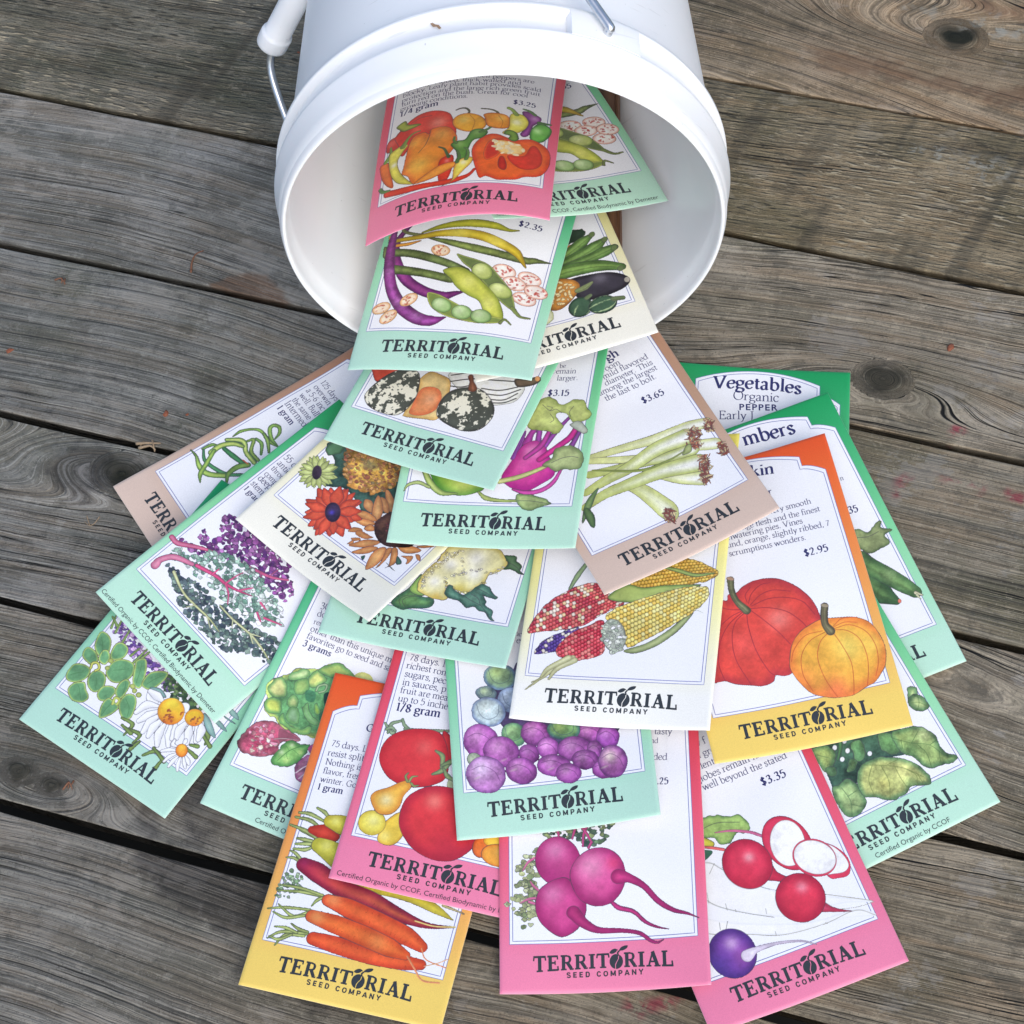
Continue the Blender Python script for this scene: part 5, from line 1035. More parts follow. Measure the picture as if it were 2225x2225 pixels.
# ------------------------------------------------------------------ lettering: pen strokes of a broad nib (serif) built as thin meshes
def _g(adv, *st): return (adv, st)
S_ = lambda x, y=.01, w=.19: ('s', x, y, w)                 # serif
l_ = lambda *p: ('l', p)
c_ = lambda *p: ('c', p)
bowl_r = c_((.1, .33), (.2, .43), (.34, .40), (.41, .24), (.36, .06), (.24, -.01), (.1, .05))
bowl_l = c_((.38, .36), (.27, .43), (.12, .38), (.05, .2), (.1, .04), (.22, -.01), (.38, .08))
GL = {
' ': _g(.22), 'a': _g(.40, c_((.06, .34), (.12, .42), (.22, .42), (.28, .34), (.28, .08), (.31, .01), (.38, .03)), c_((.28, .25), (.15, .21), (.06, .14), (.07, .03), (.15, -.01), (.24, .04), (.28, .1))),
'b': _g(.47, l_((.1, .7), (.1, .02)), bowl_r, S_(.06, .69, .1)), 'c': _g(.38, c_((.34, .33), (.28, .41), (.2, .43), (.08, .36), (.04, .2), (.09, .05), (.2, -.01), (.34, .07))),
'd': _g(.48, l_((.38, .7), (.38, .02)), bowl_l, S_(.34, .69, .1), S_(.42, .01, .1)), 'e': _g(.39, l_((.06, .235), (.35, .25)), c_((.35, .25), (.32, .39), (.21, .43), (.09, .36), (.04, .2), (.1, .04), (.22, -.01), (.35, .08))),
'f': _g(.28, c_((.33, .64), (.27, .71), (.18, .68), (.13, .56), (.13, .3), (.13, .02)), l_((.03, .41), (.26, .41)), S_(.13)),
'g': _g(.42, c_((.2, .43), (.08, .38), (.07, .24), (.19, .16), (.32, .22), (.33, .36), (.2, .43)), c_((.13, .17), (.07, .1), (.1, .03), (.3, 0), (.38, -.08), (.32, -.19), (.17, -.22), (.05, -.16), (.07, -.06), (.14, .01)), l_((.3, .39), (.41, .42))),
'h': _g(.49, l_((.1, .7), (.1, .01)), c_((.1, .32), (.22, .43), (.35, .4), (.38, .28), (.38, .01)), S_(.1), S_(.38), S_(.06, .69, .1)),
'i': _g(.23, l_((.12, .42), (.12, .01)), S_(.12), S_(.08, .41, .1), l_((.12, .64), (.12, .56))), 'k': _g(.46, l_((.1, .7), (.1, .01)), l_((.1, .18), (.34, .41)), l_((.2, .26), (.4, .02)), S_(.1), S_(.39), S_(.34, .41, .14), S_(.06, .69, .1)),
'j': _g(.23, c_((.12, .42), (.12, 0), (.08, -.18), (0, -.2)), l_((.12, .64), (.12, .56))),
'l': _g(.23, l_((.12, .7), (.12, .01)), S_(.12), S_(.08, .69, .1)), 'm': _g(.73, l_((.1, .42), (.1, .01)), c_((.1, .33), (.2, .43), (.32, .4), (.36, .28), (.36, .01)), c_((.36, .33), (.47, .43), (.59, .4), (.62, .28), (.62, .01)), S_(.1), S_(.36), S_(.62), S_(.06, .41, .1)),
'n': _g(.48, l_((.1, .42), (.1, .01)), c_((.1, .32), (.22, .43), (.35, .4), (.38, .28), (.38, .01)), S_(.1), S_(.38), S_(.06, .41, .1)), 'o': _g(.45, c_((.22, .43), (.08, .36), (.05, .2), (.1, .05), (.22, -.01), (.35, .06), (.4, .22), (.35, .37), (.22, .43))),
'p': _g(.47, l_((.1, .42), (.1, -.21)), bowl_r, S_(.1, -.21), S_(.06, .41, .1)), 'q': _g(.47, l_((.38, .42), (.38, -.21)), bowl_l, S_(.38, -.21)), 'r': _g(.34, l_((.1, .42), (.1, .01)), c_((.1, .29), (.19, .41), (.31, .41)), S_(.1), S_(.06, .41, .1)),
's': _g(.33, c_((.28, .34), (.22, .42), (.12, .42), (.07, .34), (.13, .25), (.24, .18), (.29, .09), (.22, 0), (.11, 0), (.05, .09))), 't': _g(.28, c_((.13, .55), (.13, .2), (.14, .06), (.19, .01), (.27, .04)), l_((.03, .41), (.26, .41))),
'u': _g(.49, c_((.1, .42), (.1, .12), (.17, .01), (.28, .02), (.38, .12)), l_((.38, .42), (.38, .01)), S_(.06, .41, .1), S_(.34, .41, .1), S_(.42, .01, .1)), 'v': _g(.43, l_((.07, .42), (.22, 0)), l_((.22, 0), (.37, .42)), S_(.07, .41, .15), S_(.37, .41, .13)),
'w': _g(.64, l_((.07, .42), (.2, 0)), l_((.2, 0), (.32, .4)), l_((.32, .42), (.45, 0)), l_((.45, 0), (.58, .42)), S_(.07, .41, .15), S_(.58, .41, .13)), 'x': _g(.42, l_((.06, .42), (.36, .01)), l_((.36, .42), (.06, .01)), S_(.06), S_(.36)),
'y': _g(.42, l_((.07, .42), (.22, .02)), c_((.37, .42), (.22, .02), (.14, -.17), (.05, -.2)), S_(.07, .41, .15), S_(.37, .41, .13)), 'z': _g(.39, l_((.06, .41), (.34, .41)), l_((.34, .41), (.05, .01)), l_((.05, .01), (.35, .02))),
'B': _g(.53, l_((.12, .66), (.12, .01)), c_((.12, .65), (.3, .66), (.38, .52), (.3, .37), (.12, .36)), c_((.12, .36), (.36, .35), (.45, .19), (.34, .02), (.12, .01)), S_(.08, .66, .1)),
'E': _g(.53, l_((.12, .66), (.12, .01)), l_((.05, .66), (.44, .66)), l_((.12, .35), (.36, .35)), l_((.05, .01), (.47, .01)), l_((.44, .67), (.44, .55)), l_((.47, .13), (.47, 0)), l_((.36, .42), (.36, .28))),
'G': _g(.66, c_((.55, .5), (.48, .64), (.33, .67), (.14, .57), (.06, .33), (.14, .09), (.33, 0), (.5, .05)), l_((.53, .28), (.53, .04)), S_(.52, .28, .2)), 'I': _g(.3, l_((.15, .66), (.15, .01)), S_(.15, .66, .22), S_(.15, .01, .22)),
'J': _g(.3, c_((.17, .66), (.17, .1), (.12, -.12), (.02, -.16)), S_(.17, .66, .22)), 'L': _g(.5, l_((.12, .66), (.12, .01)), l_((.05, .01), (.44, .01)), l_((.44, .14), (.44, 0)), S_(.12, .66, .2)),
'N': _g(.68, l_((.12, .66), (.12, .01)), l_((.12, .66), (.56, .01)), l_((.56, .66), (.56, .01)), S_(.1, .66), S_(.12), S_(.56, .66)), 'O': _g(.68, c_((.34, .67), (.14, .58), (.06, .33), (.14, .09), (.34, 0), (.54, .09), (.62, .33), (.54, .58), (.34, .67))),
'T': _g(.58, l_((.29, .66), (.29, .01)), l_((.05, .66), (.53, .66)), l_((.05, .67), (.05, .53)), l_((.53, .67), (.53, .53)), S_(.29, .01, .22)), 'V': _g(.62, l_((.08, .66), (.31, 0)), l_((.31, 0), (.54, .66)), S_(.09, .66, .2), S_(.53, .66, .18)),
'0': _g(.44, c_((.22, .65), (.1, .55), (.06, .32), (.1, .1), (.22, 0), (.34, .1), (.38, .32), (.34, .55), (.22, .65))), '1': _g(.34, l_((.18, .65), (.18, .01)), l_((.08, .56), (.18, .64)), S_(.18)), '2': _g(.44, c_((.08, .5), (.14, .63), (.27, .64), (.34, .5), (.28, .32), (.06, .02)), l_((.06, .02), (.37, .02))),
'3': _g(.43, c_((.08, .55), (.15, .64), (.28, .63), (.32, .5), (.26, .38), (.16, .35)), c_((.16, .35), (.3, .32), (.36, .18), (.27, .02), (.14, 0), (.06, .08))), '4': _g(.45, l_((.3, .64), (.3, .01)), l_((.3, .64), (.05, .18)), l_((.05, .18), (.41, .18))),
'5': _g(.43, l_((.12, .63), (.35, .63)), l_((.12, .63), (.09, .36)), c_((.09, .36), (.22, .41), (.35, .33), (.35, .13), (.24, 0), (.12, 0), (.06, .07))), '6': _g(.44, c_((.32, .63), (.18, .55), (.08, .35), (.08, .12), (.2, 0), (.34, .08), (.36, .25), (.25, .37), (.09, .28))),
'7': _g(.42, l_((.06, .63), (.37, .63)), c_((.37, .63), (.26, .4), (.15, .01))), '8': _g(.44, c_((.22, .64), (.1, .56), (.13, .4), (.3, .28), (.36, .13), (.22, 0), (.08, .12), (.14, .28), (.31, .42), (.33, .56), (.22, .64))), '9': _g(.44, c_((.12, .01), (.27, .1), (.36, .3), (.36, .52), (.24, .65), (.1, .57), (.08, .4), (.2, .28), (.35, .37))),
'$': _g(.46, c_((.34, .5), (.28, .6), (.16, .6), (.09, .49), (.16, .37), (.29, .3), (.36, .18), (.28, .05), (.15, .04), (.07, .14)), l_((.22, .71), (.22, -.07))),
'.': _g(.2, l_((.1, .08), (.1, .0))), ',': _g(.2, c_((.1, .07), (.11, 0), (.06, -.1))), ';': _g(.22, l_((.1, .4), (.1, .32)), c_((.1, .07), (.11, 0), (.06, -.1))), '-': _g(.27, l_((.05, .22), (.22, .22))), '/': _g(.34, l_((.3, .7), (.04, -.05))),
}
# heavy slab capitals of the brand lettering
GB = {
'T': (.74, [('b', .37, .66, .37, .03, .185), ('b', .04, .635, .70, .635, .09), ('b', .075, .66, .045, .47, .075), ('b', .665, .66, .695, .47, .075), ('b', .2, .035, .54, .035, .07)]),
'E': (.72, [('b', .2, .66, .2, .02, .185), ('b', .05, .64, .6, .64, .085), ('b', .2, .355, .46, .355, .075), ('b', .05, .04, .62, .04, .085), ('b', .585, .67, .6, .5, .075), ('b', .605, .2, .635, .01, .08), ('b', .465, .45, .465, .26, .07)]),
'R': (.76, [('b', .2, .66, .2, .03, .185), ('b', .05, .64, .4, .64, .08), ('b', .05, .035, .36, .035, .07), ('k', ((.36, .64), (.5, .6), (.555, .49), (.5, .37), (.34, .33)), .135), ('b', .2, .33, .38, .33, .07), ('b', .4, .34, .62, .05, .17), ('b', .53, .035, .74, .035, .07)]),
'I': (.44, [('b', .22, .66, .22, .02, .185), ('b', .05, .64, .39, .64, .07), ('b', .05, .035, .39, .035, .07)]),
'A': (.82, [('b', .4, .66, .17, .03, .09), ('b', .38, .66, .64, .03, .19), ('b', .2, .22, .58, .22, .075), ('b', .04, .035, .31, .035, .07), ('b', .47, .035, .8, .035, .07)]),
'L': (.7, [('b', .2, .66, .2, .02, .185), ('b', .05, .64, .37, .64, .07), ('b', .05, .04, .6, .04, .085), ('b', .6, .24, .63, .0, .085)]),
'O': (.72, []),
}

class Ink:
    """collects flat ink shapes in packet millimetres: points (u, v, layer) and faces"""
    def __init__(s): s.P = []; s.F = []; s.n = 0
    def strip(s, L, R, lay):
        k = len(L); base = s.n
        for a, b in zip(L, R): s.P += [(a[0], a[1], lay), (b[0], b[1], lay)]
        for i in range(k - 1):
            q = base + 2 * i; s.F.append((q, q + 1, q + 3, q + 2))
        s.n += 2 * k
    def poly(s, pts, lay):
        tri = tessellate_polygon([[Vector((p[0], p[1], 0)) for p in pts]])
        b = s.n; s.P += [(p[0], p[1], lay) for p in pts]; s.n += len(pts)
        s.F += [tuple(b + i for i in t) for t in tri]
    def pen(s, pts, wfun, lay):
        pts = np.asarray(pts, float); d = np.gradient(pts, axis=0); d /= np.maximum(np.hypot(d[:, 0], d[:, 1]), 1e-9)[:, None]
        n = np.stack([-d[:, 1], d[:, 0]], 1); w = wfun(d)[:, None] / 2
        s.strip(pts + n * w, pts - n * w, lay)

def put_text(ink, text, a, b, style):
    """set a line of serif text so that it runs exactly from a to b (mm)"""
    bold = 'b' in style
    thin, thickw = (.05, .13) if bold else (.036, .078)
    trk = .02 if bold else 0
    adv = sum(GL[c][0] + trk for c in text)
    a, b = np.array(a, float), np.array(b, float); d = b - a; L = np.hypot(*d); sc = L / adv; ex = d / L; ey = np.array([-ex[1], ex[0]])
    arch = .045 if 'a' in style else 0
    x = 0; k = 0
    for ch in text:
        w_, st = GL[ch]
        def M(p):
            p = np.asarray(p, float); X = p[:, 0] + x; t = X / adv * 2 - 1
            y = p[:, 1] - arch * adv * (t * t - 1)
            return a + sc * (X[:, None] * ex + y[:, None] * ey)
        for s in st:
            k += 1
            if s[0] == 's':
                _, sx, sy, sw = s; ink.pen(M([(sx - sw / 2, sy), (sx + sw / 2, sy)]), lambda d: np.full(len(d), thin * .9 * sc), k % 6)
                continue
            p = crom(s[1], False, 4) if s[0] == 'c' else np.array(s[1])
            ang = math.radians(22)
            def wf(d):
                lx = d @ ex; ly = d @ ey
                return (thin + (thickw - thin) * np.abs(ly * math.cos(ang) + -lx * math.sin(ang)) ** 1.5) * sc
            ink.pen(M(p), wf, k % 6)
        x += w_ + trk

def put_brand(ink):
    """the company lettering: arched slab capitals, a sprouting seed for the O"""
    word = 'TERRITORIAL'; adv = sum(GB[c][0] for c in word); U0, U1 = 13.0, 68.7; sc = (U1 - U0) / adv
    x = 0
    def M(px, py):
        t = (px / adv) * 2 - 1
        top = 14.75 - .25 * t * t; bot = 9.15 - 1.0 * t * t - .05
        return (U0 + px * sc, bot + (top - bot) * py / .66)
    for ch in word:
        w_, st = GB[ch]; k = 0
        if ch == 'O':
            ox, oy = M(x + .35, 0); ox += .0
            ell = lambda cx, cy, rx, ry, a0, a1, n=14: [(cx + rx * math.cos(math.radians(a0 + (a1 - a0) * i / (n - 1))), cy + ry * math.sin(math.radians(a0 + (a1 - a0) * i / (n - 1)))) for i in range(n)]
            # left crescent and right lobe of the seed, split by the pale stem
            left = ell(ox, oy + 2.4, 2.65, 2.95, 86, 258, 18) + [(ox - .5, oy + .2), (ox - .5, oy + 1.2), (ox + .05, oy + 2.3), (ox + .72, oy + 3.4), (ox + .75, oy + 4.4)]
            right = ell(ox, oy + 2.4, 2.65, 2.95, -96, 62, 18) + [(ox + 1.08, oy + 4.3), (ox + 1.02, oy + 3.4), (ox + .35, oy + 2.25), (ox - .2, oy + 1.1), (ox - .2, oy + .2)]
            ink.poly(left, 0); ink.poly(right, 1)
            stem = crom([(ox + .75, oy + 4.5), (ox + .75, oy + 5.2), (ox + .65, oy + 5.8), (ox + 1.2, oy + 6.5)], False)
            ink.pen(stem, lambda d: np.full(len(d), .65), 2)
            lf = crom([(ox - 2.6, oy + 5.9), (ox - 1.8, oy + 7.0), (ox - .4, oy + 7.5), (ox + .8, oy + 6.9), (ox + .3, oy + 6.6), (ox - .2, oy + 6.0), (ox - 1.5, oy + 5.5)], True, 4); ink.poly(lf, 3)
            rf = crom([(ox + 1.0, oy + 6.4), (ox + 1.9, oy + 7.8), (ox + 3.3, oy + 8.5), (ox + 4.7, oy + 8.5), (ox + 4.3, oy + 7.5), (ox + 3.1, oy + 6.8), (ox + 1.9, oy + 6.6)], True, 4); ink.poly(rf, 4)
        for s in st:
            k += 1
            if s[0] == 'b':
                _, x0, y0, x1, y1, w = s; n = 5
                A = np.array([(x + x0 + (x1 - x0) * i / (n - 1), y0 + (y1 - y0) * i / (n - 1)) for i in range(n)])
                d = A[-1] - A[0]; d /= np.hypot(*d); nn = np.array([-d[1], d[0]])
                ink.strip([M(*(p + nn * w / 2)) for p in A], [M(*(p - nn * w / 2)) for p in A], k)
            else:
                A = crom(np.array(s[1]) + (x, 0), False, 5); d = np.gradient(A, axis=0); d /= np.hypot(d[:, 0], d[:, 1])[:, None]
                nn = np.stack([-d[:, 1], d[:, 0]], 1); ww = (.06 + (s[2] - .06) * np.abs(d[:, 1]) ** 1.2)[:, None] / 2
                ink.strip([M(*p) for p in A + nn * ww], [M(*p) for p in A - nn * ww], k)
        x += w_

GS = {'S': (.66, [c_((.54, .52), (.46, .61), (.3, .635), (.14, .58), (.13, .44), (.3, .36), (.5, .29), (.56, .16), (.46, .06), (.28, .04), (.1, .13))]), 'E': (.62, [l_((.14, .7), (.14, 0)), l_((.14, .63), (.56, .63)), l_((.14, .355), (.52, .355)), l_((.14, .07), (.57, .07))]),
'D': (.7, [l_((.14, .7), (.14, 0)), c_((.14, .63), (.4, .63), (.55, .52), (.57, .35), (.55, .18), (.4, .07), (.14, .07))]), 'C': (.7, [c_((.58, .5), (.48, .6), (.34, .635), (.17, .55), (.11, .35), (.17, .15), (.34, .065), (.48, .1), (.59, .21))]),
'O': (.74, [c_((.37, .635), (.18, .57), (.11, .35), (.18, .13), (.37, .065), (.56, .13), (.63, .35), (.56, .57), (.37, .635))]), 'M': (.86, [l_((.13, .7), (.13, 0)), l_((.13, .68), (.43, .1)), l_((.43, .1), (.73, .68)), l_((.73, .7), (.73, 0))]),
'P': (.64, [l_((.14, .7), (.14, 0)), c_((.14, .63), (.42, .63), (.54, .56), (.55, .45), (.46, .32), (.14, .3))]), 'A': (.76, [l_((.08, 0), (.37, .68)), l_((.39, .68), (.68, 0)), l_((.2, .2), (.56, .2))]),
'N': (.74, [l_((.13, .7), (.13, 0)), l_((.13, .68), (.61, .03)), l_((.61, .7), (.61, 0))]), 'Y': (.7, [l_((.06, .7), (.35, .33)), l_((.64, .7), (.35, .33)), l_((.35, .38), (.35, 0))]), ' ': (.36, [])}
def put_small_caps(ink, text, u0, u1, v, h, trk=.3):
    adv = sum(GS[c][0] + trk for c in text) - trk; sx = (u1 - u0) / adv; sy = h / .7; x = 0; k = 0
    for ch in text:
        w_, st = GS[ch]
        for s in st:
            k += 1; p = crom(s[1], False, 4) if s[0] == 'c' else np.array(s[1], float)
            q = np.stack([u0 + (p[:, 0] + x) * sx, v + p[:, 1] * sy], 1); ink.pen(q, lambda d: .50 - .05 * np.abs(d[:, 0]), k % 6)
        x += w_ + trk

SANS = {}
def sans_mesh(text, bold):
    """outline of a sans-serif line from Blender's own font, in units of its length"""
    if (text, bold) in SANS: return SANS[text, bold]
    cu = bpy.data.curves.new('type', 'FONT'); cu.body = text; cu.resolution_u = 3
    if bold: cu.offset = .022; cu.space_character = 1.22
    ob = bpy.data.objects.new('type', cu); scene.collection.objects.link(ob)
    dg = bpy.context.evaluated_depsgraph_get(); dg.update()
    me = bpy.data.meshes.new_from_object(ob.evaluated_get(dg))
    v = np.array([tuple(p.co)[:2] for p in me.vertices]); f = [tuple(p.vertices) for p in me.polygons]
    bpy.data.objects.remove(ob); bpy.data.curves.remove(cu); bpy.data.meshes.remove(me)
    v[:, 0] -= v[:, 0].min(); L = v[:, 0].max()
    SANS[text, bold] = (v, f, L); return SANS[text, bold]
def put_sans(ink, text, a, b, bold=False, height=None):
    v, f, L = sans_mesh(text, bold); a, b = np.array(a, float), np.array(b, float); d = b - a; l = np.hypot(*d); ex = d / l; ey = np.array([-ex[1], ex[0]])
    sx = l / L; sy = sx if height is None else height / .7
    q = a + (v[:, :1] * sx) * ex + (v[:, 1:] * sy) * ey
    b0 = ink.n; ink.P += [(p[0], p[1], 0) for p in q]; ink.n += len(q); ink.F += [tuple(b0 + i for i in t) for t in f]

# ------------------------------------------------------------------ helpers
def lin(c): c = np.asarray(c, float); return np.where(c <= .04045, c / 12.92, ((c + .055) / 1.055) ** 2.4)
def link(name, me, parent=None, mat=None):
    o = bpy.data.objects.new(name, me); scene.collection.objects.link(o)
    if mat: me.materials.append(mat)
    if parent: o.parent = parent
    return o
def empty(name, loc, rz=0):
    o = bpy.data.objects.new(name, None); scene.collection.objects.link(o); o.location = loc; o.rotation_euler = (0, 0, rz); o.empty_display_size = .02
    return o
def tag(o, label=None, cat=None, group=None, kind=None):
    for k, v in (('label', label), ('category', cat), ('group', group), ('kind', kind)):
        if v: o[k] = v
    return o
def fast_mesh(name, co, faces, cols=None, smooth=True):
    """mesh from arrays; faces is an (n, k) array or a list of tuples"""
    me = bpy.data.meshes.new(name); co = np.asarray(co, np.float32)
    if isinstance(faces, np.ndarray):
        me.vertices.add(len(co)); me.vertices.foreach_set('co', co.ravel())
        n, k = faces.shape; me.loops.add(n * k); me.loops.foreach_set('vertex_index', faces.astype(np.int32).ravel())
        me.polygons.add(n); me.polygons.foreach_set('loop_start', np.arange(0, n * k, k, dtype=np.int32))
        me.update(calc_edges=True)
    else: me.from_pydata([tuple(map(float, c)) for c in co], [], [tuple(map(int, f)) for f in faces]); me.update()
    if smooth: me.polygons.foreach_set('use_smooth', np.ones(len(me.polygons), bool))
    if cols is not None:
        at = me.color_attributes.new('print', 'FLOAT_COLOR', 'POINT')
        at.data.foreach_set('color', np.concatenate([cols, np.ones((len(cols), 1))], 1).astype(np.float32).ravel())
    return me
def material(name):
    m = bpy.data.materials.new(name); m.use_nodes = True
    return m, m.node_tree.nodes, m.node_tree.links, m.node_tree.nodes['Principled BSDF']
def N(nt, t, **kw):
    n = nt.new(t)
    for k, v in kw.items():
        if k in n.inputs: n.inputs[k].default_value = v
        else: setattr(n, k, v)
    return n

# ------------------------------------------------------------------ materials
def print_material():
    m, n, l, b = material('printed_paper')
    a = N(n, 'ShaderNodeAttribute', attribute_name='print')
    tc = n.new('ShaderNodeTexCoord')
    ns = N(n, 'ShaderNodeTexNoise', Scale=2600., Detail=2.)
    l.new(tc.outputs['Object'], ns.inputs['Vector'])
    mp = N(n, 'ShaderNodeMapRange'); mp.inputs['From Min'].default_value = .3; mp.inputs['From Max'].default_value = .7; mp.inputs['To Min'].default_value = .93; mp.inputs['To Max'].default_value = 1.05
    l.new(ns.outputs['Fac'], mp.inputs['Value'])
    mx = N(n, 'ShaderNodeVectorMath', operation='SCALE'); l.new(a.outputs['Color'], mx.inputs[0]); l.new(mp.outputs['Result'], mx.inputs['Scale'])
    l.new(mx.outputs['Vector'], b.inputs['Base Color'])
    b.inputs['Roughness'].default_value = .36; b.inputs['Specular IOR Level'].default_value = .42
    n2 = N(n, 'ShaderNodeTexNoise', Scale=260., Detail=4.); l.new(tc.outputs['Object'], n2.inputs['Vector'])
    bp = N(n, 'ShaderNodeBump', Strength=.05, Distance=.0006); l.new(n2.outputs['Fac'], bp.inputs['Height']); l.new(bp.outputs['Normal'], b.inputs['Normal'])
    return m
def ink_material(name, col, rough=.5):
    m, n, l, b = material(name)
    tc = n.new('ShaderNodeTexCoord'); ns = N(n, 'ShaderNodeTexNoise', Scale=1500.); l.new(tc.outputs['Object'], ns.inputs['Vector'])
    cr = n.new('ShaderNodeValToRGB'); cr.color_ramp.elements[0].color = (*[c * .9 for c in col], 1); cr.color_ramp.elements[1].color = (*[min(1, c * 1.15) for c in col], 1)
    l.new(ns.outputs['Fac'], cr.inputs['Fac']); l.new(cr.outputs['Color'], b.inputs['Base Color']); b.inputs['Roughness'].default_value = rough
    return m
M_PRINT = print_material()
M_INK = ink_material('charcoal_ink', tuple(lin(hexc('2c333a')) * .9))
M_NAVY = ink_material('navy_ink', tuple(lin(hexc('26285e'))))
M_LINE = ink_material('blue_line_ink', tuple(lin(hexc('6a70a8'))))

# ------------------------------------------------------------------ the seed packets
PAPER = .86
BORD = dict(green=('1c9c58', '90dca4', 'c2ecd4'), teal=('149c5c', '90d8ac', 'bce6d2'), pink=('d0303a', 'ee627c', 'f288aa'), orange=('ee5a28', 'f2a458', 'f6d56e'), brown=('ac7a5c', 'c09c82', 'dcc4b4'), cream=('ecdc50', 'f2ecb0', 'f8f6e8'), lemon=('f4e468', 'f6f0a4', 'fafaf4'))
def border_col(kind, v):
    a, b, c = (hexc(x) for x in BORD[kind]); t = np.clip(1 - v / PH, 0, 1)
    t1 = np.clip(t / .55, 0, 1)[:, None]; t2 = np.clip((t - .55) / .35, 0, 1)[:, None]
    return (a * (1 - t1) + b * t1) * (1 - t2) + c * t2
FR = dict(l=3.9, r=78.5, b=19.6, s=122.2, sl=13.2, sr=69.3, st=127., sv=131.7, ap=138.)
def outline(inset):
    """the printed frame: square foot, stepped shoulders, arched head (mm)"""
    f = FR; l, r, b = f['l'] + inset, f['r'] - inset, f['b'] + inset; sl, sr = f['sl'] + inset, f['sr'] - inset
    sh = lambda t: f['s'] - inset * 1.1 + (f['st'] - f['s']) * (1 - (1 - t) ** 1.6)
    P = [(l, b), (r, b)] + [(r - (r - sr) * t, sh(t)) for t in np.linspace(0, 1, 7)]
    P += [((sl + sr) / 2 + (sr - sl) / 2 * c, f['sv'] - inset + (f['ap'] - f['sv']) * (1 - c * c)) for c in np.linspace(1, -1, 25)]
    P += [(l + (sl - l) * t, sh(t)) for t in np.linspace(1, 0, 7)]
    return np.array(P)
def dense(P, step, closed=True):
    Q = np.concatenate([P, P[:1]]) if closed else P; out = []
    for a, b in zip(Q[:-1], Q[1:]):
        n = max(1, int(np.hypot(*(b - a)) / step)); out += [a + (b - a) * i / n for i in range(n)]
    return np.array(out)

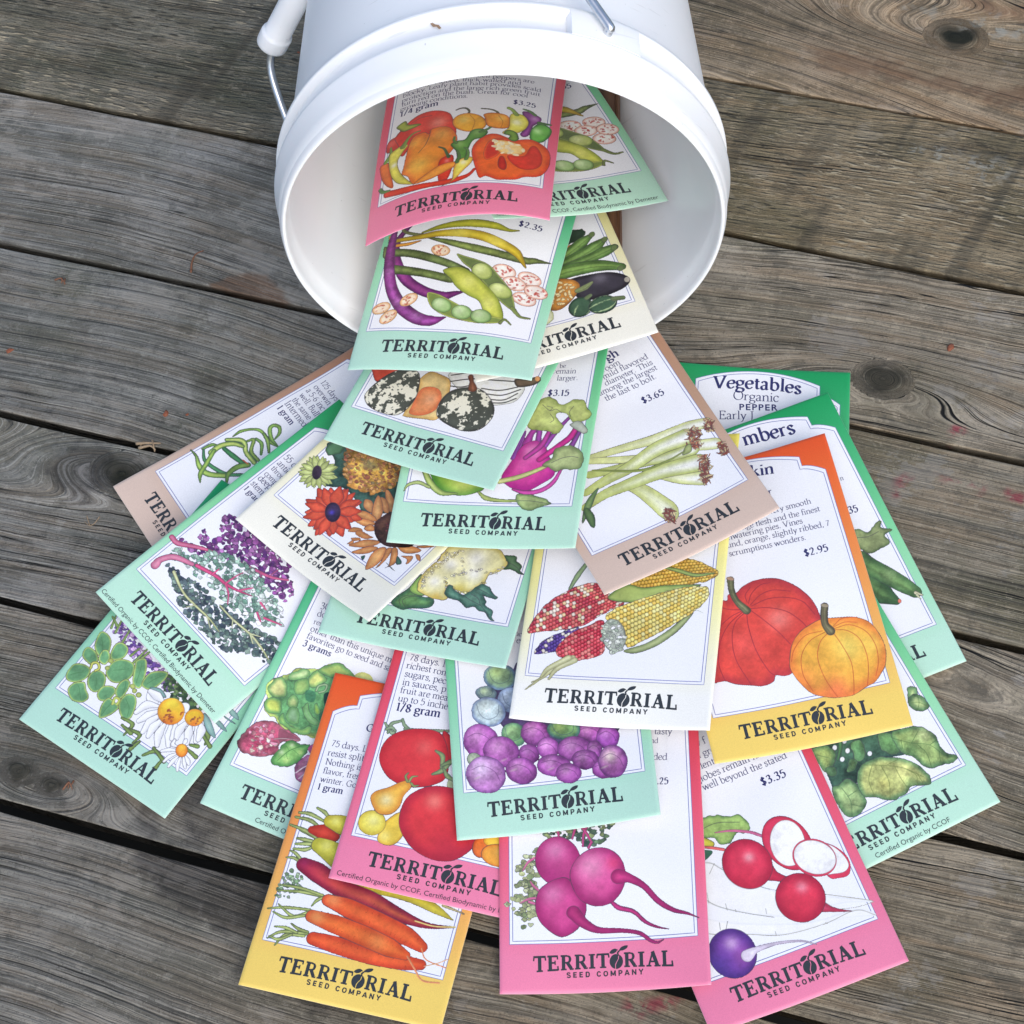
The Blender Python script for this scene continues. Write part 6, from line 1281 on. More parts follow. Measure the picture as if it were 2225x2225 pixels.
def make_packet(name, art_key, border, pose, pile, label, organic=None, brand=True):
    x, y, yaw, tx, ty, bulge, seed = pose
    o, ex, ey, co = drape(pile, x, y, yaw, bulge, seed, (tx, ty))
    U, V = np.meshgrid(np.linspace(0, PW, 12), np.linspace(0, PH, 20)); z0 = float(surf_eval(co, U, V).min())
    root = tag(empty('seed_packet', (x, y, z0), yaw), label, 'seed packet', 'seed packets spilling out of the bucket')
    def S(u, v, h, under=False):          # u, v in metres
        z = surf_eval(co, u, v) + curl(u, v, seed) - z0 + (0 if under else thick(u, v, bulge, seed)) + h
        return np.stack([u - PW / 2, v - PH / 2, z], 1)
    # envelope: front, back and folded rim
    nu, nv = 57, 95
    gu, gv = np.linspace(0, PW, nu), np.linspace(0, PH, nv); U, V = np.meshgrid(gu, gv); U, V = U.ravel(), V.ravel()
    top = S(U, V, 0); bot = S(U, V, .00004, True)
    idx = np.arange(nu * nv).reshape(nv, nu)
    q = np.stack([idx[:-1, :-1], idx[:-1, 1:], idx[1:, 1:], idx[1:, :-1]], -1).reshape(-1, 4)
    nb = nu * nv; rim = np.concatenate([idx[0], idx[1:, -1], idx[-1, -2::-1], idx[-2:0:-1, 0]]); r2 = np.roll(rim, -1)
    mid = .5 * (top + bot)[rim]; ctr = np.array([0, 0, 0.]); out = mid.copy()
    out[:, 0] += .00022 * np.sign(mid[:, 0]) * (np.abs(mid[:, 0]) > PW / 2 - 1e-5); out[:, 1] += .00022 * np.sign(mid[:, 1]) * (np.abs(mid[:, 1]) > PH / 2 - 1e-5)
    nm = 2 * nb + np.arange(len(rim)); nm2 = np.roll(nm, -1)
    F = np.concatenate([q, q[:, ::-1] + nb, np.stack([rim, nm, nm2, r2], 1)[:, ::1], np.stack([nm, rim + nb, r2 + nb, nm2], 1)])
    colf = border_col(border, V); white = np.full_like(colf, .93)
    cols = lin(np.concatenate([colf, white, colf[rim] * .5 + .5])) * PAPER
    link('envelope', fast_mesh('envelope', np.concatenate([top, bot, out]), F, cols), root, M_PRINT)
    # white window with the arched head
    f = FR; us = np.unique(np.concatenate([np.linspace(f['l'], f['sl'], 9), [f['sl'] + .01], np.linspace(f['sl'] + .01, f['sr'] - .01, 42), [f['sr']], np.linspace(f['sr'], f['r'], 9)]))
    Pn, Fn = [], []; nr = 84
    for u in us:
        if u <= f['sl'] or u >= f['sr']:
            t = (u - f['l']) / (f['sl'] - f['l']) if u <= f['sl'] else (f['r'] - u) / (f['r'] - f['sr']); vt = f['s'] + (f['st'] - f['s']) * (1 - (1 - t) ** 1.6)
        else: c = (u - 41.25) / 28.05; vt = f['sv'] + (f['ap'] - f['sv']) * (1 - c * c)
        Pn += [(u, f['b'] + (vt - f['b']) * i / (nr - 1)) for i in range(nr)]
    Pn = np.array(Pn); ii = np.arange(len(us) * nr).reshape(len(us), nr)
    Fw = np.stack([ii[:-1, :-1], ii[1:, :-1], ii[1:, 1:], ii[:-1, 1:]], -1).reshape(-1, 4)
    link('window_panel', fast_mesh('window_panel', S(Pn[:, 0] / 1000, Pn[:, 1] / 1000, .00002), Fw, np.tile(lin(hexc('f8f9fd')) * PAPER, (len(Pn), 1))), root, M_PRINT)
    # two frame lines
    for inset, w in ((0, .24), (1.25, .3)):
        P0 = dense(outline(inset - w / 2), 1.6); P1 = dense(outline(inset + w / 2), 1.6)
        ref = dense(outline(inset), 1.6); d = np.roll(ref, -1, 0) - np.roll(ref, 1, 0); d /= np.hypot(d[:, 0], d[:, 1])[:, None]; nn = np.stack([-d[:, 1], d[:, 0]], 1) * w / 2
        A, B = ref + nn, ref - nn; k = len(ref); PP = np.concatenate([A, B]); i = np.arange(k); j = np.roll(i, -1)
        link('frame_line', fast_mesh('frame_line', S(PP[:, 0] / 1000, PP[:, 1] / 1000, .000035), np.stack([i, i + k, j + k, j], 1)), root, M_LINE)
    # painted picture
    if art_key:
        cv = Canvas(seed)
        for sh in ART[art_key]: cv.draw(sh)
        uv, Fp, C = cv.mesh(); uv = np.clip(uv, .05, [PW * 1000 - .05, PH * 1000 - .05])
        C = np.clip(C, 0, 1) ** .82                          # watercolour pigment is lighter than ink on a screen
        link('picture', fast_mesh('picture', S(uv[:, 0] / 1000, uv[:, 1] / 1000, .00005), Fp, lin(C) * PAPER), root, M_PRINT)
    def ink_obj(nm, ink, mat, h):
        P = np.array(ink.P); 
        link(nm, fast_mesh(nm, S(P[:, 0] / 1000, P[:, 1] / 1000, 0) + np.stack([0 * P[:, 2], 0 * P[:, 2], h + P[:, 2] * .000003], 1), ink.F), root, mat)
    ink = Ink(); put_brand(ink); put_small_caps(ink, 'SEED COMPANY', 26.2, 56.6, 5.8, 2.15); ink_obj('brand_lettering', ink, M_INK, .000062)
    if organic:
        ink = Ink(); put_sans(ink, organic[0], (organic[1], 1.75), (organic[2], 1.75)); ink_obj('organic_note', ink, M_INK, .00006)
    if TEXT.get(name):
        ink = Ink()
        for t, ax_, ay, bx_, by, st in TEXT[name]:
            if st[0] == 's': put_sans(ink, t, (ax_ / 10, ay / 10), (bx_ / 10, by / 10), 'b' in st)
            else: put_text(ink, t, (ax_ / 10, ay / 10), (bx_ / 10, by / 10), st)
        ink_obj('printed_text', ink, M_NAVY, .000062)
    settle(pile, o, ex, ey, co, bulge, seed)
    return root

NOTE = 'Certified Organic by CCOF, Certified Biodynamic by Demeter'
SPEC = {   # border, label, organic line
'onion': ('brown', 'brown bordered seed packet of curling green onion tops, at the far left', None),
'herb': ('teal', 'green seed packet of white daisies and round herb leaves, at the far left bottom', None),
'kale': ('green', 'green seed packet of purple and dark green curly kale leaves', (NOTE, 1.4, 79.)),
'vegpepper': ('green', 'green seed packet headed Vegetables Organic PEPPER, tucked at the back right', None),
'cucumber': ('green', 'green seed packet of two cucumbers and a leaf, on the bare deck at the right', None),
'spinach': ('green', 'green seed packet of dark spinach leaves, lower right under the pumpkin packet', ('Certified Organic by CCOF', 27., 61.)),
'radish': ('pink', 'pink seed packet of red radishes, white slices and one purple radish', None),
'lettuce': ('teal', 'green seed packet of a green lettuce head and red lettuce leaf', ('Certified Organic by CCOF', 24., 58.)),
'carrot': ('orange', 'orange and yellow seed packet of orange, purple and yellow carrots', None),
'tomato': ('pink', 'pink seed packet of two big red tomatoes and small yellow ones', (NOTE, 2.6, 80.)),
'beet': ('pink', 'pink seed packet of three magenta beets with long roots', None),
'sprout': ('teal', 'green seed packet of purple and green brussels sprouts', None),
'pumpkin': ('orange', 'orange and yellow seed packet of a red and an orange pumpkin', None),
'cauli': ('teal', 'green seed packet of a pale cauliflower, half under the sunflower packet', None),
'corn': ('lemon', 'pale yellow and white seed packet of yellow and red corn cobs', None),
'sunflower': ('cream', 'cream seed packet of sunflowers and a red flower, left of the kohlrabi packet', None),
'leek': ('brown', 'brown bordered seed packet of white leeks with red brown roots', None),
'kohlrabi': ('green', 'green seed packet of magenta and green kohlrabi', None),
'squash': ('cream', 'cream seed packet of zucchini and dark eggplant, leaning out of the bucket mouth', None),
'gourd': ('teal', 'green seed packet of black and white striped gourds', None),
'bean': ('teal', 'green seed packet of purple and yellow bean pods priced $2.35', None),
'edamame': ('green', 'green seed packet of bean pods priced $4.55, deep in the bucket at the right', (NOTE, 2., 79.)),
'pepper': ('pink', 'red and pink seed packet of bell peppers, topmost inside the bucket', None),
}
pile = Pile()
for nm in ORDER:
    if nm == INSIDE[0]: add_bucket(pile)
    b, lab, org = SPEC[nm]
    make_packet(nm, {'edamame': 'bean', 'vegpepper': None}.get(nm, nm), b, POSE[nm], pile, lab, org)

# ------------------------------------------------------------------ the bucket
def plastic():
    m, n, l, b = material('white_plastic')
    tc = n.new('ShaderNodeTexCoord'); ns = N(n, 'ShaderNodeTexNoise', Scale=14., Detail=5.); l.new(tc.outputs['Object'], ns.inputs['Vector'])
    cr = n.new('ShaderNodeValToRGB'); cr.color_ramp.elements[0].position = .3; cr.color_ramp.elements[0].color = (.84, .85, .86, 1); cr.color_ramp.elements[1].color = (.89, .895, .9, 1)
    l.new(ns.outputs['Fac'], cr.inputs['Fac']); l.new(cr.outputs['Color'], b.inputs['Base Color'])
    sp = N(n, 'ShaderNodeTexNoise', Scale=420., Detail=3.); l.new(tc.outputs['Object'], sp.inputs['Vector'])
    mr = N(n, 'ShaderNodeMapRange'); mr.inputs['From Min'].default_value = .73; mr.inputs['From Max'].default_value = .78; mr.inputs['To Max'].default_value = .55; l.new(sp.outputs['Fac'], mr.inputs['Value'])
    mpg = n.new('ShaderNodeMapping'); mpg.inputs['Scale'].default_value = (30, 420, 60); mpg.inputs['Rotation'].default_value = (.4, .9, .5); l.new(tc.outputs['Object'], mpg.inputs['Vector'])
    sc = N(n, 'ShaderNodeTexNoise', Scale=1., Detail=2.); l.new(mpg.outputs['Vector'], sc.inputs['Vector'])
    ms = N(n, 'ShaderNodeMapRange'); ms.inputs['From Min'].default_value = .70; ms.inputs['From Max'].default_value = .75; ms.inputs['To Max'].default_value = .22; l.new(sc.outputs['Fac'], ms.inputs['Value'])
    ad = N(n, 'ShaderNodeMath', operation='MAXIMUM'); l.new(mr.outputs['Result'], ad.inputs[0]); l.new(ms.outputs['Result'], ad.inputs[1])
    mxc = N(n, 'ShaderNodeMix', data_type='RGBA'); l.new(ad.outputs[0], mxc.inputs[0]); l.new(cr.outputs['Color'], mxc.inputs[6]); mxc.inputs[7].default_value = (.42, .42, .41, 1); l.new(mxc.outputs[2], b.inputs['Base Color'])
    mrr = N(n, 'ShaderNodeMapRange'); mrr.inputs['To Min'].default_value = .26; mrr.inputs['To Max'].default_value = .46; l.new(ns.outputs['Fac'], mrr.inputs['Value']); l.new(mrr.outputs['Result'], b.inputs['Roughness']); b.inputs['Specular IOR Level'].default_value = .45
    b.inputs['Subsurface Weight'].default_value = .25; b.inputs['Subsurface Radius'].default_value = (.006, .005, .005); b.inputs['Subsurface Scale'].default_value = 1.
    n2 = N(n, 'ShaderNodeTexNoise', Scale=60., Detail=6.); l.new(tc.outputs['Object'], n2.inputs['Vector'])
    bp = N(n, 'ShaderNodeBump', Strength=.04, Distance=.001); l.new(n2.outputs['Fac'], bp.inputs['Height']); l.new(bp.outputs['Normal'], b.inputs['Normal'])
    return m
def steel():
    m, n, l, b = material('galvanised_wire')
    b.inputs['Metallic'].default_value = 1.; b.inputs['Roughness'].default_value = .32
    tc = n.new('ShaderNodeTexCoord'); ns = N(n, 'ShaderNodeTexNoise', Scale=300.); l.new(tc.outputs['Object'], ns.inputs['Vector'])
    cr = n.new('ShaderNodeValToRGB'); cr.color_ramp.elements[0].color = (.5, .52, .55, 1); cr.color_ramp.elements[1].color = (.75, .77, .8, 1); l.new(ns.outputs['Fac'], cr.inputs['Fac']); l.new(cr.outputs['Color'], b.inputs['Base Color'])
    return m
M_PLASTIC, M_WIRE = plastic(), steel()
bc = np.array(BK['c']); byaw, btl = BK['yaw'], BK['tilt']
AX = np.array([math.cos(byaw) * math.cos(btl), math.sin(byaw) * math.cos(btl), math.sin(btl)]); SR = np.array([math.sin(byaw), -math.cos(byaw), 0]); UP = np.cross(SR, AX)
bucket = tag(empty('bucket', (bc[0], bc[1], 0)), 'white plastic bucket lying on its side with its mouth towards the viewer', 'bucket')
B0 = np.array([bc[0], bc[1], 0])
def cyl(s, r, az): return bc + AX * s + r * (math.cos(az) * UP + math.sin(az) * SR) - B0
tp = math.tan(math.radians(3.7))
prof = [(.168, .0), (.168, .076), (.1665, .0790), (.160, .0806)]
inner = [(s, .0898 - max(0, s - .03) * tp) for s in np.linspace(.155, .03, 10)] + [(.022, .0899), (.014, .0905), (.010, .0909), (.008, .0917), (.003, .0918)]
lip = [(.0009, .0921), (.0, .0926), (.0, .0931), (.0006, .0937), (.002, .0942), (.0036, .0945)]
outer = [(.0042, .0946), (.0046, .0949), (.010, .0955), (.016, .0965), (.0200, .0974), (.0210, .0976), (.0216, .0973), (.0219, .0966), (.0221, .0940), (.0225, .0936), (.031, .0934), (.0333, .0936), (.0336, .0940), (.0338, .0966), (.0342, .0972), (.0350, .0973), (.0364, .0971), (.0372, .0965), (.0377, .0935), (.0385, .0926)]
body = [(s, .0925 - (s - .038) * tp) for s in np.linspace(.042, .168, 14)] + [(.1715, .0868), (.1725, .0855), (.1725, .0)]
PR = [(.160, 0.), (.160, .078), (.158, .0836)] + inner + lip + outer + body
nseg = 180; V_ = []; F_ = []
for s, r in PR:
    for k in range(nseg):
        V_.append(cyl(s, max(r, 1e-5), 2 * math.pi * k / nseg))
for i in range(len(PR) - 1):
    for k in range(nseg): F_.append((i * nseg + k, (i + 1) * nseg + k, (i + 1) * nseg + (k + 1) % nseg, i * nseg + (k + 1) % nseg))
link('shell', fast_mesh('shell', V_, np.array(F_)[:, ::-1]), bucket, M_PLASTIC)
EAR = math.radians(30)
def boss(az):
    """moulded block in the channel that holds the end of the bail"""
    V, F = [], []; na, nsn = 9, 6
    for i in range(na):
        for j in range(nsn):
            a = az + math.radians(-9 + 18 * i / (na - 1)); s = .0212 + .0132 * j / (nsn - 1)
            V.append(cyl(s, .0978 + .0002 * math.sin(math.pi * j / (nsn - 1)), a))
    for i in range(na):
        for j in (0, nsn - 1): V.append(cyl(.0212 + .0132 * j / (nsn - 1), .0925, az + math.radians(-9.6 + 19.2 * i / (na - 1))))
    for i in range(na - 1):
        for j in range(nsn - 1): q = i * nsn + j; F.append((q, q + 1, q + nsn + 1, q + nsn))
    o = na * nsn
    for i in range(na - 1):
        F.append((i * nsn, (i + 1) * nsn, o + 2 * i + 2, o + 2 * i)); F.append(((i + 1) * nsn + nsn - 1, i * nsn + nsn - 1, o + 2 * i + 1, o + 2 * i + 3))
    F.append(tuple([nsn - 1 - j for j in range(nsn)] + [o, o + 1])); q = (na - 1) * nsn; F.append(tuple([q + j for j in range(nsn)] + [o + 2 * na - 1, o + 2 * na - 2]))
    return fast_mesh('handle_boss', V, F, smooth=False)
for a in (EAR, EAR + math.pi): link('handle_boss', boss(a), bucket, M_PLASTIC)
def sweep(P, R, n=14, cap=True):
    P = np.asarray(P, float); T = np.gradient(P, axis=0); T /= np.linalg.norm(T, axis=1)[:, None]
    a = np.cross(T[0], [0, 0, 1.]); a /= np.linalg.norm(a); V, F = [], []
    for i in range(len(P)):
        a = a - T[i] * (a @ T[i]); a /= np.linalg.norm(a); b = np.cross(T[i], a); r = R[i] if hasattr(R, '__len__') else R
        for k in range(n): th = 2 * math.pi * k / n; V.append(P[i] + r * (math.cos(th) * a + math.sin(th) * b))
    for i in range(len(P) - 1):
        for k in range(n): F.append((i * n + k, i * n + (k + 1) % n, (i + 1) * n + (k + 1) % n, (i + 1) * n + k))
    if cap: F.append(tuple(range(n))[::-1]); F.append(tuple((len(P) - 1) * n + k for k in range(n)))
    return V, F
e_ = math.cos(EAR) * UP + math.sin(EAR) * SR; d_ = math.cos(BETA) * (math.cos(EAR) * -SR + math.sin(EAR) * UP) + math.sin(BETA) * AX
EC = bc + AX * .0262 - B0
def bail(pq): pq = np.asarray(pq, float); return EC + pq[:, :1] * e_ + pq[:, 1:] * d_
h_ = [(.0960, 0), (.0995, .0004), (.1012, .004), (.1022, .04), (.094, RD * .62), (GRIP + .013, RD * .93), (GRIP - .004, RD)]
hh = crom(h_, False, 8)
W_ = bail(np.concatenate([hh, (hh * [-1, 1])[::-1]]))
link('bail_wire', fast_mesh('bail_wire', *sweep(W_, .0019, 12)), bucket, M_WIRE)
gs = np.array([0, .0002, .0008, .002, .0075, .0083, .0089, .0096, .02]); gs = np.concatenate([-GRIP + gs, [0.], GRIP - gs[::-1]])
G_ = bail(np.stack([gs, np.full(len(gs), RD)], 1))
rr = [.0040, .0066, .0072, .0074, .0075, .0074, .0068, .0064, .0064]; rr = rr + [.0064] + rr[::-1]
link('grip', fast_mesh('grip', *sweep(G_, rr, 28)), bucket, M_PLASTIC)
# brown scuff on the band
sc_ = [(-.178, .0203), (-.165, .0180), (-.150, .0178), (-.138, .0160), (-.128, .0163), (-.140, .0185), (-.155, .0192), (-.168, .0206)]
link('scuff_mark', fast_mesh('scuff_mark', [cyl(s + .012, .0939, a - .05) for a, s in sc_], [tuple(range(8))], smooth=False), bucket, ink_material('brown_scuff', (.30, .19, .11)))

# ------------------------------------------------------------------ wood
def wood_nodes(name, warm, dark=1., rough_sawn=0., green=0., spacing=3.2, line=1.):
    m, n, l, b = material(name)
    def attr(k): return N(n, 'ShaderNodeAttribute', attribute_name=k).outputs['Fac']
    def math_(op, a, c=None, clamp=False):
        q = N(n, 'ShaderNodeMath', operation=op, use_clamp=clamp)
        for i, v in enumerate((a, c)):
            if v is None: continue
            if hasattr(v, 'links'): l.new(v, q.inputs[i])
            else: q.inputs[i].default_value = v
        return q.outputs[0]
    def comb(x, y, z):
        c = n.new('ShaderNodeCombineXYZ')
        for i, v in enumerate((x, y, z)):
            if hasattr(v, 'links'): l.new(v, c.inputs[i])
            else: c.inputs[i].default_value = v
        return c.outputs[0]
    def noise(vec, scale, detail=3., rough=.55): 
        q = N(n, 'ShaderNodeTexNoise', Scale=scale, Detail=detail, Roughness=rough); l.new(vec, q.inputs['Vector']); return q.outputs['Fac']
    def mix(f, a, c, blend='MIX'):
        q = N(n, 'ShaderNodeMix', data_type='RGBA', blend_type=blend)
        for k, v in (('Factor', f), ):
            if hasattr(v, 'links'): l.new(v, q.inputs[0])
            else: q.inputs[0].default_value = v
        for i, v in ((6, a), (7, c)):
            if hasattr(v, 'links'): l.new(v, q.inputs[i])
            else: q.inputs[i].default_value = (*v, 1)
        return q.outputs[2]
    def ramp(v, p0, p1): 
        q = N(n, 'ShaderNodeMapRange', interpolation_type='SMOOTHSTEP'); l.new(v, q.inputs['Value']); q.inputs['From Min'].default_value = p0; q.inputs['From Max'].default_value = p1; return q.outputs['Result']
    ring, al, ac, seed = attr('ring'), attr('along'), attr('across'), attr('seed')
    P3 = comb(math_('MULTIPLY', al, .001), math_('MULTIPLY', ac, .001), seed)                 # metres on the board
    wob = noise(P3, 26., 3.)
    rw = math_('ADD', ring, math_('MULTIPLY', wob, 1.6))
    fine = noise(comb(math_('MULTIPLY', al, .012), math_('MULTIPLY', rw, 1.15), seed), 1., 4., .6)      # fibres
    vfine = noise(comb(math_('MULTIPLY', al, .05), math_('MULTIPLY', rw, 3.4), seed), 1., 3., .6)
    band = noise(comb(math_('MULTIPLY', al, .002), math_('MULTIPLY', rw, .16), seed), 1., 2.)            # broad tone between rings
    ph = math_('MULTIPLY', rw, 1. / spacing); fr = math_('FRACT', ph)
    late = math_('POWER', fr, 9.)                                                                      # dark late-wood edge
    lm = ramp(noise(comb(math_('MULTIPLY', al, .004), math_('MULTIPLY', rw, .22), math_('ADD', seed, 7.)), 1., 2.), .33, .56)
    late = math_('MULTIPLY', late, lm)
    ck = noise(comb(math_('MULTIPLY', al, .0042), math_('MULTIPLY', rw, .62), math_('ADD', seed, 3.)), 1., 2., .45)
    crack = ramp(math_('ABSOLUTE', math_('SUBTRACT', ck, .5)), .016, .004)
    cm = ramp(noise(comb(math_('MULTIPLY', al, .005), math_('MULTIPLY', ac, .02), math_('ADD', seed, 5.)), 1., 2.), .46, .56)
    crack = math_('MULTIPLY', crack, cm)
    blot = noise(P3, 9., 5., .6); blot2 = noise(P3, 32., 5., .65); blot3 = noise(P3, 130., 4., .7); speck = noise(P3, 900., 2., .7)
    w = np.array(warm); T = lambda *k: tuple(w * np.array(k))
    blotA = noise(comb(math_('MULTIPLY', al, .008), math_('MULTIPLY', ac, .022), math_('ADD', seed, 11.)), 1., 5., .62)     # drifting stains, longer along the grain
    blotB = noise(comb(math_('MULTIPLY', al, .02), math_('MULTIPLY', ac, .05), math_('ADD', seed, 17.)), 1., 5., .65)
    streak = noise(comb(math_('MULTIPLY', al, .018), math_('MULTIPLY', rw, 2.2), math_('ADD', seed, 23.)), 1., 4., .7)      # hair-thin fibres
    c = mix(ramp(fine, .34, .66), T(.6, .6, .6), T(1.22, 1.21, 1.2))
    c = mix(math_('MULTIPLY', ramp(band, .42, .62), .55), c, T(1.2, 1.0, .82))
    c = mix(math_('MULTIPLY', ramp(blotA, .47, .62), .6), c, T(.55, .58, .56))
    c = mix(math_('MULTIPLY', ramp(blotA, .46, .36), .5), c, T(1.45, 1.46, 1.52))
    c = mix(math_('MULTIPLY', ramp(blotB, .5, .66), .5), c, T(1.5, 1.5, 1.52))
    c = mix(math_('MULTIPLY', ramp(blotB, .46, .34), .45), c, T(.5, .5, .46))
    c = mix(math_('MULTIPLY', ramp(noise(P3, 15., 4.), .48, .66), green), c, (.062, .066, .036))
    c = mix(math_('MULTIPLY', ramp(streak, .54, .62), .55), c, T(1.9, 1.88, 1.85))
    c = mix(math_('MULTIPLY', ramp(streak, .46, .38), .7), c, T(.38, .36, .34))
    c = mix(math_('MULTIPLY', ramp(blot3, .54, .68), .55), c, T(.4, .4, .4))
    c = mix(math_('MULTIPLY', ramp(blot3, .44, .34), .35), c, T(1.8, 1.8, 1.78))
    c = mix(math_('MULTIPLY', ramp(speck, .58, .68), .6), c, T(.25, .25, .25))
    c = mix(math_('MULTIPLY', ramp(speck, .38, .3), .4), c, T(2.1, 2.1, 2.1))
    tint = ramp(math_('ADD', al, math_('MULTIPLY', blotA, 160.)), -260., 20.)
    c = mix(1., c, mix(tint, (.92, .97, .99), (1.17, 1.09, .92)), 'MULTIPLY')
    blotC = noise(comb(math_('MULTIPLY', al, .03), math_('MULTIPLY', ac, .045), math_('ADD', seed, 31.)), 1., 7., .72)          # sharp-edged flakes of old grey surface
    c = mix(math_('MULTIPLY', ramp(blotC, .56, .6), .4), c, T(1.55, 1.56, 1.55)); c = mix(math_('MULTIPLY', ramp(blotC, .42, .37), .5), c, T(.42, .42, .38))
    c = mix(math_('MULTIPLY', late, .72 * line), c, T(.2, .19, .18))
    c = mix(math_('MULTIPLY', attr('knot'), .85), c, (.034, .032, .022))
    c = mix(math_('MULTIPLY', attr('tan'), math_('ADD', math_('MULTIPLY', ramp(streak, .35, .6), .45), .3)), c, (.16, .088, .05))
    c = mix(math_('MULTIPLY', attr('dark'), .85), c, (.42, .42, .45), 'MULTIPLY')
    c = mix(math_('MULTIPLY', attr('pale'), math_('MULTIPLY', ramp(blot3, .47, .58), .8)), c, (.30, .30, .26))
    c = mix(math_('MULTIPLY', attr('red'), math_('MULTIPLY', ramp(blot3, .4, .56), .75)), c, (.26, .022, .05))
    c = mix(attr('hole'), c, (.016, .017, .010))
    c = mix(crack, c, (.006, .006, .006))
    h = math_('ADD', math_('MULTIPLY', fine, .9), math_('MULTIPLY', streak, .8))
    h = math_('SUBTRACT', h, math_('MULTIPLY', late, .8 * line)); h = math_('SUBTRACT', h, math_('MULTIPLY', crack, 2.2)); h = math_('ADD', h, math_('MULTIPLY', blot3, .5))
    if rough_sawn:                       # torn fibres of a rough-sawn face: short raised splinters with a painted shadow
        sp = noise(comb(math_('MULTIPLY', al, .11), math_('MULTIPLY', ac, .62), seed), 1., 2., .5)
        sp_shadow = noise(comb(math_('MULTIPLY', al, .11), math_('MULTIPLY', math_('ADD', ac, -.55), .62), seed), 1., 2., .5)
        area = ramp(blotA, .56, .42)
        c = mix(math_('MULTIPLY', math_('MULTIPLY', ramp(sp_shadow, .60, .66), .8), rough_sawn), c, T(.2, .2, .18))
        c = mix(math_('MULTIPLY', math_('MULTIPLY', ramp(sp, .585, .64), area), .85 * rough_sawn), c, T(2.3, 2.25, 2.05))
        h = math_('ADD', h, math_('MULTIPLY', sp, 2.6 * rough_sawn))
        saw = noise(comb(math_('ADD', math_('MULTIPLY', al, .05), math_('MULTIPLY', ac, -.012)), math_('MULTIPLY', ac, .004), seed), 1., 2.)
        c = mix(math_('MULTIPLY', ramp(saw, .53, .64), .6 * rough_sawn), c, T(.36, .36, .34))
    l.new(c, b.inputs['Base Color']); b.inputs['Roughness'].default_value = .78; b.inputs['Specular IOR Level'].default_value = .25
    bp = N(n, 'ShaderNodeBump', Strength=.9, Distance=.0014); l.new(h, bp.inputs['Height']); l.new(bp.outputs['Normal'], b.inputs['Normal'])
    return m
def set_attr(me, k, v):
    at = me.attributes.new(k, 'FLOAT', 'POINT'); at.data.foreach_set('value', np.asarray(v, np.float32))
DA = -.4310341; DT = np.array([math.cos(DA), math.sin(DA)]); DN = np.array([-math.sin(DA), math.cos(DA)]); D0, DP = .69771462, .09001955
GAPW = {-1: .003, 0: .0016, 1: .0030, 2: .0032, 3: .0036, 4: .0042, 5: .0054, 6: .004, 7: .004, -2: .003, -3: .003}
def nz(rs, x, k, amp): return amp * sum(math.sqrt(1 / (j + 1)) * np.sin(x * k * (j + 1) * 1.37 + rs.uniform(0, 6.28)) for j in range(4))
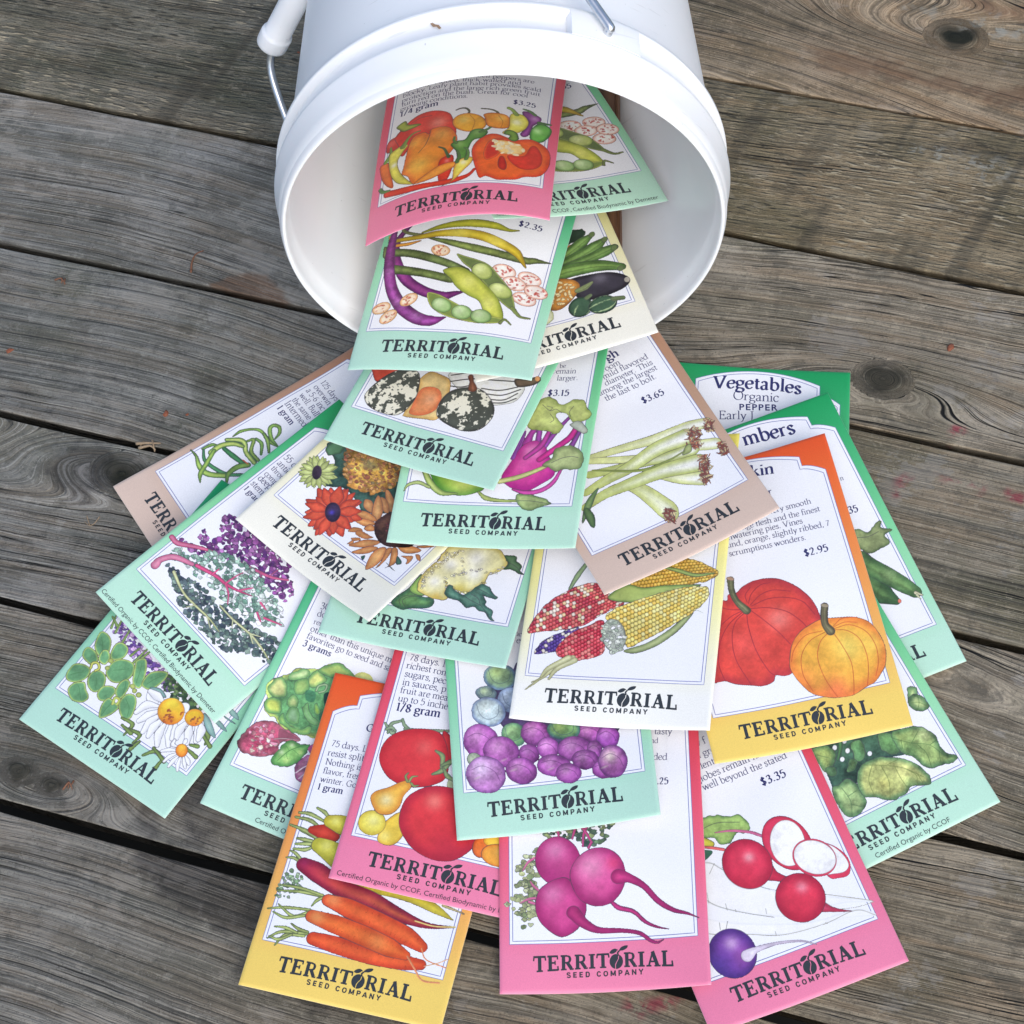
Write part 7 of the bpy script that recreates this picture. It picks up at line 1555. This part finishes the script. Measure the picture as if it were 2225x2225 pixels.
def board(i, parent, mat, pith, wander, knots, patches, rs):
    """deck board between gap i (far edge) and gap i + 1 (near edge)"""
    c1 = (D0 - i * DP) * 1000 - GAPW.get(i, .003) * 500; c0 = (D0 - (i + 1) * DP) * 1000 + GAPW.get(i + 1, .003) * 500
    w = c1 - c0; na = 520; a = np.linspace(-640, 140, na)
    edge = .6; e = edge * (1 - np.cos(np.linspace(0, np.pi / 2, 5)))[1:]; ez = -edge * (1 - np.sin(np.linspace(0, np.pi / 2, 5)))[1:]
    xs = np.concatenate([[0, 0], [edge * (1 - math.sin(t)) for t in np.linspace(0, math.pi / 2, 6)][::-1][::-1] if False else [edge * (1 - math.sin(t)) for t in np.linspace(.15, math.pi / 2, 6)][::-1][::-1]])
    prof = [(9., -38.), (4.5, -11.), (0., -edge)] + [(edge * (1 - math.cos(t)), -edge * (1 - math.sin(t))) for t in np.linspace(.25, math.pi / 2, 6)]  # sides undercut so the gap walls catch less light and look dark
    mid = [(x, 0.) for x in np.linspace(edge, w - edge, 74)[1:-1]]
    prof = prof + mid + [(w - x, z) for x, z in prof[::-1]]
    pc = np.array(prof); A, C = np.meshgrid(a, pc[:, 0] + c0, indexing='ij'); Z = np.broadcast_to(pc[:, 1], A.shape).copy()
    wav = nz(rs, A, .011, .22); C = C + np.where(pc[:, 0] < edge * 1.01, 1, 0)[None] * wav + np.where(pc[:, 0] > w - edge * 1.01, 1, 0)[None] * nz(rs, A, .013, .22)
    cup = .25 * ((C - c0 - w / 2) / (w / 2)) ** 2; Z = Z + cup - .25
    vp, dp = pith; v = C - c0
    r = np.sqrt((v - vp - nz(rs, A, wander[0], wander[1])) ** 2 + dp ** 2 * (1 + .0006 * (A + 300)) ** 2)
    kn = np.zeros_like(A)
    for (ka, kc, su, sv, amp, kr) in knots:
        da, dc = A - ka, C - kc; g = np.exp(-(da / su) ** 2 / 2 - (dc / sv) ** 2 / 2); r = r + amp * g
        dd = np.hypot(da / 1.35, dc); kn = np.maximum(kn, np.clip((kr * (1 + .12 * np.sin(3 * np.arctan2(dc, da))) - dd) / (kr * .35), 0, 1))
        r = np.where(dd < kr * 1.3, r * np.clip((dd - kr * .9) / (kr * .4), 0, 1) + dd * 2.2 * np.clip(1 - (dd - kr * .9) / (kr * .4), 0, 1), r)
        if kr > 9 and len(knots) and amp > 30: Z = Z - 6.0 * np.clip((kr * .75 - dd) / 1.5, 0, 1)
    at = {k: np.zeros_like(A) for k in ('dark', 'tan', 'pale', 'red', 'hole')}
    nA = np.stack([A, C], -1)
    ix = ((A * 1.3).astype(int) % NZ, (C * 1.3).astype(int) % NZ); nzz = NOISE[ix[1], ix[0]]
    for kind, poly, soft in patches:
        P_ = np.array(poly, float); bb0, bb1 = P_.min(0) - 12, P_.max(0) + 12
        m_ = (A > bb0[0]) & (A < bb1[0]) & (C > bb0[1]) & (C < bb1[1])
        if not m_.any(): continue
        sdv = sd_poly(crom(P_, True) if len(P_) > 4 else P_, A[m_], C[m_]) + nzz[m_] * soft * .9
        at[kind][m_] = np.maximum(at[kind][m_], np.clip(sdv / soft + .5, 0, 1))
    W3 = np.stack([A * DT[0] + C * DN[0], A * DT[1] + C * DN[1], Z], -1) / 1000
    nprof = len(pc); idx = np.arange(na * nprof).reshape(na, nprof)
    F = np.stack([idx[:-1, :-1], idx[1:, :-1], idx[1:, 1:], idx[:-1, 1:]], -1).reshape(-1, 4)
    me = fast_mesh('board', W3.reshape(-1, 3), F)
    for k, v_ in (('ring', r), ('along', A), ('across', C), ('knot', kn), ('seed', np.full_like(A, i * 13.7 + 40)), *at.items()): set_attr(me, k, v_.ravel())
    return link('board', me, parent, mat)
deck = tag(empty('deck', (0, 0, 0)), 'weathered grey wooden deck of parallel boards', 'deck', None, 'structure')
MW = {'a': wood_nodes('weathered_wood_warm', (.25, .208, .163), green=.3, spacing=6.5, line=1.), 'b': wood_nodes('weathered_wood_rough', (.2, .176, .134), rough_sawn=1., green=.55, spacing=5., line=.3),
      'c': wood_nodes('weathered_wood_grey', (.225, .21, .187), green=.35, spacing=4.2), 'd': wood_nodes('weathered_wood_lichen', (.2, .19, .17), green=.55, spacing=6.5, line=.9), 'e': wood_nodes('weathered_wood_brown', (.215, .195, .166), green=.35, spacing=3.6, line=.8)}
BOARDS = {
-2: ('a', (60, 40), (.006, 8), [], []),
-1: ('a', (-12, 22), (.004, 7), [(-66, 751, 62, 13, 31, 9)], [('hole', [(-73, 752), (-69, 755), (-65.5, 754), (-61, 755.5), (-58, 752), (-61, 748), (-66, 747.5), (-70, 748.5)], 1.2), ('pale', [(-95, 765), (-60, 768), (-30, 762), (-50, 759), (-80, 760)], 6), ('tan', [(-130, 728), (-60, 722), (0, 730), (20, 724), (-40, 716), (-110, 720)], 6), ('tan', [(-70, 778), (-30, 776), (-20, 768), (-60, 770)], 5)]),
0: ('b', (140, 60), (.004, 6), [], [('pale', [(-70, 676), (-40, 680), (0, 684), (30, 682), (30, 668), (0, 662), (-30, 668)], 10), ('dark', [(-60, 682), (-30, 690), (10, 684), (-20, 676)], 8)]),
1: ('c', (95, 30), (.004, 5), [(-58, 546, 46, 10, 18, 8)], [('tan', [(-372, 526), (-356, 531), (-338, 521), (-322, 510), (-380, 512)], 2.5), ('red', [(-22, 528), (-18, 528), (-18, 525), (-22, 525)], 2)]),
2: ('d', (-30, 36), (.005, 6), [], [('red', [(-44, 498), (-34, 498), (-35, 493), (-38, 487), (-42, 488), (-41, 493)], 3), ('red', [(-24, 503), (-8, 503), (-6, 500), (-20, 500)], 4), ('red', [(7, 502), (14, 502), (14, 498), (8, 498)], 3)]),
3: ('c', (70, 26), (.005, 7), [(-380, 412, 40, 11, 16, 9)], [('dark', [(-408, 414), (-396, 416), (-388, 402), (-400, 396), (-412, 402)], 9), ('hole', [(-382, 413), (-378, 414), (-377, 410), (-381, 409)], 3), ('pale', [(-376, 418), (-368, 420), (-362, 413), (-370, 411)], 4)]),
4: ('e', (120, 50), (.004, 5), [(-368, 264, 30, 8, 20, 5), (-352, 262, 16, 6, 14, 4)], [('dark', [(-300, 258), (-230, 268), (-120, 262), (-110, 300), (-200, 330), (-300, 300)], 16)]),  # one broad dark patch with a soft edge
5: ('e', (-40, 45), (.005, 6), [], [('dark', [(-303, 243), (-294, 230), (-268, 220), (-240, 226), (-246, 208), (-225, 204), (-180, 212), (-190, 250), (-260, 252)], 5), ('red', [(-92, 239), (-78, 245), (-70, 246), (-76, 240), (-88, 234)], 5)]),
6: ('c', (60, 30), (.005, 6), [], []), 7: ('e', (60, 30), (.005, 6), [], []), -3: ('c', (30, 30), (.005, 6), [], [])}
for i, (mk, pith, wan, kn_, st_) in BOARDS.items(): board(i, deck, MW[mk], pith, wan, kn_, st_, np.random.RandomState(70 + i))
gm_, n_, l_2, b_ = material('soil'); b_.inputs['Base Color'].default_value = (.02, .017, .014, 1); b_.inputs['Roughness'].default_value = 1
tcx = n_.new('ShaderNodeTexCoord'); nsx = N(n_, 'ShaderNodeTexNoise', Scale=40.); l_2.new(tcx.outputs['Object'], nsx.inputs['Vector']); crx = n_.new('ShaderNodeValToRGB'); crx.color_ramp.elements[0].color = (.012, .01, .008, 1); crx.color_ramp.elements[1].color = (.04, .033, .026, 1); l_2.new(nsx.outputs['Fac'], crx.inputs['Fac']); l_2.new(crx.outputs['Color'], b_.inputs['Base Color'])
tag(link('ground', fast_mesh('ground', [(-3, -2, -.16), (3, -2, -.16), (3, 4, -.16), (-3, 4, -.16)], [(0, 1, 2, 3)], smooth=False), None, gm_), 'dark soil under the deck', 'ground', None, 'structure')

# ------------------------------------------------------------------ the board inside the bucket
def brown_wood():
    m, n, l, b = material('stained_wood')
    tc = n.new('ShaderNodeTexCoord'); mpn = n.new('ShaderNodeMapping'); mpn.inputs['Scale'].default_value = (8, 260, 60); l.new(tc.outputs['Object'], mpn.inputs['Vector'])
    ns = N(n, 'ShaderNodeTexNoise', Scale=1., Detail=5.); l.new(mpn.outputs['Vector'], ns.inputs['Vector'])
    cr = n.new('ShaderNodeValToRGB'); cr.color_ramp.elements[0].position = .35; cr.color_ramp.elements[0].color = (.075, .032, .016, 1); cr.color_ramp.elements[1].position = .7; cr.color_ramp.elements[1].color = (.26, .13, .065, 1)
    l.new(ns.outputs['Fac'], cr.inputs['Fac']); l.new(cr.outputs['Color'], b.inputs['Base Color']); b.inputs['Roughness'].default_value = .6
    bp = N(n, 'ShaderNodeBump', Strength=.3, Distance=.001); l.new(ns.outputs['Fac'], bp.inputs['Height']); l.new(bp.outputs['Normal'], b.inputs['Normal'])
    return m
def rounded_box(lx, ly, lz, r=.0015):
    import bmesh
    bm = bmesh.new(); bmesh.ops.create_cube(bm, size=1); bmesh.ops.scale(bm, vec=(lx, ly, lz), verts=bm.verts)
    bmesh.ops.bevel(bm, geom=bm.edges[:], offset=r, segments=2, affect='EDGES'); me = bpy.data.meshes.new('plank'); bm.to_mesh(me); bm.free(); return me
wb = link('wooden_board', rounded_box(BOARD['l'], BOARD['w'], BOARD['t']), None, brown_wood()); wb.location = BOARD['c']; wb.rotation_euler = (-BOARD['roll'], -BOARD['tilt'], BOARD['yaw'])
tag(wb, 'brown wooden board inside the bucket under the seed packets', 'board')

# ------------------------------------------------------------------ litter on the deck
M_NEEDLE = ink_material('dry_needle', (.17, .075, .04), .8); M_PALE = ink_material('dry_grass', (.26, .19, .12), .8); M_CHIP = ink_material('rust_chip', (.2, .062, .03), .8)
def on_deck(a, c, z=.0009): return np.array([(a * DT[0] + c * DN[0]) / 1000, (a * DT[1] + c * DN[1]) / 1000, z])
def sprig(name, strands, mat, label, cat):
    V, F = [], []
    for st, r in strands:
        P = np.array([on_deck(*p) for p in st]); P = np.stack([crom(P[:, [0, 1]], False, 5)[:, 0], crom(P[:, [0, 1]], False, 5)[:, 1], np.interp(np.linspace(0, 1, len(crom(P[:, [0, 1]], False, 5))), np.linspace(0, 1, len(P)), P[:, 2])], 1)
        v, f = sweep(P, np.linspace(r, r * .4, len(P)), 6); o = len(V); V += v; F += [tuple(o + i for i in q) for q in f]
    V = np.array(V); c = V.mean(0); ob = link(name, fast_mesh(name, V - c, F), None, mat); ob.location = c
    return tag(ob, label, cat, 'dry litter on the deck')
sprig('conifer_needle', [([(-389.4, 525.7), (-390.6, 530.), (-390.4, 534.7), (-387.5, 537.7)], .0006), ([(-389.4, 525.5), (-388.8, 524.)], .0008)], M_NEEDLE, 'curved reddish needle on the deck left of the bucket', 'needle')
sprig('conifer_needle', [([(-452, 504), (-449, 505, .002), (-446, 503)], .0005), ([(-449, 506), (-448, 503)], .0005), ([(-447.5, 506), (-446.5, 502.5)], .0004)], M_NEEDLE, 'small tuft of reddish needles near the left edge above the onion packet', 'needle')
sprig('conifer_needle', [([(-379, 428), (-374, 429, .002), (-368, 431)], .0009), ([(-377, 426), (-372, 428, .002), (-369, 427)], .0008), ([(-376, 430), (-377, 426)], .0005), ([(-372, 431, .002), (-369, 426)], .0006)], M_PALE, 'clump of dry needles lying in the gap beside the onion packet', 'needle')
sprig('conifer_needle', [([(-346, 261), (-344, 264, .003), (-342, 262)], .0005), ([(-345, 265), (-344, 262)], .0005), ([(-343, 266), (-343.5, 263)], .0005)], M_NEEDLE, 'orange needle tuft on the deck at the left below the herb packet', 'needle')
sprig('grass_fibre', [([(-387, 387), (-384, 383), (-383, 382)], .0003), ([(-381, 388), (-382, 384), (-384, 382.5), (-387, 384)], .0003)], M_PALE, 'pale curled grass fibre on the deck left of the kale packet', 'fibre')
rsq = np.random.RandomState(5)
for a, c, r, lab in ((-371.9, 447.1, .0017, 'orange brown seed scale on the deck above the onion packet'), (-457.8, 461.3, .0018, 'brown flake at the left edge of the deck'), (-32.2, 569.5, .0022, 'rust orange chip on the deck at the right edge'), (-384.6, 666.1, .0009, 'tiny orange speck beside the bucket handle'), (-362., 449., .0008, 'tiny red berry bit near the onion packet edge')):
    th = np.linspace(0, 6.283, 9, endpoint=False); rad = r * rsq.uniform(.6, 1.1, 9); z = .0006
    V = [(rad[k] * math.cos(th[k]) * 1.3, rad[k] * math.sin(th[k]) * .8, 0) for k in range(9)] + [(rad[k] * .6 * math.cos(th[k]), rad[k] * .5 * math.sin(th[k]), r * .45) for k in range(9)]
    F = [(k, (k + 1) % 9, 9 + (k + 1) % 9, 9 + k) for k in range(9)] + [tuple(range(9, 18))]
    ob = link('bark_chip', fast_mesh('bark_chip', V, F, smooth=False), None, M_CHIP); ob.location = on_deck(a, c, 0.0); ob.rotation_euler = (0, 0, rsq.uniform(0, 6)); tag(ob, lab, 'chip', 'dry litter on the deck')
